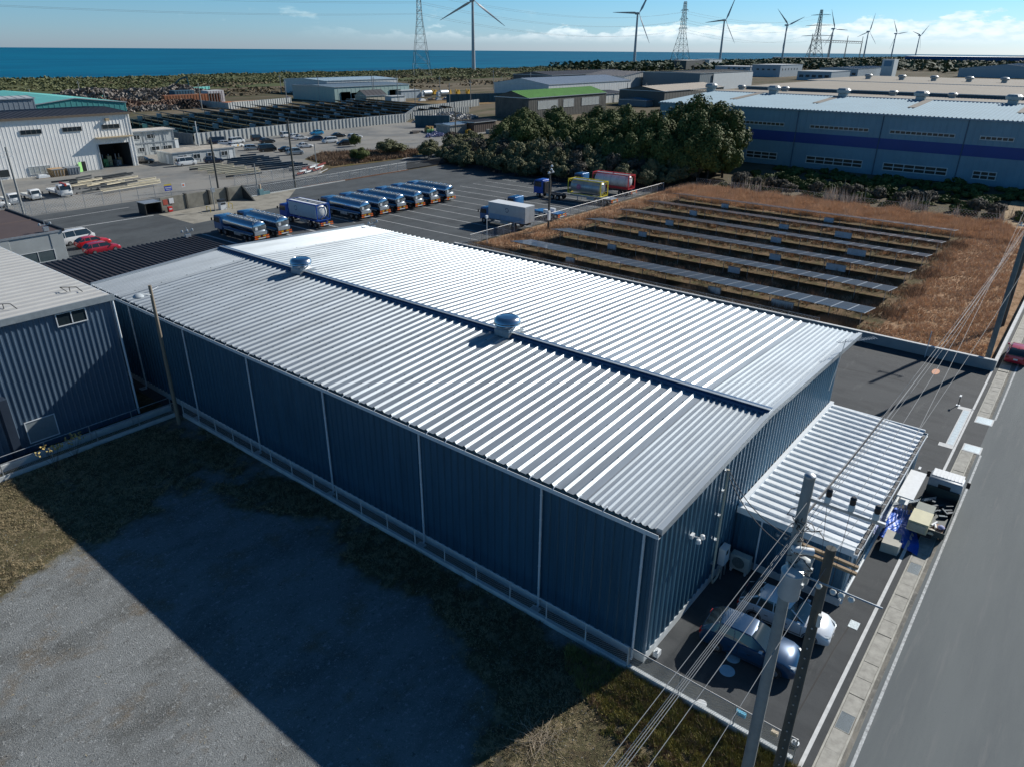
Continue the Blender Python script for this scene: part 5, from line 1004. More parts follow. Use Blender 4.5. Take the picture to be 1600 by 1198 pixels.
# steel beams laid out on trestles in the yard
BEAM = M('primed_beam', (0.60, 0.55, 0.42), .7, 0, .08, 2); DBEAM = M('dark_beam', (0.07, 0.08, 0.085), .6, .2, .2, 2)
def beam(a, b, z, mat, label, group):
    d = Vector((b[0] - a[0], b[1] - a[1], 0)); L = d.length; an = atan2(d.y, d.x); m = MB(); c = ((a[0] + b[0]) / 2, (a[1] + b[1]) / 2)
    for (dy, z0, z1, hw) in ((0, z, z + .04, .13), (0, z + .04, z + .32, .02), (0, z + .32, z + .36, .13)): m.obox(c, L / 2, hw, z0, z1, an)
    o = m.build('steel_beam', mat); return tag(o, label, 'beam', group)
g1 = 'steel beams laid out in the yard left of the road'
for i in range(26):
    x0 = 33.5 + random.uniform(0, 9.5); y0 = 139.5 + i * .68; L = random.uniform(3.5, 9.0); d = random.choice((1, 1, 0)); mt = BEAM if random.random() < .58 else DBEAM
    lb = 'cream painted steel beam lying on trestles behind the yard fence' if mt is BEAM else 'dark steel beam lying on trestles behind the yard fence'
    if y0 > 151: mt = DBEAM; lb = 'dark steel beam lying on trestles behind the yard fence'
    beam((x0, y0), (min(x0 + L, 50), y0 + random.uniform(-.3, .3) + (1.2 if d else 0)), .35 + random.choice((0, .38)), mt, lb, g1)
for y0 in (138.6, 139.6): beam((36.5, y0 - .6), (48.6, y0 + .8), .5, BEAM, 'long cream painted steel beam closest to the yard fence', 'long beams by the yard fence')
for i in range(12):
    t = thing('trestle', (34 + i * 1.3, 142 + (i * 5) % 12, 0), 'low dark trestle carrying beams in the yard', 'trestle', 'trestles in the yard'); x, y = 34 + i * 1.3, 142 + (i * 5) % 12
    m = MB(); m.box(x - .8, x + .8, y - .06, y + .06, .25, .34); m.build('bar', DBEAM, t)
    m = MB(); m.box(x - .7, x - .6, y - .3, y + .3, 0, .25); m.box(x + .6, x + .7, y - .3, y + .3, 0, .25); m.build('foot', DBEAM, t)
g2 = 'steel beams stacked beside the white van'
for i in range(14): y0 = 136.5 + i * 1.25; beam((61.5 + (i % 3) * .7, y0), (69.5 + (i % 4) * .6, y0 - 1.0 + random.uniform(-.3, .3)), .35 + .3 * (i % 2), BEAM if i % 4 else DBEAM, 'cream steel beam in the stack between the road fence and the white van' if i % 4 else 'dark steel beam in the stack between the road fence and the white van', g2)
g3 = 'dark steel sections racked below the parked cars'
for i in range(34): y0 = 134 + i * .72; x0 = 71 + random.uniform(0, 7); beam((x0, y0), (x0 + random.uniform(4, 7), y0 - random.uniform(.4, 1.4)), .3 + .35 * (i % 4), M('blue_steel', (0.05, 0.085, 0.12), .5, .3, .2, 2), 'dark blue steel section in the racks below the parked cars', g3)
g4 = 'white sections beside the verge'
for i in range(9): beam((74 + i * .9, 128.6 + i * .25), (78 + i * .9, 130.0 + i * .35), .3 + .4 * (i % 3), WHITE if i % 2 else M('red_oxide', (0.20, 0.04, 0.03), .7), 'white steel section stacked at the fence near the verge' if i % 2 else 'red oxide steel section stacked at the fence near the verge', g4)
# chain-link road fence and signs, concrete wall
fence('chainlink_fence', 'tall chain-link fence between the side road and the yard of beams', (13.0, 127.2), (44.5, 127.4), .2, 2.3, 3.2, GSTEEL, step=.5, w=.012, r=.04, rail=.03)
fence('chainlink_fence', 'chain-link fence on the yard side from the gate to the verge', (58.0, 127.4), (79.5, 128.6), .2, 2.0, 3.0, GSTEEL, step=.5, w=.012, r=.04, rail=.03)
fence('chainlink_fence', 'short chain-link fence at the edge of the yard beside the small flatbed trucks', (20.3, 127.6), (20.3, 137.5), .2, 1.9, 2.6, GSTEEL, step=.5, w=.012, r=.04, rail=.03)
t = thing('blue_sign', (44.2, 127.1, 1.3), 'blue sign board with white lettering on the road fence', 'sign'); m = MB(); m.box(43.2, 44.6, 127.05, 127.12, 1.0, 1.9); m.build('board', M('sign_blue', (0.02, 0.06, 0.42), .5), t)
m = MB()
for i in range(6): m.box(43.34 + i * .2, 43.48 + i * .2, 127.03, 127.05, 1.45, 1.65)
m.box(43.4, 44.4, 127.03, 127.05, 1.2, 1.28); m.build('lettering', WHITE, t); m = MB(); m.box(43.2, 44.6, 127.04, 127.11, 1.9, 2.2); m.build('header', M('sign_yellow', (0.55, 0.42, 0.05), .6), t)
t = thing('warning_sign', (47.2, 127.1, 1.3), 'small white sign with a red mark on the road fence', 'sign'); m = MB(); m.box(46.6, 47.3, 127.05, 127.1, 1.3, 2.0); m.build('board', WHITE, t); m = MB(); m.box(46.8, 47.1, 127.03, 127.05, 1.5, 1.8); m.build('mark', STRIPE, t)
OC = M('stained_concrete', (0.20, 0.195, 0.165), .95, 0, .45, .35, detail=10)
t = thing('concrete_wall', (34, 113, 0), 'stained concrete blast wall beside the fuel apron', 'wall'); m = MB()
for i, (a, b) in enumerate((((35.5, 113.6), (40.2, 113.9)), ((40.25, 113.9), (44.6, 114.1)), ((44.7, 114.1), (48.2, 114.2)), ((48.25, 114.2), (51.5, 114.3)))):
    m = MB(); m.prism([(a[0], a[1] - .15), (b[0], b[1] - .15), (b[0], b[1] + .15), (a[0], a[1] + .15)], 0, 2.45 - .05 * (i % 2)); m.build('panel', OC, t)
m = MB()
for x in (40.2, 44.6, 48.2): m.box(x - .15, x + .15, 113.6, 114.4, 0, 2.55)
m.build('pier', M('pier_dark', (0.07, 0.07, 0.06), .95), t)
m = MB(); m.ext([(114.2, 0), (114.2, 2.5), (110.5, 0)], 'x', 51.4, 51.7) ; m.build('buttress', M('tarred_wall', (0.035, 0.04, 0.04), .9), t)
t = thing('dark_hut', (34, 114, 0), 'small dark open hut at the left end of the concrete wall', 'hut'); m = MB(); m.box(32.6, 32.75, 113.2, 115.6, 0, 1.9); m.box(35.2, 35.35, 113.0, 115.6, 0, 1.9); m.box(32.6, 35.35, 115.6, 115.75, 0, 1.9); m.build('wall', M('hut_dark', (0.03, 0.032, 0.03), .9), t); m = MB(); m.box(32.5, 35.45, 113.1, 115.8, 1.9, 2.0); m.build('roof', GSTEEL, t)
t = thing('notice', (36.2, 113.4, 1), 'white and red notices on the concrete wall next to the dark hut', 'sign'); m = MB(); m.box(37.0, 37.8, 113.46, 113.49, 1.3, 2.2); m.build('white_notice', WHITE, t); m = MB(); m.box(35.9, 36.7, 113.44, 113.47, 1.2, 2.1); m.build('red_notice', M('notice_red', (0.4, .08, .05), .6), t)
t = thing('fire_box', (36.6, 113.1, 0), 'red fire extinguisher box below the notices', 'box'); m = MB(); m.box(36.3, 37.0, 112.7, 113.2, .1, .9); m.build('case', M('fire_red', (0.55, .02, .02), .5), t); m = MB(); m.box(36.4, 36.9, 112.68, 112.7, .45, .65); m.build('label_plate', WHITE, t)
t = thing('fuel_pump', (43.8, 108.2, 0), 'white and grey fuel pump on the concrete apron', 'pump'); m = MB(); m.box(43.1, 44.2, 107.8, 108.6, 0, 1.35); m.build('case', WHITE, t); m = MB(); m.box(43.0, 44.25, 107.75, 108.65, 1.35, 1.75); m.box(43.2, 44.1, 107.77, 107.8, .9, 1.2); m.build('head', DARKM, t)
YP = M('yellow_guard', (0.62, 0.45, 0.03), .5)
for x, lb in ((40.9, 'yellow hoop guard left of the fuel pump'), (45.1, 'yellow hoop guard right of the fuel pump')):
    m = MB(); m.tube([(x, 107.4, 0), (x, 107.4, .9), (x, 108.6, .9), (x, 108.6, 0)], .05, 6); o = m.build('hoop_guard', YP, smooth=True); tag(o, lb, 'guard')
# low rail fence of the truck yard along the side road, sliding gate
fence('chainlink_fence', 'chain-link fence between the truck yard and the side road', (52.0, 114.8), (96.0, 116.8), .2, 1.8, 3.0, GSTEEL, step=.5, w=.01, r=.035, rail=.025, base=(.08, .15))
t = thing('sliding_gate', (103, 117, 0), 'black barred sliding gate at the corner of the truck yard', 'gate'); m = MB(); m.box(96.2, 110.2, 117.0, 117.08, .1, .25); m.box(96.2, 110.2, 117.0, 117.08, 1.4, 1.5); m.build('rail', BLACKP, t)
m = MB()
for i in range(47): m.box(96.3 + i * .3, 96.38 + i * .3, 117.0, 117.08, .25, 1.55)
m.build('bars', BLACKP, t)
t = thing('rust_strip', (80, 115.9, 0), 'low rusty kerb of dead weeds along the truck yard fence', 'kerb'); m = MB(); m.prism([(66, 115.6), (96, 116.3), (96, 116.55), (66, 115.9)], 0, .18); m.build('kerb', M('rusty_kerb', (0.16, 0.075, 0.04), .95, 0, .3, 1), t)
fence('chainlink_fence', 'white railed chain-link fence between the truck bays and the solar field', (53.2, 58.5), (112, 58.5), .2, 1.5, 2.6, M('pale_rail', (.5, .52, .52), .5), step=.35, w=.01, r=.035, rail=.04)
fence('chainlink_fence', 'thin fence behind the solar field in front of the dark scrub', (121.8, 56), (121.5, 1), .2, 1.5, 3.0, GSTEEL, step=.5, w=.012, r=.035, rail=.025)
fence('chainlink_fence', 'low wire fence between the warehouse roof edge and the nearest solar row', (50.2, 57.5), (50.2, 8), .2, 1.3, 3.0, GSTEEL, step=.35, w=.01, r=.03, rail=.02)
fence('wire_fence', 'bare wire fence crossing the sandy corner at the right', (119.5, 2), (116, -6), .2, 1.2, 2.0, GSTEEL, r=.04, mesh=False)
# retaining wall of the dry field + roadside kerb wall
t = thing('retaining_wall', (50, 0, 0), 'long low blue-grey retaining wall between the asphalt court and the dry grass', 'wall'); m = MB(); m.box(49.72, 49.95, -7.7, 58.5, -.1, .95); m.build('wall', M('retaining', (0.26, 0.30, 0.32), .9, 0, .12, .8), t); m = MB(); m.box(49.66, 50.0, -7.75, 58.5, .95, 1.02); m.build('coping', M('kerb_concrete', (0.6, 0.61, 0.6)), t)
t = thing('roadside_wall', (50, -7.5, 0), 'low pale wall running along the road beside the dry grass field', 'wall'); m = MB(); m.box(50.0, 122, -7.72, -7.52, -.1, .75); m.build('wall', BLOCK, t); m = MB(); m.box(49.99, 122, -7.76, -7.48, .75, .82); m.build('coping', M('kerb_concrete', (0.6, 0.61, 0.6)), t)
# ------------------------------------------------------------------ ground mounted solar rows
PVC = M('solar_cells', (0.095, 0.12, 0.155), 0.30, 0.2, .15, 2, spec=.8, coat=.6); PVF = M('solar_frame', (0.55, 0.58, 0.60), .35, .6, .05, 3)  # cell colour lightened to stand in for sky reflected in the panels
def solar_row(xc, ya, yb, label, boxes, zlo=1.1, zhi=1.8, dep=4.9, group='rows of solar panels in the dry grass field', modW=1.66, nv=4):
    t = thing('solar_row', (xc, ya, 0), label, 'solar panels', group); n = int((yb - ya) / modW); 
    m = MB(); m.add([(xc - dep / 2, ya, zhi - .02), (xc + dep / 2, ya, zlo - .02), (xc + dep / 2, yb, zlo - .02), (xc - dep / 2, yb, zhi - .02)], [(0, 1, 2, 3)]); m.build('backing', GSTEEL, t)
    for i in range(n):
        y = ya + (yb - ya) * i / n; w = (yb - ya) / n; m = MB()
        for k in range(nv):
            f0, f1 = k / nv + .008, (k + 1) / nv - .008
            pt = lambda f, yy, o: (xc - dep / 2 + dep * f, yy, zhi + (zlo - zhi) * f + o)
            m.add([pt(f0, y + .07, .025), pt(f1, y + .07, .025), pt(f1, y + w - .07, .025), pt(f0, y + w - .07, .025)], [(0, 1, 2, 3)])
        m.build('solar_module', PVC, t)
    m = MB(); m.add([(xc - dep / 2 - .01, ya, zhi), (xc + dep / 2 + .01, ya, zlo), (xc + dep / 2 + .01, yb, zlo), (xc - dep / 2 - .01, yb, zhi)], [(0, 1, 2, 3)]); m.build('frame', PVF, t)
    m = MB(); s = 0
    for i in range(int((yb - ya) / 3.2) + 1):
        y = ya + .4 + i * 3.2; m = MB(); m.cyl((xc - dep * .35, y, -.05), (xc - dep * .35, y, zhi - .2), .04, n=5); m.build('post', GSTEEL, t); m = MB(); m.cyl((xc + dep * .35, y, -.05), (xc + dep * .35, y, zlo + .05), .04, n=5); m.build('post', GSTEEL, t)
    for (yb_, w, h) in boxes:
        m = MB(); m.box(xc - dep * .40 - .3, xc - dep * .40 - .02, yb_ - w / 2, yb_ + w / 2, .45, .45 + h); m.build('inverter_box', M('inverter_grey', (0.58, 0.62, 0.63), .5), t)
    return t
ords = ['nearest the warehouse roof', 'second from the warehouse', 'third from the warehouse', 'fourth from the warehouse', 'fifth from the warehouse', 'farthest from the warehouse']
for k in range(6):
    xc = 55.5 + 9.55 * k; ya, yb = 4.5, 51.0
    bx = [(20.8, 1.5, .75), (12.9, 2.4, .8), (41.0, 1.3, .7)]
    if k % 2: bx = [(22.5, 1.5, .75), (40.5, 1.3, .7)]
    if k == 3 or k == 4: bx = [(24.2, 1.5, .75), (13.0, 2.4, .85), (41.5, 1.3, .8)] if k == 3 else [(17.5, 2.4, .85), (26.5, 1.5, .7), (42, 1.3, .8)]
    solar_row(xc, ya, yb, 'long row of solar panels in the dry grass, ' + ords[k], bx)
# ------------------------------------------------------------------ big blue-grey factory at the right
bf = thing('big_factory', (163, 0, 0), 'huge blue-grey factory hall with a dark blue stripe, right background', 'factory')
FX = 162.5; FZ = 13.2; FE = 87.5
m = MB(); ribwall(m, (FX, FE), (FX, -60), 0, FZ, 1.3, .04, .2); ribwall(m, (FX, -60), (198, -60), 0, FZ, 1.3, .04, .2); ribwall(m, (240, FE), (FX, FE), 0, FZ, 1.3, .04, .2); m.build('wall', LBLUEW, bf)
m = MB(); m.box(FX - .075, FX - .05, -60, FE, 5.7, 8.05); m.build('blue_stripe', DBLUE, bf)
m = MB(); ribroof(m, FX - .5, FZ, 195, 14.7, -60, FE + .3, .85, .15, .18, .14); m.build('roof', M('sky_reflect_roof', (0.27, 0.385, 0.45), .9, .0, .05, .2), bf); m = MB(); ribroof(m, 195.3, 14.75, 240, 13.3, -60, FE + 8, .85, .15, .18, .14); m.build('roof', BEIGER, bf)  # near slope's light blue is reflected sky put into the base colour
m = MB(); m.box(FX - .62, FX - .5, -60, FE + .3, FZ - .28, FZ + .02); m.box(194.9, 195.3, -60, FE + .3, 14.2, 14.95); m.build('fascia', M('navy_trim', (0.16, 0.24, 0.32)), bf)
for y in (69.5, 50.4, 31.4, 14.6, -3.5, -22):
    m = MB(); m.cyl((FX - .14, y, 0), (FX - .14, y, FZ - .2), .1, n=6); m.build('downpipe', M('navy_trim2', (0.06, 0.11, 0.17), .5), bf)
WF = M('window_frame_pale', (0.55, 0.58, 0.58), .6); WG = M('dusty_glass', (0.045, 0.040, 0.035), .25, 0, .5, .6)
for (a, b, n) in ((66.5, 53.4, 12), (47.3, 34.0, 12), (29.6, 16.5, 12), (11.9, 5.7, 6), (-3, -12, 9)): window(bf, 'x-', FX, b, a, 9.15, 10.0, n, WF, WG, .16)
for (a, b, n) in ((46.9, 33.9, 6), (29.5, 16.3, 6), (11.5, 7.0, 3), (62, 54, 4)): window(bf, 'x-', FX, b, a, 1.2, 2.95, n, WF, WG, .18, rows=2)
for y in (84, 73, 62, 51, 40, 29, 18, 7):
    if y in (73, 51, 29, 7): m = MB(); m.box(180, 197, y - .8, y + .8, 13.85, 14.5) if False else m.add([(176, y - .9, 13.8), (194.8, y - .9, 14.65), (194.8, y + .9, 14.65), (176, y + .9, 13.8), (176, y - .9, 14.05), (194.8, y - .9, 14.9), (194.8, y + .9, 14.9), (176, y + .9, 14.05)], [(4, 5, 6, 7), (0, 1, 5, 4), (1, 2, 6, 5), (2, 3, 7, 6), (3, 0, 4, 7)]); m.build('roof_light', M('roof_light', (0.22, 0.20, 0.17), .9), bf)
VB, VS, VR = (88, 69, 50, 31, 11), (79, 94, 46, 30), (88.5, 74, 60.7, 46.8, 33.5)
def rvent(par, x, y, z, s=1.0):
    m = MB(); m.box(x - .9 * s, x + .9 * s, y - .9 * s, y + .9 * s, z, z + .9 * s); m.rev((x, y, z + .9 * s), [(.9 * s, 0), (1.5 * s, .1 * s), (1.6 * s, .7 * s), (1.1 * s, 1.1 * s), (.1, 1.2 * s)], 12); m.build('roof_vent', M('vent_grey', (0.34, 0.37, 0.37), .5, .2), par)
for y in VB: rvent(bf, 194.5, y, 14.6, 1.15)
for y in VS: rvent(bf, 232, y, 13.5, .85)
def shed_rows(label, x0, x1, y0, y1, h, h1, vents=(), wall=None):
    t = building('factory_bay', label, x0, x1, y0, y1, h, 0, 'n', wall=wall or M('bay_wall', (0.10, 0.14, 0.17), .6, .1, .1, .2), roof=BEIGER, pitch=2.5, rp=1.2, over=.4, mono=h1 - h)
    for (vx, vy) in vents: rvent(t, vx, vy, h + (h1 - h) * (vx - x0) / (x1 - x0), 1.1)
    return t
shed_rows('long beige roofed bay with a slate wall strip right behind the big factory', 246, 328, -120, 98, 14.3, 14.0)
shed_rows('second beige roofed bay behind the big factory', 331, 369, -140, 104, 14.1, 14.0, [(368, y) for y in VR])
shed_rows('farthest beige roofed bay behind the big factory, with a row of small vents', 372, 440, -160, 106, 13.9, 13.5)
# ------------------------------------------------------------------ buildings beyond the trees
t = building('green_roof_hall', 'grey building with a bright green roof behind the trees', 220, 278, 176.5, 194, 8.0, 2.4, 'x', wall=M('weathered_siding', (0.10, 0.10, 0.09), .85, 0, .3, .3), roof=M('green_roof', (0.08, 0.25, 0.04), .8, 0, .15, .4), pitch=1.2, rp=1.2)
for a, b in ((226, 240), (244, 252), (258, 272)): window(t, 'y-', 176.5, a, b, 3.4, 6.6, 2 if b < 260 else 5, WHITE, M('pale_shutter', (0.35, 0.38, 0.37)))
for k, (lb, x0, x1, y0, y1, h, rs, rd, w_, r_) in enumerate((
    ('small pale hall right behind the green roofed building', 300, 345, 205, 228, 4.6, .8, 'x', WHITEW, DARKR),
    ('blue-roofed long hall behind the green roofed building', 345, 440, 258, 300, 6.8, 3.0, 'x', WHITEW, M('slate_roof', (0.20, 0.25, 0.31), .5)),
    ('white low shed left of the slate roofed hall', 395, 432, 322, 338, 4.4, .3, 'x', WHITEW, PALER),
    ('dark weathered shed behind the slate roofed hall', 420, 530, 310, 345, 9.0, 2.0, 'x', DGREYW, DARKR),
    ('dark gabled shed with grey front, centre background', 448, 500, 268, 300, 9.0, 2.6, 'y', GREYW, DARKR),
    ('grey factory with a bright front wall, centre background', 470, 560, 222, 266, 11.5, .6, 'x', M('bluegrey_siding', (0.16, 0.20, 0.22), .7), BEIGER),
    ('blue-grey low roof peeking above the trees', 315, 345, 176, 192, 3.0, .8, 'x', M('bluegrey_siding', (0.16, 0.20, 0.22)), M('steel_blue_roof', (0.07, 0.17, 0.25), .5)),
    ('barn with a pale tan roof and dark walls above the trees', 322, 392, 170, 196, 7.2, 2.0, 'x', M('barn_wall', (0.11, 0.115, 0.105), .85), M('tan_roof', (0.50, 0.43, 0.34), .7)),
    ('pale blue office block with windows, right of the tall pylon', 812, 860, 325, 366, 9.5, 0, 'n', M('pale_blue_siding', (0.33, 0.39, 0.43), .6), PALER),
    ('pale box shaped hall with small windows, right background', 800, 868, 287, 318, 12.0, 0, 'n', M('pale_blue_siding', (0.33, 0.39, 0.43)), PALER),
    ('pale terraced works building behind the beige roofs', 740, 800, 216, 248, 8.0, 0, 'n', M('pale_blue_siding', (0.33, 0.39, 0.43)), PALER),
    ('long pale hall left of the small sign tower', 850, 985, 222, 262, 9.0, .8, 'x', M('pale_blue_siding', (0.33, 0.39, 0.43)), PALER),
    ('broad pale gabled hall at the right above the beige roofs', 985, 1090, 60, 150, 9.0, 5.0, 'x', M('pale_blue_siding', (0.33, 0.39, 0.43)), PALER),
    ('long dark blue factory on the horizon at the right', 2000, 2160, -300, 430, 16, 0, 'n', M('deep_blue_siding', (0.015, 0.07, 0.20), .6), M('roof_ice', (0.55, 0.60, 0.62), .5)),
    ('dark substation wall below the distant pylon', 1850, 1880, 560, 690, 11, 0, 'n', M('substation_wall', (0.14, 0.11, 0.10), .9), DARKR),
    ('small dark hall near the coast beside the second pylon', 1010, 1070, 500, 520, 12, 0, 'n', DGREYW, DARKR),
    ('small white hall near the coast beside the second pylon', 1075, 1120, 495, 515, 13, 0, 'n', WHITEW, PALER),
    ('low white tank house near the coast left of the second pylon', 930, 1010, 535, 560, 6, 0, 'n', WHITEW, PALER),
    ('green fronted long hall with a pale roof beyond the far solar plant', 230, 283, 311, 347, 7.2, .6, 'x', M('pale_green_siding', (0.28, 0.40, 0.38), .7), M('slate_roof2', (0.18, 0.24, 0.28), .5)),
    ('second pale roof behind the green fronted hall', 262, 318, 358, 400, 8.0, .8, 'x', WHITEW, M('ice_roof', (0.42, 0.55, 0.62), .5)),
    ('black roofed cottage in front of the green fronted hall', 239, 253, 297, 306, 3.2, 2.6, 'x', M('cottage_wall', (0.45, 0.42, 0.33), .8), DARKR),
    ('small white cabin right of the black roofed cottage', 249, 259, 289, 294, 2.9, 0, 'n', WHITEW, PALER),
    ('white prefab store beside the parked tankers, centre left background', 272, 287, 306, 316, 4.2, 0, 'n', M('pale_blue_siding', (0.33, 0.39, 0.43)), PALER),
    ('translucent walled shed in the yard behind the gravel lot', 158.2, 166.4, 161.5, 168.0, 2.9, .3, 'x', M('corrugated_plastic', (0.30, 0.31, 0.29), .5, 0, .25, 1), M('sheet_blue', (0.25, 0.36, 0.46), .5)),
    ('brown walled store right of the translucent walled shed', 166.8, 178, 158.5, 166, 3.4, .3, 'x', M('brown_store', (0.09, 0.07, 0.06), .9), DARKR))):
    b_ = building('hall' if k < 20 else 'shed', lb, x0, x1, y0, y1, h, rs, rd, wall=w_, roof=r_, pitch=3.0 if x0 > 200 else 1.0, rp=3.0 if x0 > 200 else 1.0)
    if 'office block' in lb or 'box shaped' in lb:
        for j in range(4): window(b_, 'x-', x0, y0 + 5 + j * 6, y0 + 8 + j * 6, 6.5, 8.2, 2, gl=DARKM)
        for j in range(6): window(b_, 'y-', y0, x0 + 5 + j * 9, x0 + 8 + j * 9, 6.5, 8.5, 2, gl=DARKM)
    if 'terraced' in lb or 'left of the small' in lb:
        for j in range(5): window(b_, 'x-', x0, y0 + 2 + j * 6, y0 + 6 + j * 6, 2.5, 5, 3, gl=DARKM)
    if 'bright front' in lb: m = MB(); m.box(x0 + 20, x1 + .4, y0 - .9, y0 - .5, 0, 10.8); m.build('front_panel', WHITEW, b_)
    if 'green fronted' in lb:
        for j in range(3): m = MB(); m.box((234, 241, 268)[j], (240, 247, 276)[j], 310.6, 310.9, 0, 4.6 if j != 1 else 4); m.build('bay_door', M('door_orange', (0.65, 0.16, 0.02), .6) if j < 1 else DARKM, b_)
# sign tower and vents on the far blue factory
t = thing('sign_tower', (905, 205, 0), 'white square tower with a framed panel between the far pale halls', 'tower'); m = MB(); m.box(900, 918, 200, 212, 0, 18); m.build('tower', WHITEW, t); m = MB(); m.box(899.8, 900, 202, 210, 11, 16.5); m.build('panel', M('panel_blue', (0.10, 0.22, 0.33), .4), t)
# pale corrugated site fence round the far solar plant and dark screens
SH = M('sheet_fence', (0.40, 0.42, 0.41), .6, .15, .12, .3); SD = M('dark_screen', (0.025, 0.085, 0.115), .7, 0, .15, .4)
def sheetfence(label, pts, h, mat, pitch=1.6, rib=.35, name='corrugated_fence'):
    t = thing(name, (pts[0][0], pts[0][1], 0), label, 'fence')
    for a, b in zip(pts[:-1], pts[1:]): m = MB(); ribwall(m, a, b, 0, h, pitch, .22, rib); m.build('panel', mat, t)
    m = MB(); m.tube([(p[0], p[1], h) for p in pts], .05, 4); m.build('top_rail', GSTEEL, t); return t
sheetfence('pale corrugated metal fence behind the parked cars', [(88.5, 197), (128, 201.4), (178, 203.6)], 3.1, SH)
sheetfence('shaded corrugated metal fence between the prefab office and the fence corner', [(87.0, 206.5), (82, 230)][::-1] + [(88.2, 197.2)], 3.0, M('sheet_fence_shaded', (0.20, 0.22, 0.23), .6, .1, .1, .3))  # darker copy of the fence colour, with its shade painted in
sheetfence('pale corrugated fence continuing behind the dark screen', [(178.5, 204), (205, 226), (262, 240)], 3.1, SH)
sheetfence('second pale corrugated fence in front of the white rubble', [(189, 212), (228, 216)], 2.6, SH)
sheetfence('dark blue-green screen beside the gravel lot', [(166.5, 186.5), (175.5, 178.0)], 4.0, SD, 2.5, .2, 'screen_fence')
sheetfence('dark screen in front of the far brown plot', [(262, 262), (305, 247)], 4.4, SD, 2.5, .2, 'screen_fence')
sheetfence('white site fence beside the orange earth plot', [(166, 345), (166, 306), (208, 318), (214, 330)], 2.8, SH)
sheetfence('teal site fence along the scrub behind the scrap heaps', [(120, 400), (180, 420), (235, 440)], 3.2, M('teal_fence', (0.10, 0.42, 0.38), .6), 3)
# far solar plant: many long dark rows
FS = 'long dark solar rows of the far plant'
for k in range(15):
    xc = 97 + 9.3 * k; ya = 206 + max(0, (xc - 128) * .10) + (xc > 200) * (xc - 200) * .3; yb = 296 - max(0, 130 - xc) * .35
    t = thing('solar_row', (xc, ya, 0), 'dark solar row inside the pale corrugated fence, ' + ('first', 'second', 'third', 'fourth', 'fifth', 'sixth', 'seventh', 'eighth', 'ninth', 'tenth', 'eleventh', 'twelfth', 'thirteenth', 'fourteenth', 'last')[k] + ' counted from the prefab office', 'solar panels', FS)
    s_ = .13; P0 = lambda dx, y, z: (xc + dx * 1.35 + (y - ya) * s_, y, z)
    m = MB(); m.add([P0(-1.9, ya, 2.3), P0(1.9, ya, .9), P0(1.9, yb, .9), P0(-1.9, yb, 2.3), P0(-1.9, ya, 2.38), P0(1.9, ya, .98), P0(1.9, yb, .98), P0(-1.9, yb, 2.38)], [(0, 3, 2, 1), (4, 5, 6, 7), (0, 1, 5, 4), (1, 2, 6, 5), (2, 3, 7, 6), (3, 0, 4, 7)]); m.build('panel', M('far_solar', (0.012, 0.028, 0.045), .35, .2, .2, .2), t)
    m = MB(); m.add([P0(-1.95, ya, 2.3), P0(-1.9, ya, 2.3), P0(-1.9, yb, 2.3), P0(-1.95, yb, 2.3), P0(-1.95, ya, 2.44), P0(-1.9, ya, 2.44), P0(-1.9, yb, 2.44), P0(-1.95, yb, 2.44)], [(0, 3, 2, 1), (4, 5, 6, 7), (0, 1, 5, 4), (1, 2, 6, 5), (2, 3, 7, 6), (3, 0, 4, 7)]); m.build('frame', M('far_rail', (0.16, 0.24, 0.28), .5, .3), t)
    m = MB(); m.add([P0(-2, ya - .15, 2.25), P0(2, ya - .15, .85), P0(2, ya, .85), P0(-2, ya, 2.25), P0(-2, ya - .15, 2.45), P0(2, ya - .15, 1.05), P0(2, ya, 1.05), P0(-2, ya, 2.45)], [(0, 3, 2, 1), (4, 5, 6, 7), (0, 1, 5, 4), (1, 2, 6, 5), (2, 3, 7, 6), (3, 0, 4, 7)]); m.build('end_rail', PVF, t)
    for i in range(3): m = MB(); y = ya + 14 + i * 26 + (k % 3) * 5; q = P0(-2.2, y, 0); m.box(q[0] - .4, q[0], y, y + 3.4, .5, 1.9); m.build('inverter_box', M('far_inverter', (0.44, 0.46, 0.45), .6), t)
    for i in range(int((yb - ya) / 7)): m = MB(); y = ya + 2 + i * 7; q = P0(-1.5, y, 0); m.cyl((q[0], y, 0), (q[0], y, 2.2), .12, n=4); m.build('post', GSTEEL, t)
# ------------------------------------------------------------------ poles and wires
PCON = M('pole_concrete', (0.28, 0.29, 0.28), .85, 0, .12, 2.5, detail=8); PDRK = M('pole_weathered', (0.085, 0.085, 0.075), .9, 0, .2, 2); CABLE = M('cable', (0.20, 0.22, 0.235), .6, .1, .1, 1); CABLED = M('cable_dark', (0.02, 0.02, 0.022), .6)
INS = M('insulator_white', (0.62, 0.64, 0.62), .3); INSB = M('insulator_black', (0.02, 0.02, 0.025), .4)
def pole(x, y, h, label, r0=.16, r1=.10, mat=None, name='utility_pole', cat='pole', group=None, arms=()):
    t = thing(name, (x, y, 0), label, cat, group); m = MB(); m.cyl((x, y, -.2), (x, y, h), r0, r1, n=14); m.build('shaft', mat or PCON, t, smooth=True)
    for (z, a, L, off) in arms:
        m = MB(); c = (x + cos(a) * off, y + sin(a) * off); m.obox(c, L / 2, .045, z, z + .09, a); k = m.build('crossarm', GSTEEL, t)
        n = 3 if L < 2.4 else 4
        for i in range(n):
            s = -L / 2 + .15 + (L - .3) * i / (n - 1); m = MB(); px, py = c[0] + cos(a) * s, c[1] + sin(a) * s; m.rev((px, py, z + .09), [(.03, 0), (.07, .05), (.05, .1), (.07, .15), (.03, .22)], 8); m.build('insulator', INS, k, smooth=True)
    return t
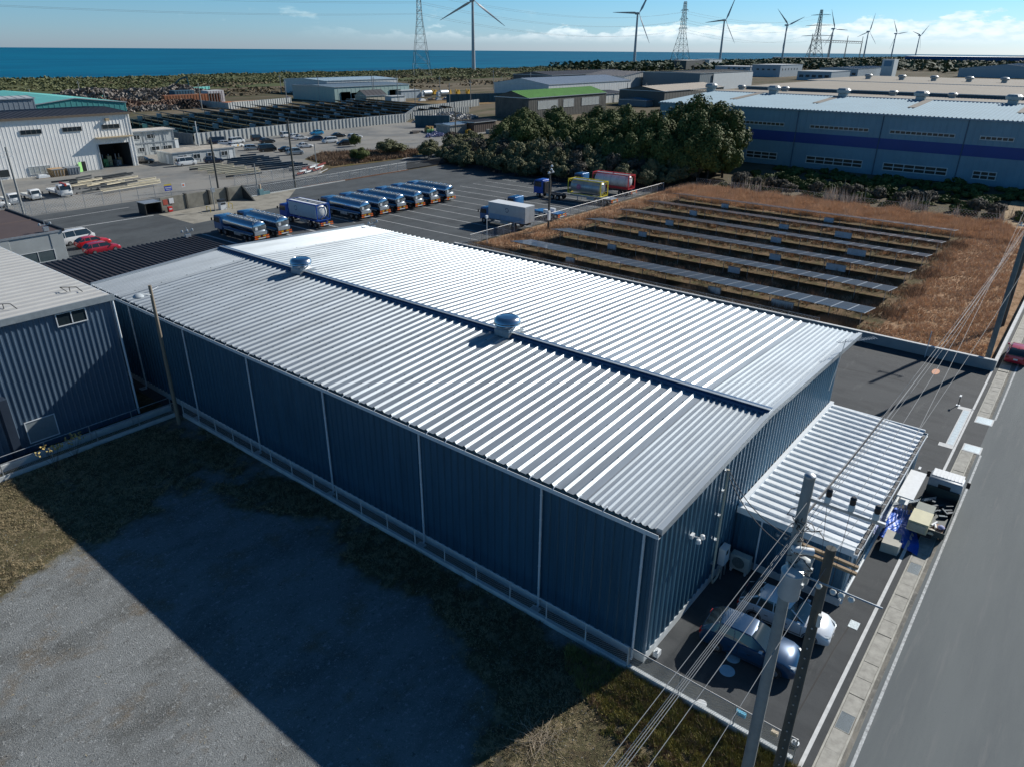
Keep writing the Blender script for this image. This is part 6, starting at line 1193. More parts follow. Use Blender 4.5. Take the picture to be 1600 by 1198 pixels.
# front pole with transformers
A = (-2.7, -6.1)
pa = pole(A[0], A[1], 14.0, 'tall grey concrete pole in the foreground carrying two round transformers', .235, .17)
m = MB(); m.rev((A[0], A[1], 14.0), [(.175, -.02), (.175, .05), (.12, .1), (.02, .12)], 14); m.build('cap', GSTEEL, pa, smooth=True)
def seg(m, p, q, w=.045): m.cyl(p, q, w, n=6)
m = MB(); m.box(A[0] - .05, A[0] + .05, A[1] - 2.35, A[1] + .3, 13.2, 13.3); arm = m.build('crossarm', GSTEEL, pa)
for dy in (-.65, -1.35, -2.05):
    m = MB(); m.rev((A[0], A[1] + dy, 13.3), [(.05, 0), (.10, .04), (.10, .22), (.08, .25)], 12); m.build('insulator', INS, arm, smooth=True)
    m = MB(); m.rev((A[0], A[1] + dy, 13.55), [(.085, 0), (.095, .06), (.085, .16), (.1, .2), (.06, .27)], 12); m.build('insulator_cap', INSB, arm, smooth=True)
TRB = M('transformer_grey', (0.42, 0.46, 0.48), .45, .2, .06, 3)
for (dx, dy, z) in ((-.05, -.10 - .26, 9.0), (.48, .02 - .30, 9.15)):
    pass
def transformer(cx, cy, z, lb=None):
    m = MB(); m.rev((cx, cy, z), [(.27, 0), (.34, .03), (.35, .1), (.35, .95), (.37, .97), (.37, 1.0), (.34, 1.05), (.05, 1.10)], 20); o = m.build('transformer', TRB, pa, smooth=True)
    m = MB(); m.rev((cx, cy, z + 1.0), [(.38, 0), (.38, .05), (.31, .10), (.02, .13)], 20); m.build('lid', M('transformer_lid', (0.50, 0.54, 0.54), .4, .2), o, smooth=True)
    m = MB(); m.box(cx + .25, cx + .42, cy - .06, cy + .06, z + .85, z + .95); m.box(cx - .06, cx + .06, cy - .40, cy - .28, z + .55, z + .7); m.build('bracket', GSTEEL, o)
    for a in (0.6, 1.5, 2.4): m = MB(); m.cyl((cx + .2 * cos(a), cy + .2 * sin(a), z + 1.1), (cx + .26 * cos(a), cy + .26 * sin(a), z + 1.28), .03, n=6); m.build('bushing', INS, o)
transformer(-3.02, -6.28, 9.55); transformer(-2.38, -6.32, 9.8)
m = MB(); m.tube([(A[0] - .2, A[1] + .1, 10.5), (A[0] - .2, A[1] - 2.9, 10.5)], .035, 6); ar2 = m.build('crossarm', GSTEEL, pa)
for dy in (-1.0, -1.45, -1.7, -2.0): m = MB(); m.rev((A[0] - .2, A[1] + dy, 10.25), [(.03, 0), (.09, .04), (.11, .12), (.06, .2)], 10); m.build('insulator', INS, ar2, smooth=True)
m = MB(); m.cyl((A[0] - .3, A[1], 11.4), (A[0] + .1, A[1] - .55, 11.3), .13, n=12); m.build('switch_gear', WHITE, pa, smooth=True)
m = MB()
for i in range(24):
    a = random.uniform(0, 2 * pi); z = random.uniform(10.4, 12.6); p = Vector((A[0], A[1], z)); pts = [p + Vector((cos(a) * .2, sin(a) * .2, 0))]
    for k in range(5): pts.append(pts[-1] + Vector((random.uniform(-.22, .22), random.uniform(-.25, .2), random.uniform(-.16, .12))))
    m.tube(pts, .014, 4)
m.build('jumper_wires', CABLED, pa)
# second, darker and shorter pole with wooden arms
Bp = (-2.3, -7.1)
pb = pole(Bp[0], Bp[1], 11.5, 'darker shorter weathered pole just right of the transformer pole, with rusty arms', .20, .16, PDRK)
m = MB()
for z in (10.9, 11.15): m.obox((Bp[0], Bp[1] + .1), .06, 1.0, z, z + .09, -.05)
m.build('crossarm', M('rusty_arm', (0.28, 0.20, 0.12), .8), pb)
m = MB()
for i in range(18):
    z = .6 + i * .45; m.cyl((Bp[0] - .21 + .002 * i, Bp[1] - .03, z), (Bp[0] - .24 + .002 * i, Bp[1] - .03, z), .03, n=6)
m.build('step_bolt', GSTEEL, pb)
m = MB(); m.tube([(Bp[0] - .25, Bp[1] - .2, 9.0), (Bp[0] - .25, Bp[1] - .2, 8.5)], .07, 8); m.build('cable_joint', INS, pb)
# right side pole beyond the court
pc = pole(51.3, -6.9, 15.5, 'tall grey pole rising from the dry grass at the right edge of the photo', .24, .17, M('pole_bluegrey', (0.15, 0.17, 0.17), .85), arms=((12.6, pi / 2, 2.2, -.4), (14.6, pi / 2, 2.6, -.6)))
pole(64, -6.6, 15, 'second tall pole behind the first in the dry grass at the right edge', .22, .15, PDRK, arms=((13.0, pi / 2, 2.0, 0),))
t = thing('bracing_pipe', (49.3, -2.0, 0), 'thin white pipe standing by the retaining wall under the overhead wires', 'pipe'); m = MB(); m.cyl((49.3, -2.2, 0), (49.3, -2.2, 2.6), .04, n=6); m.build('pipe', WHITE, t)
def wire(p, q, sag, label, r=.0095, mat=None, n=24, group='overhead wires beside the road', cat='wire'):
    p, q = Vector(p), Vector(q); pts = []
    for i in range(n + 1): u = i / n; v = p.lerp(q, u); v.z -= sag * 4 * u * (1 - u); pts.append(v)
    m = MB(); m.tube(pts, r, 4); o = m.build('overhead_wire', mat or CABLE); return tag(o, label, cat, group)
C_ = (51.3, -6.9)
for k, (dy, za, zc, sag) in enumerate(((-.65, 13.6, 14.9, .5), (-1.35, 13.6, 14.9, .55), (-2.05, 13.6, 14.9, .6))):
    wire((A[0], A[1] + dy, za), (C_[0], C_[1] - .0 + (k - 1) * .5, zc), sag, 'overhead wire from the insulators on the transformer pole to the pole at the right edge')
    wire((A[0], A[1] + dy * .5 + .2, za - .4), (-62, A[1] + dy * .5 + 1.2, za - .2), .7, 'overhead wire leaving the transformer pole towards the lower left, above the weeds')
for k in range(3):
    wire((A[0] + .1, A[1] - .15 + .1 * k, 11.9 + .18 * k), (C_[0], C_[1] + .1 * k, 12.4 + .1 * k), .5, 'bundled overhead cable from the transformer pole to the pole at the right edge')
    wire((A[0] - .1, A[1] + .15 - .12 * k, 11.7 + .22 * k), (-62, A[1] + 1.6 - .15 * k, 12 + .1 * k), .8, 'overhead cable leaving the transformer pole towards the bottom left corner of the weeds')
wire((Bp[0], Bp[1], 10.9), (C_[0], C_[1] - 1.2, 11.6), .6, 'single overhead wire from the darker pole to the pole at the right edge'); wire((Bp[0], Bp[1], 10.8), (-62, Bp[1] + .4, 11), .7, 'single overhead wire leaving the darker pole towards the bottom')
for k in range(2): wire((A[0], A[1] + .1, 11.6 - .5 * k), (6.9, -.3, 7.2 - .3 * k), .5, 'black service cable drooping from the transformer pole to the gable conduit', .02, CABLED)
wire((A[0], A[1], 12.3), (9.5, -6.2, 11.9), .1, 'thick dark splice cable hanging beside the transformer pole above the annex', .035, CABLED)
for k, dy in enumerate((-.65, -1.35, -2.05)):   # slender drop wires
    wire((A[0], A[1] + dy, 13.3), (A[0] - .2, A[1] - 1.0 - .35 * k, 10.45), .05, 'thin drop wire from the upper crossarm to the lower crossarm', .008, CABLED, 10)
# poles around the yard
pl_ = pole(-1.75, 38.9, 10.9, 'brown street lamp pole with a disc shaped head at the corner of the gravel lot', .15, .11, M('lamp_pole_tan', (0.24, 0.20, 0.15), .85), name='street_lamp', cat='street lamp')
m = MB(); m.tube([(-1.75, 38.9, 10.2), (-2.6, 38.4, 10.6)], .035, 6); m.tube([(-1.75, 38.9, 10.5), (-1.1, 39.1, 10.6)], .03, 6); m.build('arm', GSTEEL, pl_)
m = MB(); m.rev((-2.95, 38.2, 10.5), [(.03, .22), (.22, .20), (.36, .06), (.36, 0), (.3, -.04)], 16); m.build('lamp_head', M('lamp_head_grey', (0.40, 0.44, 0.46), .4), pl_, smooth=True)
pole(20.0, 130.4, 10.8, 'grey utility pole with crossarms and black gear in front of the white works hall', .2, .14, PCON, arms=((9.9, .5, 2.4, 0), (9.2, .5, 2.0, 0)))
pole(19.9, 137.1, 5.0, 'plain grey post at the left edge beside the small flatbed trucks', .2, .2, PCON, name='post', cat='post')
pole(54.5, 127.9, 9.5, 'dark pole at the side road fence in front of the stacked beams', .2, .16, PDRK)
pole(64.5, 116.1, 13.1, 'tall dark pole between the truck yard and the side road', .22, .15, PDRK)
p_ = pole(42.1, 108.0, 6.1, 'thin grey lamp post behind the fuel pump', .09, .07, PCON, name='lamp_post', cat='lamp post'); m = MB(); m.box(41.9, 42.5, 107.8, 108.1, 3.2, 3.9); m.build('control_box', GSTEEL, p_)
pole(56.0, 116.2, 5.7, 'short grey post with rusty boxes at the end of the concrete apron', .11, .1, PCON, name='post', cat='post')
t = thing('machine', (56.5, 115.2, 0), 'little heap of machinery at the foot of the short grey post', 'machine'); m = MB(); m.box(55.4, 56.3, 114.7, 115.5, 0, 1.1); m.box(56.4, 57.8, 114.9, 115.4, 0, .5); m.build('case', M('machine_teal', (0.12, 0.25, 0.28), .6), t); m = MB(); m.cyl((55.8, 115, 1.1), (55.8, 115, 2.0), .2); m.build('drum', M('rust_cream', (.5, .4, .3), .7), t)
pole(82.1, 132.2, 5.9, 'pale grey post at the corner of the verge', .11, .1, PCON, name='post', cat='post')
p_ = pole(68.6, 55.7, 9.5, 'tall dark pole with floodlights and a white box beside the truck bays', .17, .14, PDRK, name='flood_light_pole', cat='pole')
m = MB(); m.box(68.0, 69.2, 55.6, 55.7, 8.6, 8.7); m.build('crossarm', GSTEEL, p_); m = MB(); m.box(67.9, 68.4, 55.2, 55.5, 1.6, 3.0); m.build('white_box', WHITE, p_)
for dx, dz in ((-.5, 8.7), (.1, 9.1), (.5, 8.7), (.2, 9.6)): m = MB(); m.rev((68.6 + dx, 55.5, dz), [(.03, .3), (.15, .24), (.2, .05), (.17, 0)], 10); m.build('lamp_head', WHITE, p_, smooth=True)
p_ = pole(53.9, 55.9, 4.3, 'thin white post with a square head beside the warehouse roof edge', .05, .05, WHITE, name='lamp_post', cat='lamp post'); m = MB(); m.box(53.7, 54.1, 55.8, 56.05, 4.1, 4.5); m.build('head', WHITE, p_)
lamp_cluster((29.6, 52.0), 7.9, 'small black camera and lamp on the far right corner of the warehouse roof', 2)
pole(146.9, 148.5, 9.6, 'dark pole at the right end of the gravel lot in front of the screen', .2, .15, PDRK)
pole(88.0, 194.2, 6.6, 'white post at the corner of the pale corrugated fence', .12, .12, WHITE, name='post', cat='post')
FPL = 'far utility poles in the background'
for i, (x, y, h) in enumerate(((152.9, 305.7, 11.4), (253, 390.8, 10.7), (199, 308.8, 11.5), (230.1, 323.9, 12.2), (248.2, 302.3, 12.4), (251.6, 305.0, 11.8), (249.6, 284.6, 13), (248.9, 271.3, 8.1), (286.8, 290.4, 11.8), (231.3, 230.6, 11.6), (246.5, 231.5, 12.3), (387.5, 336.5, 12.6), (360.9, 307.5, 9.5), (406.6, 318.8, 11), (461.1, 341.6, 11), (340.5, 202.3, 9.6), (348.5, 195.3, 9.6), (564.5, 238.4, 12), (520, 300, 12), (620, 300, 12), (700, 280, 13), (95, 330, 10), (118, 318, 10), (150, 420, 9))):
    pole(x, y, h, 'distant grey utility pole standing among the background yards', .22, .16, PCON, group=FPL, arms=((h - 1.2, 1.2 + i, 1.8, 0),) if i % 3 else ())
# ------------------------------------------------------------------ wind turbines along the coast
TW = M('turbine_white', (0.42, 0.45, 0.48), .5, 0, .04, .05)
base_t = thing('wind_turbine', (683.5, 618, 0), 'nearest and tallest wind turbine, its hub at the top edge of the photo', 'wind turbine', 'wind turbines along the coast')
m = MB(); m.cyl((0, 0, -2), (0, 0, 74.8), 2.35, 1.35, n=20); m.build('tower', TW, base_t, smooth=True, local=True)
ya_ = radians(155); e_ = Vector((cos(ya_), sin(ya_), 0)); nrm_ = Vector((e_.y, -e_.x, 0))   # rotor plane direction, axis
if nrm_.dot(Vector((-1, -.3, 0))) < 0: nrm_ = -nrm_
hub = Vector((0, 0, 76.2)) + nrm_ * 3.6
m = MB(); secs = []
for s, k in ((-6.5, .6), (-6.0, .92), (-2, 1), (2.2, .95), (3.0, .7)):
    c = Vector((0, 0, 76.2)) + nrm_ * s; secs.append([tuple(c + e_ * (1.65 * k * cos(a)) + Vector((0, 0, 1.75 * k * sin(a)))) for a in [i * 2 * pi / 10 + .3 for i in range(10)]])
m.loft(secs); m.build('nacelle', TW, base_t, smooth=True, local=True)
def rotor(t, ph):
    m = MB(); secs = []
    for s, r in ((-.8, 1.3), (.4, 1.25), (1.2, .8), (1.7, .1)): secs.append([tuple(hub + nrm_ * s + e_ * (r * cos(a)) + Vector((0, 0, r * sin(a)))) for a in [i * 2 * pi / 12 for i in range(12)]])
    m.loft(secs); m.build('hub', TW, t, smooth=True, local=True)
    for k in range(3):
        a = radians(ph + 120 * k); d = e_ * sin(a) + Vector((0, 0, cos(a))); q = d.cross(nrm_).normalized(); m = MB(); secs = []
        for s, ch, th, tw in ((.9, 1.2, 1.1, .9), (3, 1.4, .9, .8), (9, 3.3, .75, .5), (16, 2.8, .5, .35), (28, 2.0, .3, .2), (40, 1.2, .16, .1), (47.5, .45, .06, .05), (48.5, .1, .03, .05)):
            c = hub + d * s; u = (q * cos(tw) + nrm_ * sin(tw)); w_ = nrm_ * cos(tw) - q * sin(tw)
            secs.append([tuple(c - u * ch * .35), tuple(c + w_ * th / 2), tuple(c + u * ch * .3 + w_ * th * .3), tuple(c + u * ch * .65), tuple(c + u * ch * .3 - w_ * th * .3), tuple(c - w_ * th / 2)])
        m.loft(secs); m.build('blade', TW, t, smooth=True, local=True)
TT = [((1068, 619), 90, 'second wind turbine from the left, one blade pointing left, before the second pylon'), ((1392, 620), 96, 'third wind turbine from the left, one blade level to the left'), ((1721, 620), 51, 'fourth wind turbine from the left, just left of the distant pylon'), ((2050, 620), 27, 'fifth wind turbine from the left, just right of the distant pylon'), ((2371, 620), 108, 'sixth wind turbine from the left, one blade almost upright'), ((2686, 620), 36, 'seventh wind turbine from the left, second from the right'), ((3020, 620), 75, 'rightmost and smallest wind turbine')]
for (xy, ph, lb) in TT:
    t = dup(base_t, (xy[0], xy[1], 0), 0, lb); rotor(t, ph)
rotor(base_t, 117)
# ------------------------------------------------------------------ lattice pylons
LAT = M('lattice_steel', (0.23, 0.24, 0.23), .6, .3, .15, .2)
def pylon(cx, cy, H, w0, label, rz=0.0, levels=None, arms=((.78, 9), (.88, 8), (.97, 7)), r=.16, topH=None, splay=.55):
    t = thing('pylon', (cx, cy, 0), label, 'pylon', None, rz)
    def hw(z):
        u = z / H; k = splay; return w0 / 2 * (1 - u / k * .72) if u < k else w0 / 2 * (.28 - .16 * (u - k) / (1 - k))
    zs = levels or [0, .14, .26, .36, .45, .53, .60, .66, .72, .78, .83, .88, .93, .97, 1.0]; zs = [z * H for z in zs]
    for sx in (-1, 1):
        for sy in (-1, 1): m = MB(); m.tube([(sx * hw(z), sy * hw(z), z) for z in zs], r, 4); m.build('leg', LAT, t, local=True)
    m = MB()
    for a, b in zip(zs[:-1], zs[1:]):
        ca = [(-hw(a), -hw(a)), (hw(a), -hw(a)), (hw(a), hw(a)), (-hw(a), hw(a))]; cb = [(-hw(b), -hw(b)), (hw(b), -hw(b)), (hw(b), hw(b)), (-hw(b), hw(b))]
        for i in range(4):
            j = (i + 1) % 4; m.cyl((*ca[i], a), (*cb[j], b), r * .5, n=3, caps=False); m.cyl((*ca[j], a), (*cb[i], b), r * .5, n=3, caps=False); m.cyl((*cb[i], b), (*cb[j], b), r * .5, n=3, caps=False)
    m.build('bracing', LAT, t, local=True); tips = []
    for f, L in arms:
        z = f * H
        for s in (-1, 1):
            m = MB(); w = hw(z); tip = (s * L, 0, z + .3)
            for sy in (-1, 1): m.cyl((s * w, sy * w, z), tip, r * .6, n=4); m.cyl((s * w, sy * w, z + 2.0), tip, r * .6, n=4)
            for q in (.33, .66):
                for sy in (-1, 1): m.cyl((s * (w + (L - w) * q), sy * w * (1 - q), z + .3 * q), (s * (w + (L - w) * q), sy * w * (1 - q), z + 2.0 - 1.7 * q), r * .4, n=3)
            a_ = m.build('crossarm', LAT, t, local=True); m = MB(); m.cyl((s * L, 0, z + .2), (s * L, 0, z - 2.0), .18, n=6); m.build('insulator', INS, a_, local=True)
            ca, sa = cos(rz), sin(rz); tips.append((cx + s * L * ca, cy + s * L * sa, z - 2.0))
    return t, tips
t1, tips1 = pylon(526, 547, 84, 17.5, 'tall lattice pylon cut by the top of the photo, left of the nearest turbine', .95, arms=((.685, 12.5), (.80, 11), (.90, 9.5)), r=.20, splay=.62)
t2, tips2 = pylon(1100, 556, 92, 26, 'lattice pylon in the middle of the skyline between two turbines', .95, arms=((.60, 14), (.74, 13), (.87, 12)), r=.32)
t3, tips3 = pylon(2110, 676, 122, 34, 'distant lattice pylon with wide arms between two turbines', 1.2, arms=((.50, 50), (.70, 42), (.90, 30)), r=.7)
WG_ = 'high voltage lines on the skyline'
for i, (a, b) in enumerate(zip(tips1, tips2)): wire(a, b, 14, 'faint high voltage line between the tall pylon and the middle pylon', .09, LAT, 30, WG_)
for i, (a, b) in enumerate(zip(tips2, tips3)): wire(a, (b[0], b[1], b[2]), 16, 'faint high voltage line between the middle pylon and the distant pylon', .13, LAT, 24, WG_)
for i, a in enumerate(tips1): wire(a, (a[0] - 620, a[1] + 60, a[2] + 2), 8, 'faint high voltage line crossing the sky to the left of the tall pylon', .07, LAT, 30, WG_)
t = thing('substation_gantry', (1950, 640, 0), 'row of substation gantries with hanging lines under the distant pylon', 'gantry')
for i, x in enumerate((1870, 2010, 2150, 2290)):
    m = MB(); 
    for s in (-5, 5): m.cyl((x + s, 610, 0), (x, 610, 62), .8, n=4)
    m.build('tower', LAT, t)
m = MB(); m.box(1870, 2290, 609, 611, 48, 50); m.box(1870, 2290, 609, 611, 44, 45); 
for i in range(22): m.cyl((1870 + i * 20, 610, 44), (1880 + i * 20, 610, 49), .5, n=3)
m.build('beam', LAT, t)
# ------------------------------------------------------------------ coast: dunes, sea, surf
SEA = ground_mat('sea_water', [((0.0, 0.125, 0.225), 0, 0, 0, None), ((0.0, 0.085, 0.175), 0.004, 0.42, 0.62, (.35, 1.5, 1)), ((0.006, 0.165, 0.25), 0.012, 0.5, 0.7, (.3, 2.0, 1)), ((0.0, 0.065, 0.13), 0.05, .55, .75, (.3, 2, 1))], 0.8, 1.0, 0.35, 0.08)
m = MB(); n_ = 48
xs = [-10500 + i * 21000 / n_ for i in range(n_ + 1)]
ring = [(10400 * cos(a) + CAMP[0], 10400 * sin(a) + CAMP[1]) for a in [radians(-8 + i * 196 / 60) for i in range(61)]]
poly = [(x, y) for x, y in ring]; m.add([(x, max(y, 672), -5.0) for x, y in poly] + [(-10400, 672, -5.0), (10400, 672, -5.0)][::1], [tuple(range(63))]); struct('sea', m, SEA)
m = MB(); m.add([(8900, 672, -5.02), (10400, 672, -5.02), (10400, -3500, -5.02), (8900, -3500, -5.02)], [(0, 3, 2, 1)]); struct('far_plain', m, LAND)
WSF = M('surf_foam', (0.62, 0.68, 0.70), .8)
for i, (x, y, L) in enumerate(((-150, 760, 50), (260, 740, 70), (330, 790, 100), (200, 700, 60), (120, 720, 40), (480, 745, 60), (900, 760, 110), (820, 730, 60), (600, 800, 90))):
    m = MB(); q = []; 
    for k in range(13): u = k / 12; q.append((x + L * u, y + 6 * sin(5 * u + i) + 3 * random.random()))
    for k in range(12, -1, -1): u = k / 12; q.append((x + L * u, y + 6 * sin(5 * u + i) - 4 * sin(pi * u) - 1 - 2 * random.random()))
    m.add([(a, b, -4.93) for a, b in q], [tuple(range(len(q)))]); struct('surf', m, WSF)
def heightfield(name, x0, x1, y0, y1, nx, ny, fn, mat, kind='structure'):
    X, Y = np.meshgrid(np.linspace(x0, x1, nx + 1), np.linspace(y0, y1, ny + 1)); Z = fn(X, Y); v = np.stack([X, Y, Z], -1).reshape(-1, 3); f = []
    idx = np.arange((nx + 1) * (ny + 1)).reshape(ny + 1, nx + 1); f = np.stack([idx[:-1, :-1], idx[:-1, 1:], idx[1:, 1:], idx[1:, :-1]], -1).reshape(-1, 4)
    o = np_mesh(name, v, f, mat); o['kind'] = kind; return o
DUNE = ground_mat('dune_scrub', [((0.075, 0.095, 0.042), 0, 0, 0, None), ((0.11, 0.125, 0.055), 0.03, 0.44, 0.6, (.6, 1, 1)), ((0.16, 0.13, 0.075), 0.02, 0.52, 0.68, (.5, 1, 1)), ((0.045, 0.065, 0.035), 0.09, 0.5, 0.68, (.6, 1, 1))], 0.98, 1.0, 0.5, 0.1)
def dz(X, Y):
    c = np.exp(-((Y - 640) / 26.0) ** 2) * (1.1 + .9 * fbm(X, Y * .3, 160, 3)) + np.exp(-((Y - 590) / 40.0) ** 2) * (.5 + .6 * fbm(X, Y, 70, 4)); return np.maximum(c, -1.0) + .1
heightfield('dunes', -300, 3600, 470, 700, 780, 46, dz, DUNE)
# ------------------------------------------------------------------ vegetation
def foliage(name, c1, c2): return M(name, c1, .75, 0, 0, .35, spec=.25, rgb2=c2, island=True)
F_DK = foliage('foliage_evergreen', (0.050, 0.074, 0.022), (0.125, 0.155, 0.042)); F_OL = foliage('foliage_olive', (0.075, 0.085, 0.045), (0.19, 0.195, 0.095)); F_GY = foliage('foliage_grey_twigs', (0.050, 0.046, 0.036), (0.14, 0.13, 0.10))
F_BR = foliage('foliage_brown', (0.055, 0.042, 0.025), (0.15, 0.11, 0.06)); BARK = M('bark', (0.07, 0.055, 0.042), .95, 0, .3, 3)
def crown_pts(rng, n, rx, ry, h, z0, clumps, shell=.75):
    """points spread through lumpy clumps that fill an ellipsoid"""
    cc = rng.normal(0, 1, (clumps, 3)); cc /= np.linalg.norm(cc, axis=1)[:, None]; cc[:, 2] = np.abs(cc[:, 2]) * rng.choice([1, 1, -.55, -.9], clumps); cc *= rng.uniform(.45, .88, (clumps, 1))
    cr = rng.uniform(.20, .40, clumps) * (1 if clumps < 40 else .92); k = rng.integers(0, clumps, n); d = rng.normal(0, 1, (n, 3)); d /= np.linalg.norm(d, axis=1)[:, None]
    p = cc[k] + d * (cr[k] * (rng.uniform(0, 1, n) ** (1 - shell)))[:, None]
    return np.c_[p[:, 0] * rx, p[:, 1] * ry, z0 + (p[:, 2] * .5 + .5) * h], d + .6 * p
def tree_proto(name, label, cat, group, rx, ry, h, z0, n, size, mat, clumps, seed, stems=1, trunk=.22):
    rng = np.random.default_rng(seed); t = thing(name, (0, 0, 0), label, cat, group); p, nr = crown_pts(rng, n, rx, ry, h, z0, clumps); v, f = leaf_cards(p, size, rng, 1, nr); np_mesh('crown', v, f, mat, t)
    m = MB()
    for s in range(stems):
        b = Vector((rng.uniform(-.3, .3) * rx * (stems > 1), rng.uniform(-.3, .3) * ry * (stems > 1), -.1)); top_ = Vector((b.x * 1.5, b.y * 1.5, z0 + h * .55)); mid = b.lerp(top_, .5) + Vector((rng.uniform(-.3, .3), rng.uniform(-.3, .3), 0)); m.cyl(b, mid, trunk, trunk * .7, n=7); m.cyl(mid, top_, trunk * .7, trunk * .3, n=6)
        for k in range(5): a = rng.uniform(0, 2 * pi); e = Vector((cos(a) * rx * .6, sin(a) * ry * .6, z0 + h * rng.uniform(.35, .8))); m.cyl(mid.lerp(top_, rng.uniform(0, .6)), e, trunk * .35, trunk * .1, n=5)
    m.build('trunk', BARK, t, local=True); return t
protos = {}
protos['dk1'] = tree_proto('evergreen_tree', 'dense dark evergreen tree in the wood left of the big factory', 'tree', 'evergreen trees of the wood', 4.9, 4.9, 12.0, .6, 17000, .205, F_DK, 70, 11, trunk=.3)
protos['dk2'] = tree_proto('evergreen_tree', 'dense dark evergreen tree in the wood left of the big factory', 'tree', 'evergreen trees of the wood', 5.0, 4.6, 11.0, .6, 17000, .205, F_DK, 64, 12, trunk=.3)
protos['ol'] = tree_proto('broadleaf_bush', 'tall olive green bush at the edge of the truck yard', 'bush', 'bushes along the truck yard', 3.4, 3.2, 6.0, .3, 6500, .17, F_OL, 44, 13, 3, .12)
protos['ol2'] = tree_proto('broadleaf_bush', 'tall olive green bush at the edge of the truck yard', 'bush', 'bushes along the truck yard', 3.2, 3.6, 5.2, .2, 6500, .17, F_OL, 40, 14, 3, .12)
protos['gy'] = tree_proto('bare_bush', 'grey leafless bush among the green bushes of the truck yard', 'bush', 'bare bushes along the truck yard', 3.0, 3.0, 6.0, .4, 3000, .17, F_GY, 16, 15, 5, .09)
used = set()
plab = {k: p['label'] for k, p in protos.items()}
def plant(k, x, y, s=1.0, sz=None, label=None, group=None):
    if k[:2] == 'dk' and x > 105: sz = (sz or s) * 1.17
    p = protos[k]; a = random.uniform(0, 2 * pi); label = label or plab[k]
    if k not in used: used.add(k); o = p; o.location = (x, y, 0); o.rotation_euler = (0, 0, a)
    else: o = dup(p, (x, y, 0), a)
    o.scale = (s, s, sz or s)
    if label: o['label'] = label
    if group is not None: o['group'] = group
    return o
# the wood (tall evergreens at the back), the belt of bushes in front
front = [(110, 122), (106.5, 110), (104, 91), (104.5, 76), (109.5, 63), (115.5, 58)]
def fx_at(y):
    for (xa, ya), (xb, yb) in zip(front[:-1], front[1:]):
        if yb <= y <= ya: return xa + (xb - xa) * (ya - y) / (ya - yb)
    return 110 if y > 122 else 117
for (x, y, s, z_) in ((128, 56.5, 1.0, .82), (124.5, 60, .9, .78), (135, 56, .95, .85), (130, 61, 1.1, 1.0), (122, 66, .9, .8), (141, 62, 1.1, 1.02), (128, 70, 1.0, .95), (120, 71, .85, .72)): plant(random.choice(('dk1', 'dk2')), x, y, s, z_, 'dark evergreen tree in the tall rounded clump beside the big factory')
plant('dk1', 136, 58.3, 1.25, 1.08, 'largest rounded evergreen tree, at the right end of the wood by the big factory'); 
for (x, y, s) in ((127, 59, .95), (132.5, 68.5, 1.1), (142, 61, 1.05), (141, 66, 1.15), (124, 64, .85), (139, 76, 1.0), (131, 77, 1.0), (126, 84, .92), (134, 86, .95), (143, 88, 1.0), (128, 94, .9), (137, 96, .95), (124, 103, .85), (132, 105, .88), (141, 106, .95), (147, 98, .95), (127, 113, .8), (136, 116, .85), (144, 117, .85), (150, 110, .9), (150, 124, .85), (158, 118, .9), (160, 105, .95), (158, 95, .95), (152, 86, .95), (153, 76, 1.0), (120, 75, .75)):
    plant(random.choice(('dk1', 'dk2')), x + random.uniform(-.8, .8), y + random.uniform(-.8, .8), s, s * random.uniform(.82, 1.0) * (.92 if y > 90 else 1.0), 'dark evergreen tree, ' + ('side of the wood towards the green roofed building' if y > 100 else 'middle of the wood' if y > 80 else 'side of the wood towards the big factory') + (', back rows' if x > 138 else ', front rows'))
y = 121
while y > 57:
    x = fx_at(y)
    for k in range(4):
        o_ = plant('gy' if random.random() < .2 else random.choice(('ol', 'ol2')), x + 2.6 + k * 4.4 + random.uniform(-.6, .6), y + random.uniform(-1, 1), random.uniform(.75, 1.05) * (1 if k else .8), (random.uniform(.75, .98) + .10 * k) * (.75 if y > 112 else 1) * (1 if k else .8)); o_['label'] = ('grey leafless bush' if 'bare' in o_.name else 'olive green bush') + (' in the front rank facing the truck bays', ' in the second rank behind the truck bays', ' in the third rank behind the truck bays', ' in the rear rank against the evergreens')[k] + (', towards the side road' if y > 100 else ', towards the solar field' if y < 78 else '')
    y -= 4.1
for (x, y, s) in ((113, 127, .8), (118, 131, .8), (122, 126, .9), (128, 132, .9), (134, 134, .8), (141, 137, .85), (118, 121, .9), (126, 121, .95)): plant('ol', x, y, s, s * .8)
r_ = np.random.default_rng(66); P_ = []; Q_ = []
for i in range(150):
    cx, cy, q = r_.uniform(123.5, 158), r_.uniform(-4, 53), r_.uniform(.4, 1.0) * 2.4; hh = q * r_.uniform(.5, .95) * (1.0 if cx > 127 else .6); pp, qq = crown_pts(r_, 1100, q, q, hh, 0, 9); P_.append(pp + np.array([cx, cy, 0])); Q_.append(qq)
v, f = leaf_cards(np.concatenate(P_), .24, r_, 1, np.concatenate(Q_)); o = np_mesh('undergrowth', v, f, F_DK); o['kind'] = 'stuff'; tag(o, 'dark undergrowth filling the strip between the solar field fence and the big factory', 'undergrowth')
for i in range(22): plant('gy', random.uniform(124, 132), random.uniform(0, 50), random.uniform(.35, .6), random.uniform(.3, .5), 'low grey tangle of dry stems behind the solar field fence', 'dry tangles behind the solar field')
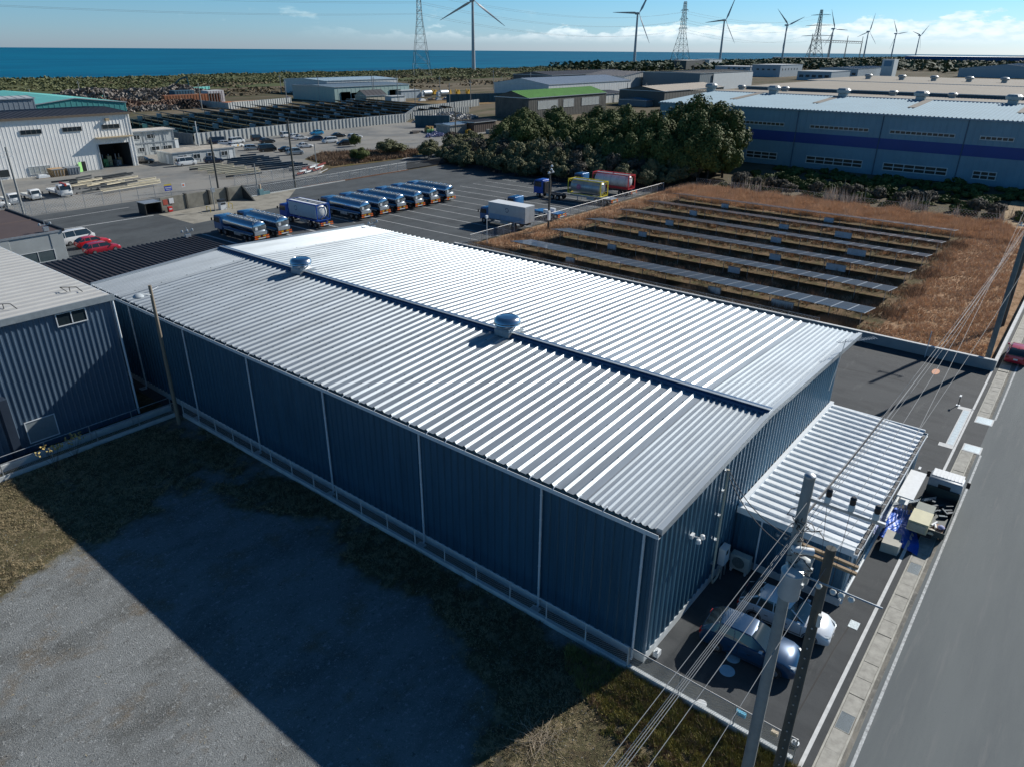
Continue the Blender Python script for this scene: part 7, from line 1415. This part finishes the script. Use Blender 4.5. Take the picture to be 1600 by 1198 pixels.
# verge bushes, far bushes
b1 = plant('ol', 111.6, 139.5, 1.35, .62, 'large rounded olive bush alone on the verge by the gravel lot', ''); plant('dk2', 98.2, 136.2, .55, .28, 'low dark bush on the verge beside the side road', '')
plant('dk2', 116.8, 160.0, .33, .26, 'small round bush beside the black car at the gravel lot', '')
for o in list(bpy.data.objects):
    if o.get('group') == '': del o['group']
for i, (x, y, s) in enumerate(((198, 262, .8), (203, 264, .9), (208, 262, .8), (213, 265, .9), (219, 263, .8))): plant('gy', x, y + 2, s, s * .5, 'brown bush behind the far solar plant, in front of the cottage', 'brown bushes by the cottage')
SCRUB = foliage('scrub_leaves', (0.10, 0.115, 0.052), (0.145, 0.155, 0.072)); SCRUBB = foliage('scrub_brown', (0.11, 0.085, 0.05), (0.17, 0.135, 0.08)); PINE = foliage('pine_leaves', (0.024, 0.050, 0.030), (0.075, 0.105, 0.05))
def scatter_stuff(name, x0, x1, y0, y1, n, size, zfn, mat, seed, flat=.5, mask=None, hz=1.0):
    rng = np.random.default_rng(seed); x = rng.uniform(x0, x1, n); y = rng.uniform(y0, y1, n)
    if mask is not None: k = mask(x, y); x, y = x[k], y[k]
    z = zfn(x, y) + rng.uniform(0, 1, len(x)) * hz; nu = rng.normal(0, .5, (len(x), 3)); nu[:, 2] = np.abs(nu[:, 2]) + .7; v, f = leaf_cards(np.c_[x, y, z], size, rng, 1, nu); o = np_mesh(name, v, f, mat); o['kind'] = 'stuff'; return tag(o, {'coast_scrub': 'belt of low green scrub on the dunes before the sea', 'dry_scrub': 'brown dry scrub on the land behind the dunes', 'pine_wood': 'dark far pine wood along the coast at the right'}[name], name.replace('_', ' '))
hum = lambda x, y: np.maximum(0, fbm(x, y, 30, 9)) * 1.2
scatter_stuff('coast_scrub', 60, 1500, 478, 668, 110000, .75, lambda x, y: dz(x, y) + hum(x, y), SCRUB, 5, mask=lambda x, y: (fbm(x, y, 120, 21) + (900 - x) / 900 * .8 + (y - 590) / 120 > -.05), hz=1.2)
scatter_stuff('dry_scrub', 150, 1300, 380, 600, 30000, .9, lambda x, y: np.maximum(dz(x, y), 0), SCRUBB, 6, mask=lambda x, y: (fbm(x, y, 90, 8) > -.1) & (y < 700) & (x > 180 + (y - 380) * .2), hz=.8)
scatter_stuff('pine_wood', 830, 3300, 330, 640, 60000, 2.8, lambda x, y: np.zeros_like(x), PINE, 7, mask=lambda x, y: (fbm(x, y, 200, 31) > -.35) & ((x > 1180) | (y > 430 + 60 * (x < 1000))), hz=9.0)
scatter_stuff('pine_wood', 1050, 3600, -400, 330, 42000, 3.2, lambda x, y: np.zeros_like(x), PINE, 17, mask=lambda x, y: (fbm(x, y, 240, 41) > -.4) & (y < (x - 1050) * .9 + 100) & ~((x > 1950) & (x < 2200)), hz=9.5)
# dry grass of the field
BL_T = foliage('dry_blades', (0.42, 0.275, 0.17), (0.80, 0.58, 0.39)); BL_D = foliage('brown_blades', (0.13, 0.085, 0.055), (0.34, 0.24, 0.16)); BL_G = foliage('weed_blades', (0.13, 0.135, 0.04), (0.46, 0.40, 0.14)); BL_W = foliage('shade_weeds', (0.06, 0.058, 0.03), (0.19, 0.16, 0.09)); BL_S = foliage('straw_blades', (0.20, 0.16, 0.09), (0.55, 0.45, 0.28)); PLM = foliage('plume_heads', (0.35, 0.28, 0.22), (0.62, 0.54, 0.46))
rng = np.random.default_rng(3)
def grass(name, poly, n, h, w, mat, label, cat, z=0.0, per=3, lean=.5, mask=None, clump=None):
    xs_ = [p[0] for p in poly]; ys_ = [p[1] for p in poly]; x = rng.uniform(min(xs_), max(xs_), n); y = rng.uniform(min(ys_), max(ys_), n); k = inpoly(x, y, poly)
    if mask is not None: k &= mask(x, y)
    x, y = x[k], y[k]; hh = h * (1 + .6 * np.clip(fbm(x, y, 5.0, 2), -1, 1)) if clump is None else h * clump(x, y); v, f = blades(np.c_[x, y, np.full(len(x), z)], np.maximum(hh, .04), w, rng, per, lean); o = np_mesh(name, v, f, mat); o['kind'] = 'stuff'; return tag(o, label, cat)
FIELD = [(50.3, -6.6), (119, -5.0), (121.5, 57), (112, 57.6), (54, 57.8), (50.4, 30)]
under = lambda x, y: (((x - 55.5 + 2.0) % 9.55) < 4.0) & (y > 4.8) & (y < 50.8) & (x < 106)
grass('dry_grass', FIELD, 90000, .42, .035, BL_T, 'dry golden brown grass filling the solar field', 'grass', per=3, lean=1.1, mask=lambda x, y: ~under(x, y) & (fbm(x, y, 14, 5) > -.75) & ((x > 106) | (y < 4) | (y > 52.5) | (fbm(x, y, 3, 55) > .15)))
grass('brown_stalks', [(50.3, 2), (104, 2), (104, 54), (50.3, 57)], 34000, .75, .03, BL_D, 'dark brown dead stalks between the solar rows', 'grass', per=3, lean=.5, mask=lambda x, y: (((x - 55.5 + 2.6) % 9.55) > 5.2))
grass('brown_stalks', [(50.3, 5), (53.6, 5), (53.6, 57), (50.3, 57)], 9000, .9, .028, BL_D, 'strip of tall dead stalks between the warehouse roof edge and the nearest solar row', 'grass', per=3, lean=.4)
grass('tall_dry_grass', [(106, -3), (120.5, -1), (121.4, 56), (110, 57), (106, 50)], 20000, .8, .05, BL_T, 'tall pale dry grass behind the farthest solar row', 'grass', per=3, lean=.6)
grass('plume_grass', [(122, -3), (128, -4), (131, 50), (122.5, 52)], 700, 1.9, .13, PLM, 'pale plume heads of reeds along the fence behind the solar field', 'reeds', per=4, lean=.35, mask=lambda x, y: fbm(x, y, 16, 77) > .25)
grass('verge_grass', [(88, 134), (112, 131.6), (126, 139.8), (113, 149), (101, 155), (92, 149)], 9000, .7, .09, BL_D, 'brown and green growth on the verge', 'grass', per=3, lean=.6)
# near weeds along the kerb
NEAR = [(-0.98, -12), (-0.98, 40.2), (-34, 40.2), (-34, -12)]
dnear = lambda x, y: np.clip(1.25 - np.abs(x + 1.0) * .13, .40, 1.2) * (1 + .5 * np.clip(fbm(x, y, 1.6, 14), -1, 1))
sun_side = [(-1.0, 0.3), (-1.0, -12), (-8, -12), (-6.5, -3), (-3.6, .6), (-2.6, 2.6), (-1.4, 3.4)]
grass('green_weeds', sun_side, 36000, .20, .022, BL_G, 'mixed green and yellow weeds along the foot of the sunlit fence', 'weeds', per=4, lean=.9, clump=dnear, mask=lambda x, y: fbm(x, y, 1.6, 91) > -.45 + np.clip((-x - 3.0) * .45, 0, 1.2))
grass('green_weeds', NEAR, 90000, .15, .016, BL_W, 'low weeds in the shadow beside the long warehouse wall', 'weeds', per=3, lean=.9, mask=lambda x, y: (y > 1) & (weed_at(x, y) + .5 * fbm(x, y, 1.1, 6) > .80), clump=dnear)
grass('straw_grass', NEAR, 200000, .11, .012, BL_S, 'pale dry straw grass at the edges of the gravel lot', 'grass', per=3, lean=1.6, mask=lambda x, y: (weed_at(x, y) + .5 * fbm(x, y, .9, 16) > .70))
grass('brown_weeds', sun_side, 16000, .22, .020, BL_D, 'dead brown weeds among the green ones by the sunlit fence', 'weeds', per=4, lean=.9, clump=dnear, mask=lambda x, y: fbm(x, y, 1.2, 93) > -.1 + np.clip((-x - 3.0) * .3, 0, 1))
grass('gravel_tufts', [(-40, -12), (-5, -12), (-6, 4), (-5, 30), (-40, 30)], 2500, .07, .012, BL_S, 'scattered dry tufts on the open gravel', 'grass', per=4, lean=1.4, mask=lambda x, y: fbm(x, y, 4.0, 36) > .45)
# pale stones on the gravel
ng = 9000; x = rng.uniform(-34, -3, ng); y = rng.uniform(-8, 36, ng); s = rng.uniform(.012, .04, ng)[:, None]; c = np.c_[x, y, np.full(ng, .008)]
o4 = [np.array(q) for q in ((1, 0, 0), (-.5, .87, 0), (-.5, -.87, 0), (0, 0, .9))]; v = np.stack([c + s * q for q in o4], 1).reshape(-1, 3); f = np.concatenate([np.array([[0, 1, 3], [1, 2, 3], [2, 0, 3]]) + 4 * i for i in range(ng)])
o = np_mesh('loose_stones', v, f, foliage('stones', (0.12, 0.12, 0.115), (0.50, 0.51, 0.50))); o['kind'] = 'stuff'; tag(o, 'loose pale stones strewn over the gravel lot', 'stones')
# weed shoot catching the light in front of the neighbouring fence
rng2 = np.random.default_rng(5)
for (x, y, h, lb) in ((-8.9, 39.6, 2.1, 'taller of two weeds with yellow tips in front of the rail fence'), (-10.3, 39.2, 1.7, 'smaller of two weeds with yellow tips in front of the rail fence')):
    t = thing('tall_weed', (x, y, 0), lb, 'plant'); m = MB(); pts = []
    for k in range(9): a = rng2.uniform(0, 2 * pi); tp = Vector((x + cos(a) * .7, y + sin(a) * .5, h * rng2.uniform(.6, 1))); m.cyl((x, y, 0), tp, .014, .006, n=4); pts += [tp + Vector(rng2.normal(0, .09, 3)) for _ in range(9)]
    m.build('stem', BARK, t); v, f = leaf_cards(np.array(pts) - np.array([x, y, 0]), .07, rng2); np_mesh('leaves', v, f, foliage('yellow_leaves', (0.35, 0.25, 0.08), (0.6, 0.5, 0.2)), t)
t = thing('dry_thicket', (-7.0, 3.0, 0), 'pale tangle of dead stalks lying beside the weeds at the bottom of the photo', 'dry plant'); m = MB()
for k in range(90): a = rng2.uniform(0, 2 * pi); L = rng2.uniform(.5, 1.5); b = (-6.6 + rng2.normal(0, .35), 1.2 + rng2.normal(0, .35)); m.cyl((b[0], b[1], .03), (b[0] + cos(a) * L, b[1] + sin(a) * L, rng2.uniform(.05, .35)), .009, .004, n=3)
m.build('stalks', M('pale_stalk', (0.40, 0.33, 0.24), .9), t)
# ------------------------------------------------------------------ scrap heaps and clutter far left
def heap(name, label, cx, cy, rx, ry, h, n, size, mat, seed, cat='heap'):
    r = np.random.default_rng(seed); a = r.uniform(0, 2 * pi, n); q = np.sqrt(r.uniform(0, 1, n)); x, y = cx + rx * q * np.cos(a), cy + ry * q * np.sin(a); z = h * (1 - q ** 1.6) * (1 + .3 * fbm(x, y, rx, seed)) + r.uniform(-.2, .4, n)
    v, f = leaf_cards(np.c_[x, y, np.maximum(z, .1)], size, r, 1.0); o = np_mesh(name, v, f, mat); o['kind'] = 'stuff'; return tag(o, label, cat)
SCR = M('scrap_mix', (0.10, 0.045, 0.025), .85, .1, 0, .4, rgb2=(0.30, 0.22, 0.17), island=True); SCR2 = M('scrap_grey', (0.09, 0.08, 0.07), .85, .1, 0, .4, rgb2=(0.34, 0.31, 0.28), island=True); SCR3 = M('scrap_dark', (0.02, 0.02, 0.018), .9, 0, 0, .4, rgb2=(0.14, 0.10, 0.08), island=True)
heap('scrap_heap', 'large grey brown scrap heap behind the teal roof', 185, 398, 34, 14, 6.0, 2600, .9, SCR2, 1); heap('scrap_heap', 'grey scrap heap in the middle of the scrap yard', 150, 408, 34, 14, 5.0, 2200, .9, SCR2, 2); heap('scrap_heap', 'rusty scrap heap nearest the far solar rows', 132, 345, 18, 9, 4.0, 1500, .8, SCR, 3); heap('scrap_heap', 'low rusty scrap spread beside the solar rows', 158, 340, 22, 7, 2.6, 1500, .7, SCR, 4); heap('scrap_heap', 'dark mound at the left end of the white site fence', 158, 325, 7, 5, 3.5, 700, .6, SCR3, 5); heap('scrap_heap', 'pinkish scrap strip in front of the scrap yard', 140, 326, 22, 5, 1.6, 1000, .6, SCR2, 6)
for k, (x, y, w, d, h, col, lb) in enumerate(((160, 352, 30, 2.5, 4.2, (0.28, 0.11, 0.05), 'long rust brown container wall in the scrap yard'), (183, 352, 9, 6, 5.5, (0.45, 0.50, 0.52), 'pale square container at the right end of the scrap yard'), (176, 372, 11, 5, 5.0, (0.03, 0.09, 0.14), 'dark blue container behind the rusty container wall'), (136, 362, 9, 3, 3.0, (0.55, 0.56, 0.56), 'white panel left of the rusty container wall'), (176, 316, 9, 4, 2.2, (0.45, 0.38, 0.28), 'cream covered heap by the white site fence'))):
    t = thing('container', (x, y, 0), lb, 'container'); m = MB(); m.box(x, x + w, y, y + d, 0, h); m.build('body', M('cont_%d' % k, col, .8, 0, .3, .6), t); m = MB()
    for i in range(int(w / 1.5)): m.box(x + .3 + i * 1.5, x + .5 + i * 1.5, y - .1, y, .2, h - .2)
    m.build('ribs', M('cont_rib%d' % k, [c * .7 for c in col], .8), t)
t = thing('excavator', (215, 440, 0), 'dark teal excavator with a raised arm over the scrap heaps', 'excavator'); EX = M('excavator_teal', (0.015, 0.12, 0.15), .6); m = MB(); m.box(203, 206, 428, 431, 1.2, 4.0); m.box(202.5, 206.5, 427, 432, 0, 1.2); m.build('body', EX, t); m = MB(); m.tube([(205, 429, 3.5), (209, 427, 8), (213, 425, 9.5)], .45, 5); m.tube([(213, 425, 9.5), (213.5, 425, 5)], .35, 5); m.build('arm', EX, t); m = MB(); m.rev((213.5, 425, 3.6), [(.1, 1.4), (.9, .8), (1.1, .3), (.2, 0)], 8); m.build('grapple', DARKM, t)
# yard junk near the screen and further out
for k, (x, y, w, d, h, col, lb) in enumerate(((146.5, 159.5, 4.6, .5, .25, (0.06, 0.05, 0.045), 'dark kerb timber in front of the junk pile'), (151, 172, 6, 2, .8, (0.10, 0.09, 0.08), 'dark stacked machine parts at the screen'), (157, 171, 2.4, 1.6, 2.2, (0.45, 0.28, 0.10), 'orange and yellow rack beside the screen'), (156.4, 169.0, 2.6, 1.2, 1.4, (0.20, 0.42, 0.18), 'green rack in front of the orange rack'), (163.5, 158.8, 1.8, 1.4, 1.4, (0.5, 0.28, 0.02), 'orange forklift in the open shed'), (168, 152.5, 4.5, 1.8, 1.6, (0.32, 0.33, 0.30), 'grey container truck body beside the bushes'), (160, 154.5, 2.5, 1.0, .6, (0.25, 0.18, 0.12), 'brown scrap timber under the shed'))):
    t = thing('yard_stack', (x, y, 0), lb, 'stack'); m = MB(); 
    for i in range(4): m.obox((x + w * (.15 + .23 * i), y + d * random.random()), w * .14, d * .45, 0, h * random.uniform(.55, 1), random.uniform(-.25, .25))
    m.build('stack', M('stack_%d' % k, col, .8, 0, .3, 1), t); m = MB(); m.box(x, x + w, y - .05, y, 0, h * .4); m.build('frame', GSTEEL, t)
heap('junk_pile', 'pile of blue, white and purple sacks at the edge of the gravel lot', 150.5, 161.0, 4.2, 1.8, 1.1, 420, .28, M('sack_mix', (0.03, 0.09, 0.35), .7, 0, 0, 1.2, rgb2=(0.50, 0.48, 0.52), island=True), 41); heap('junk_pile', 'dark and brown scrap beside the coloured sacks', 155.5, 158.0, 3.5, 1.8, .9, 320, .25, SCR3, 42); heap('rubble_pile', 'white rubble and bags behind the dark screen', 196, 199, 18, 5, 2.6, 700, .6, M('white_rubble', (0.12, 0.12, 0.12), .8, 0, 0, .5, rgb2=(0.62, 0.63, 0.62), island=True), 43)
for k in range(9):
    x, y = 262 + k * 5.2, 281 - k * .9; t = thing('parked_vehicle', (x, y, 0), 'tiny parked vehicle in the row in front of the parked tankers', 'car', 'vehicles parked far behind the solar plant'); m = MB(); m.box(x, x + 4.2, y, y + 1.8, .35, 1.0); m.ext([(x + .6, 1.0), (x + 1.3, 1.55), (x + 3.0, 1.55), (x + 3.7, 1.0)], 'y', y + .1, y + 1.7); m.build('body', PNT[('white', 'black', 'silver', 'navy', 'pearl')[k % 5]], t)
for k, (x, lb) in enumerate(((289, 'silver road tanker left of the yellow machines'), (297.5, 'second silver road tanker nearer the yellow machines'))):
    t = thing('road_tanker', (x, 303, 0), lb, 'tank truck'); m = MB(); m.cyl((x, 306 - 5 * k, 2.4), (x + 6, 306 - 5 * k, 2.4), 1.5, n=14); m.build('tank', M('far_steel', (.5, .54, .56), .35, .4), t, smooth=True); m = MB(); m.box(x - 2.0, x - .2, 305 - 5 * k, 307 - 5 * k, .5, 2.9); m.build('cab', WHITE, t); m = MB(); m.box(x, x + 6, 305 - 5 * k, 307 - 5 * k, .4, .9); m.build('chassis', DARKM, t)
YM = M('machine_yellow', (0.62, 0.36, 0.02), .6)
for k, (x, y) in enumerate(((309, 317), (312.5, 314.5), (316, 311.5), (320, 308), (326, 305))):
    t = thing('yellow_machine', (x, y, 0), ['leftmost', 'second from left', 'third from left', 'fourth from left', 'rightmost'][k] + ' of the yellow construction machines far behind the solar plant', 'machine'); m = MB(); m.box(x, x + 2.6, y, y + 1.6, .5, 1.9); m.box(x + 1.4, x + 2.4, y + .2, y + 1.4, 1.9, 2.9); m.build('body', YM, t); m = MB(); m.box(x - .2, x + 2.8, y - .2, y + 1.8, 0, .5); m.build('track', DARKM, t)
    m = MB(); m.tube([(x + .5, y + .8, 1.8), (x - .6, y + .8, 3.4), (x - 1.6, y + .8, 1.2)], .18, 5); m.build('arm', YM, t)
# extra wires across the sky from beyond the left edge are in the pylon lines; small birds' wires omitted
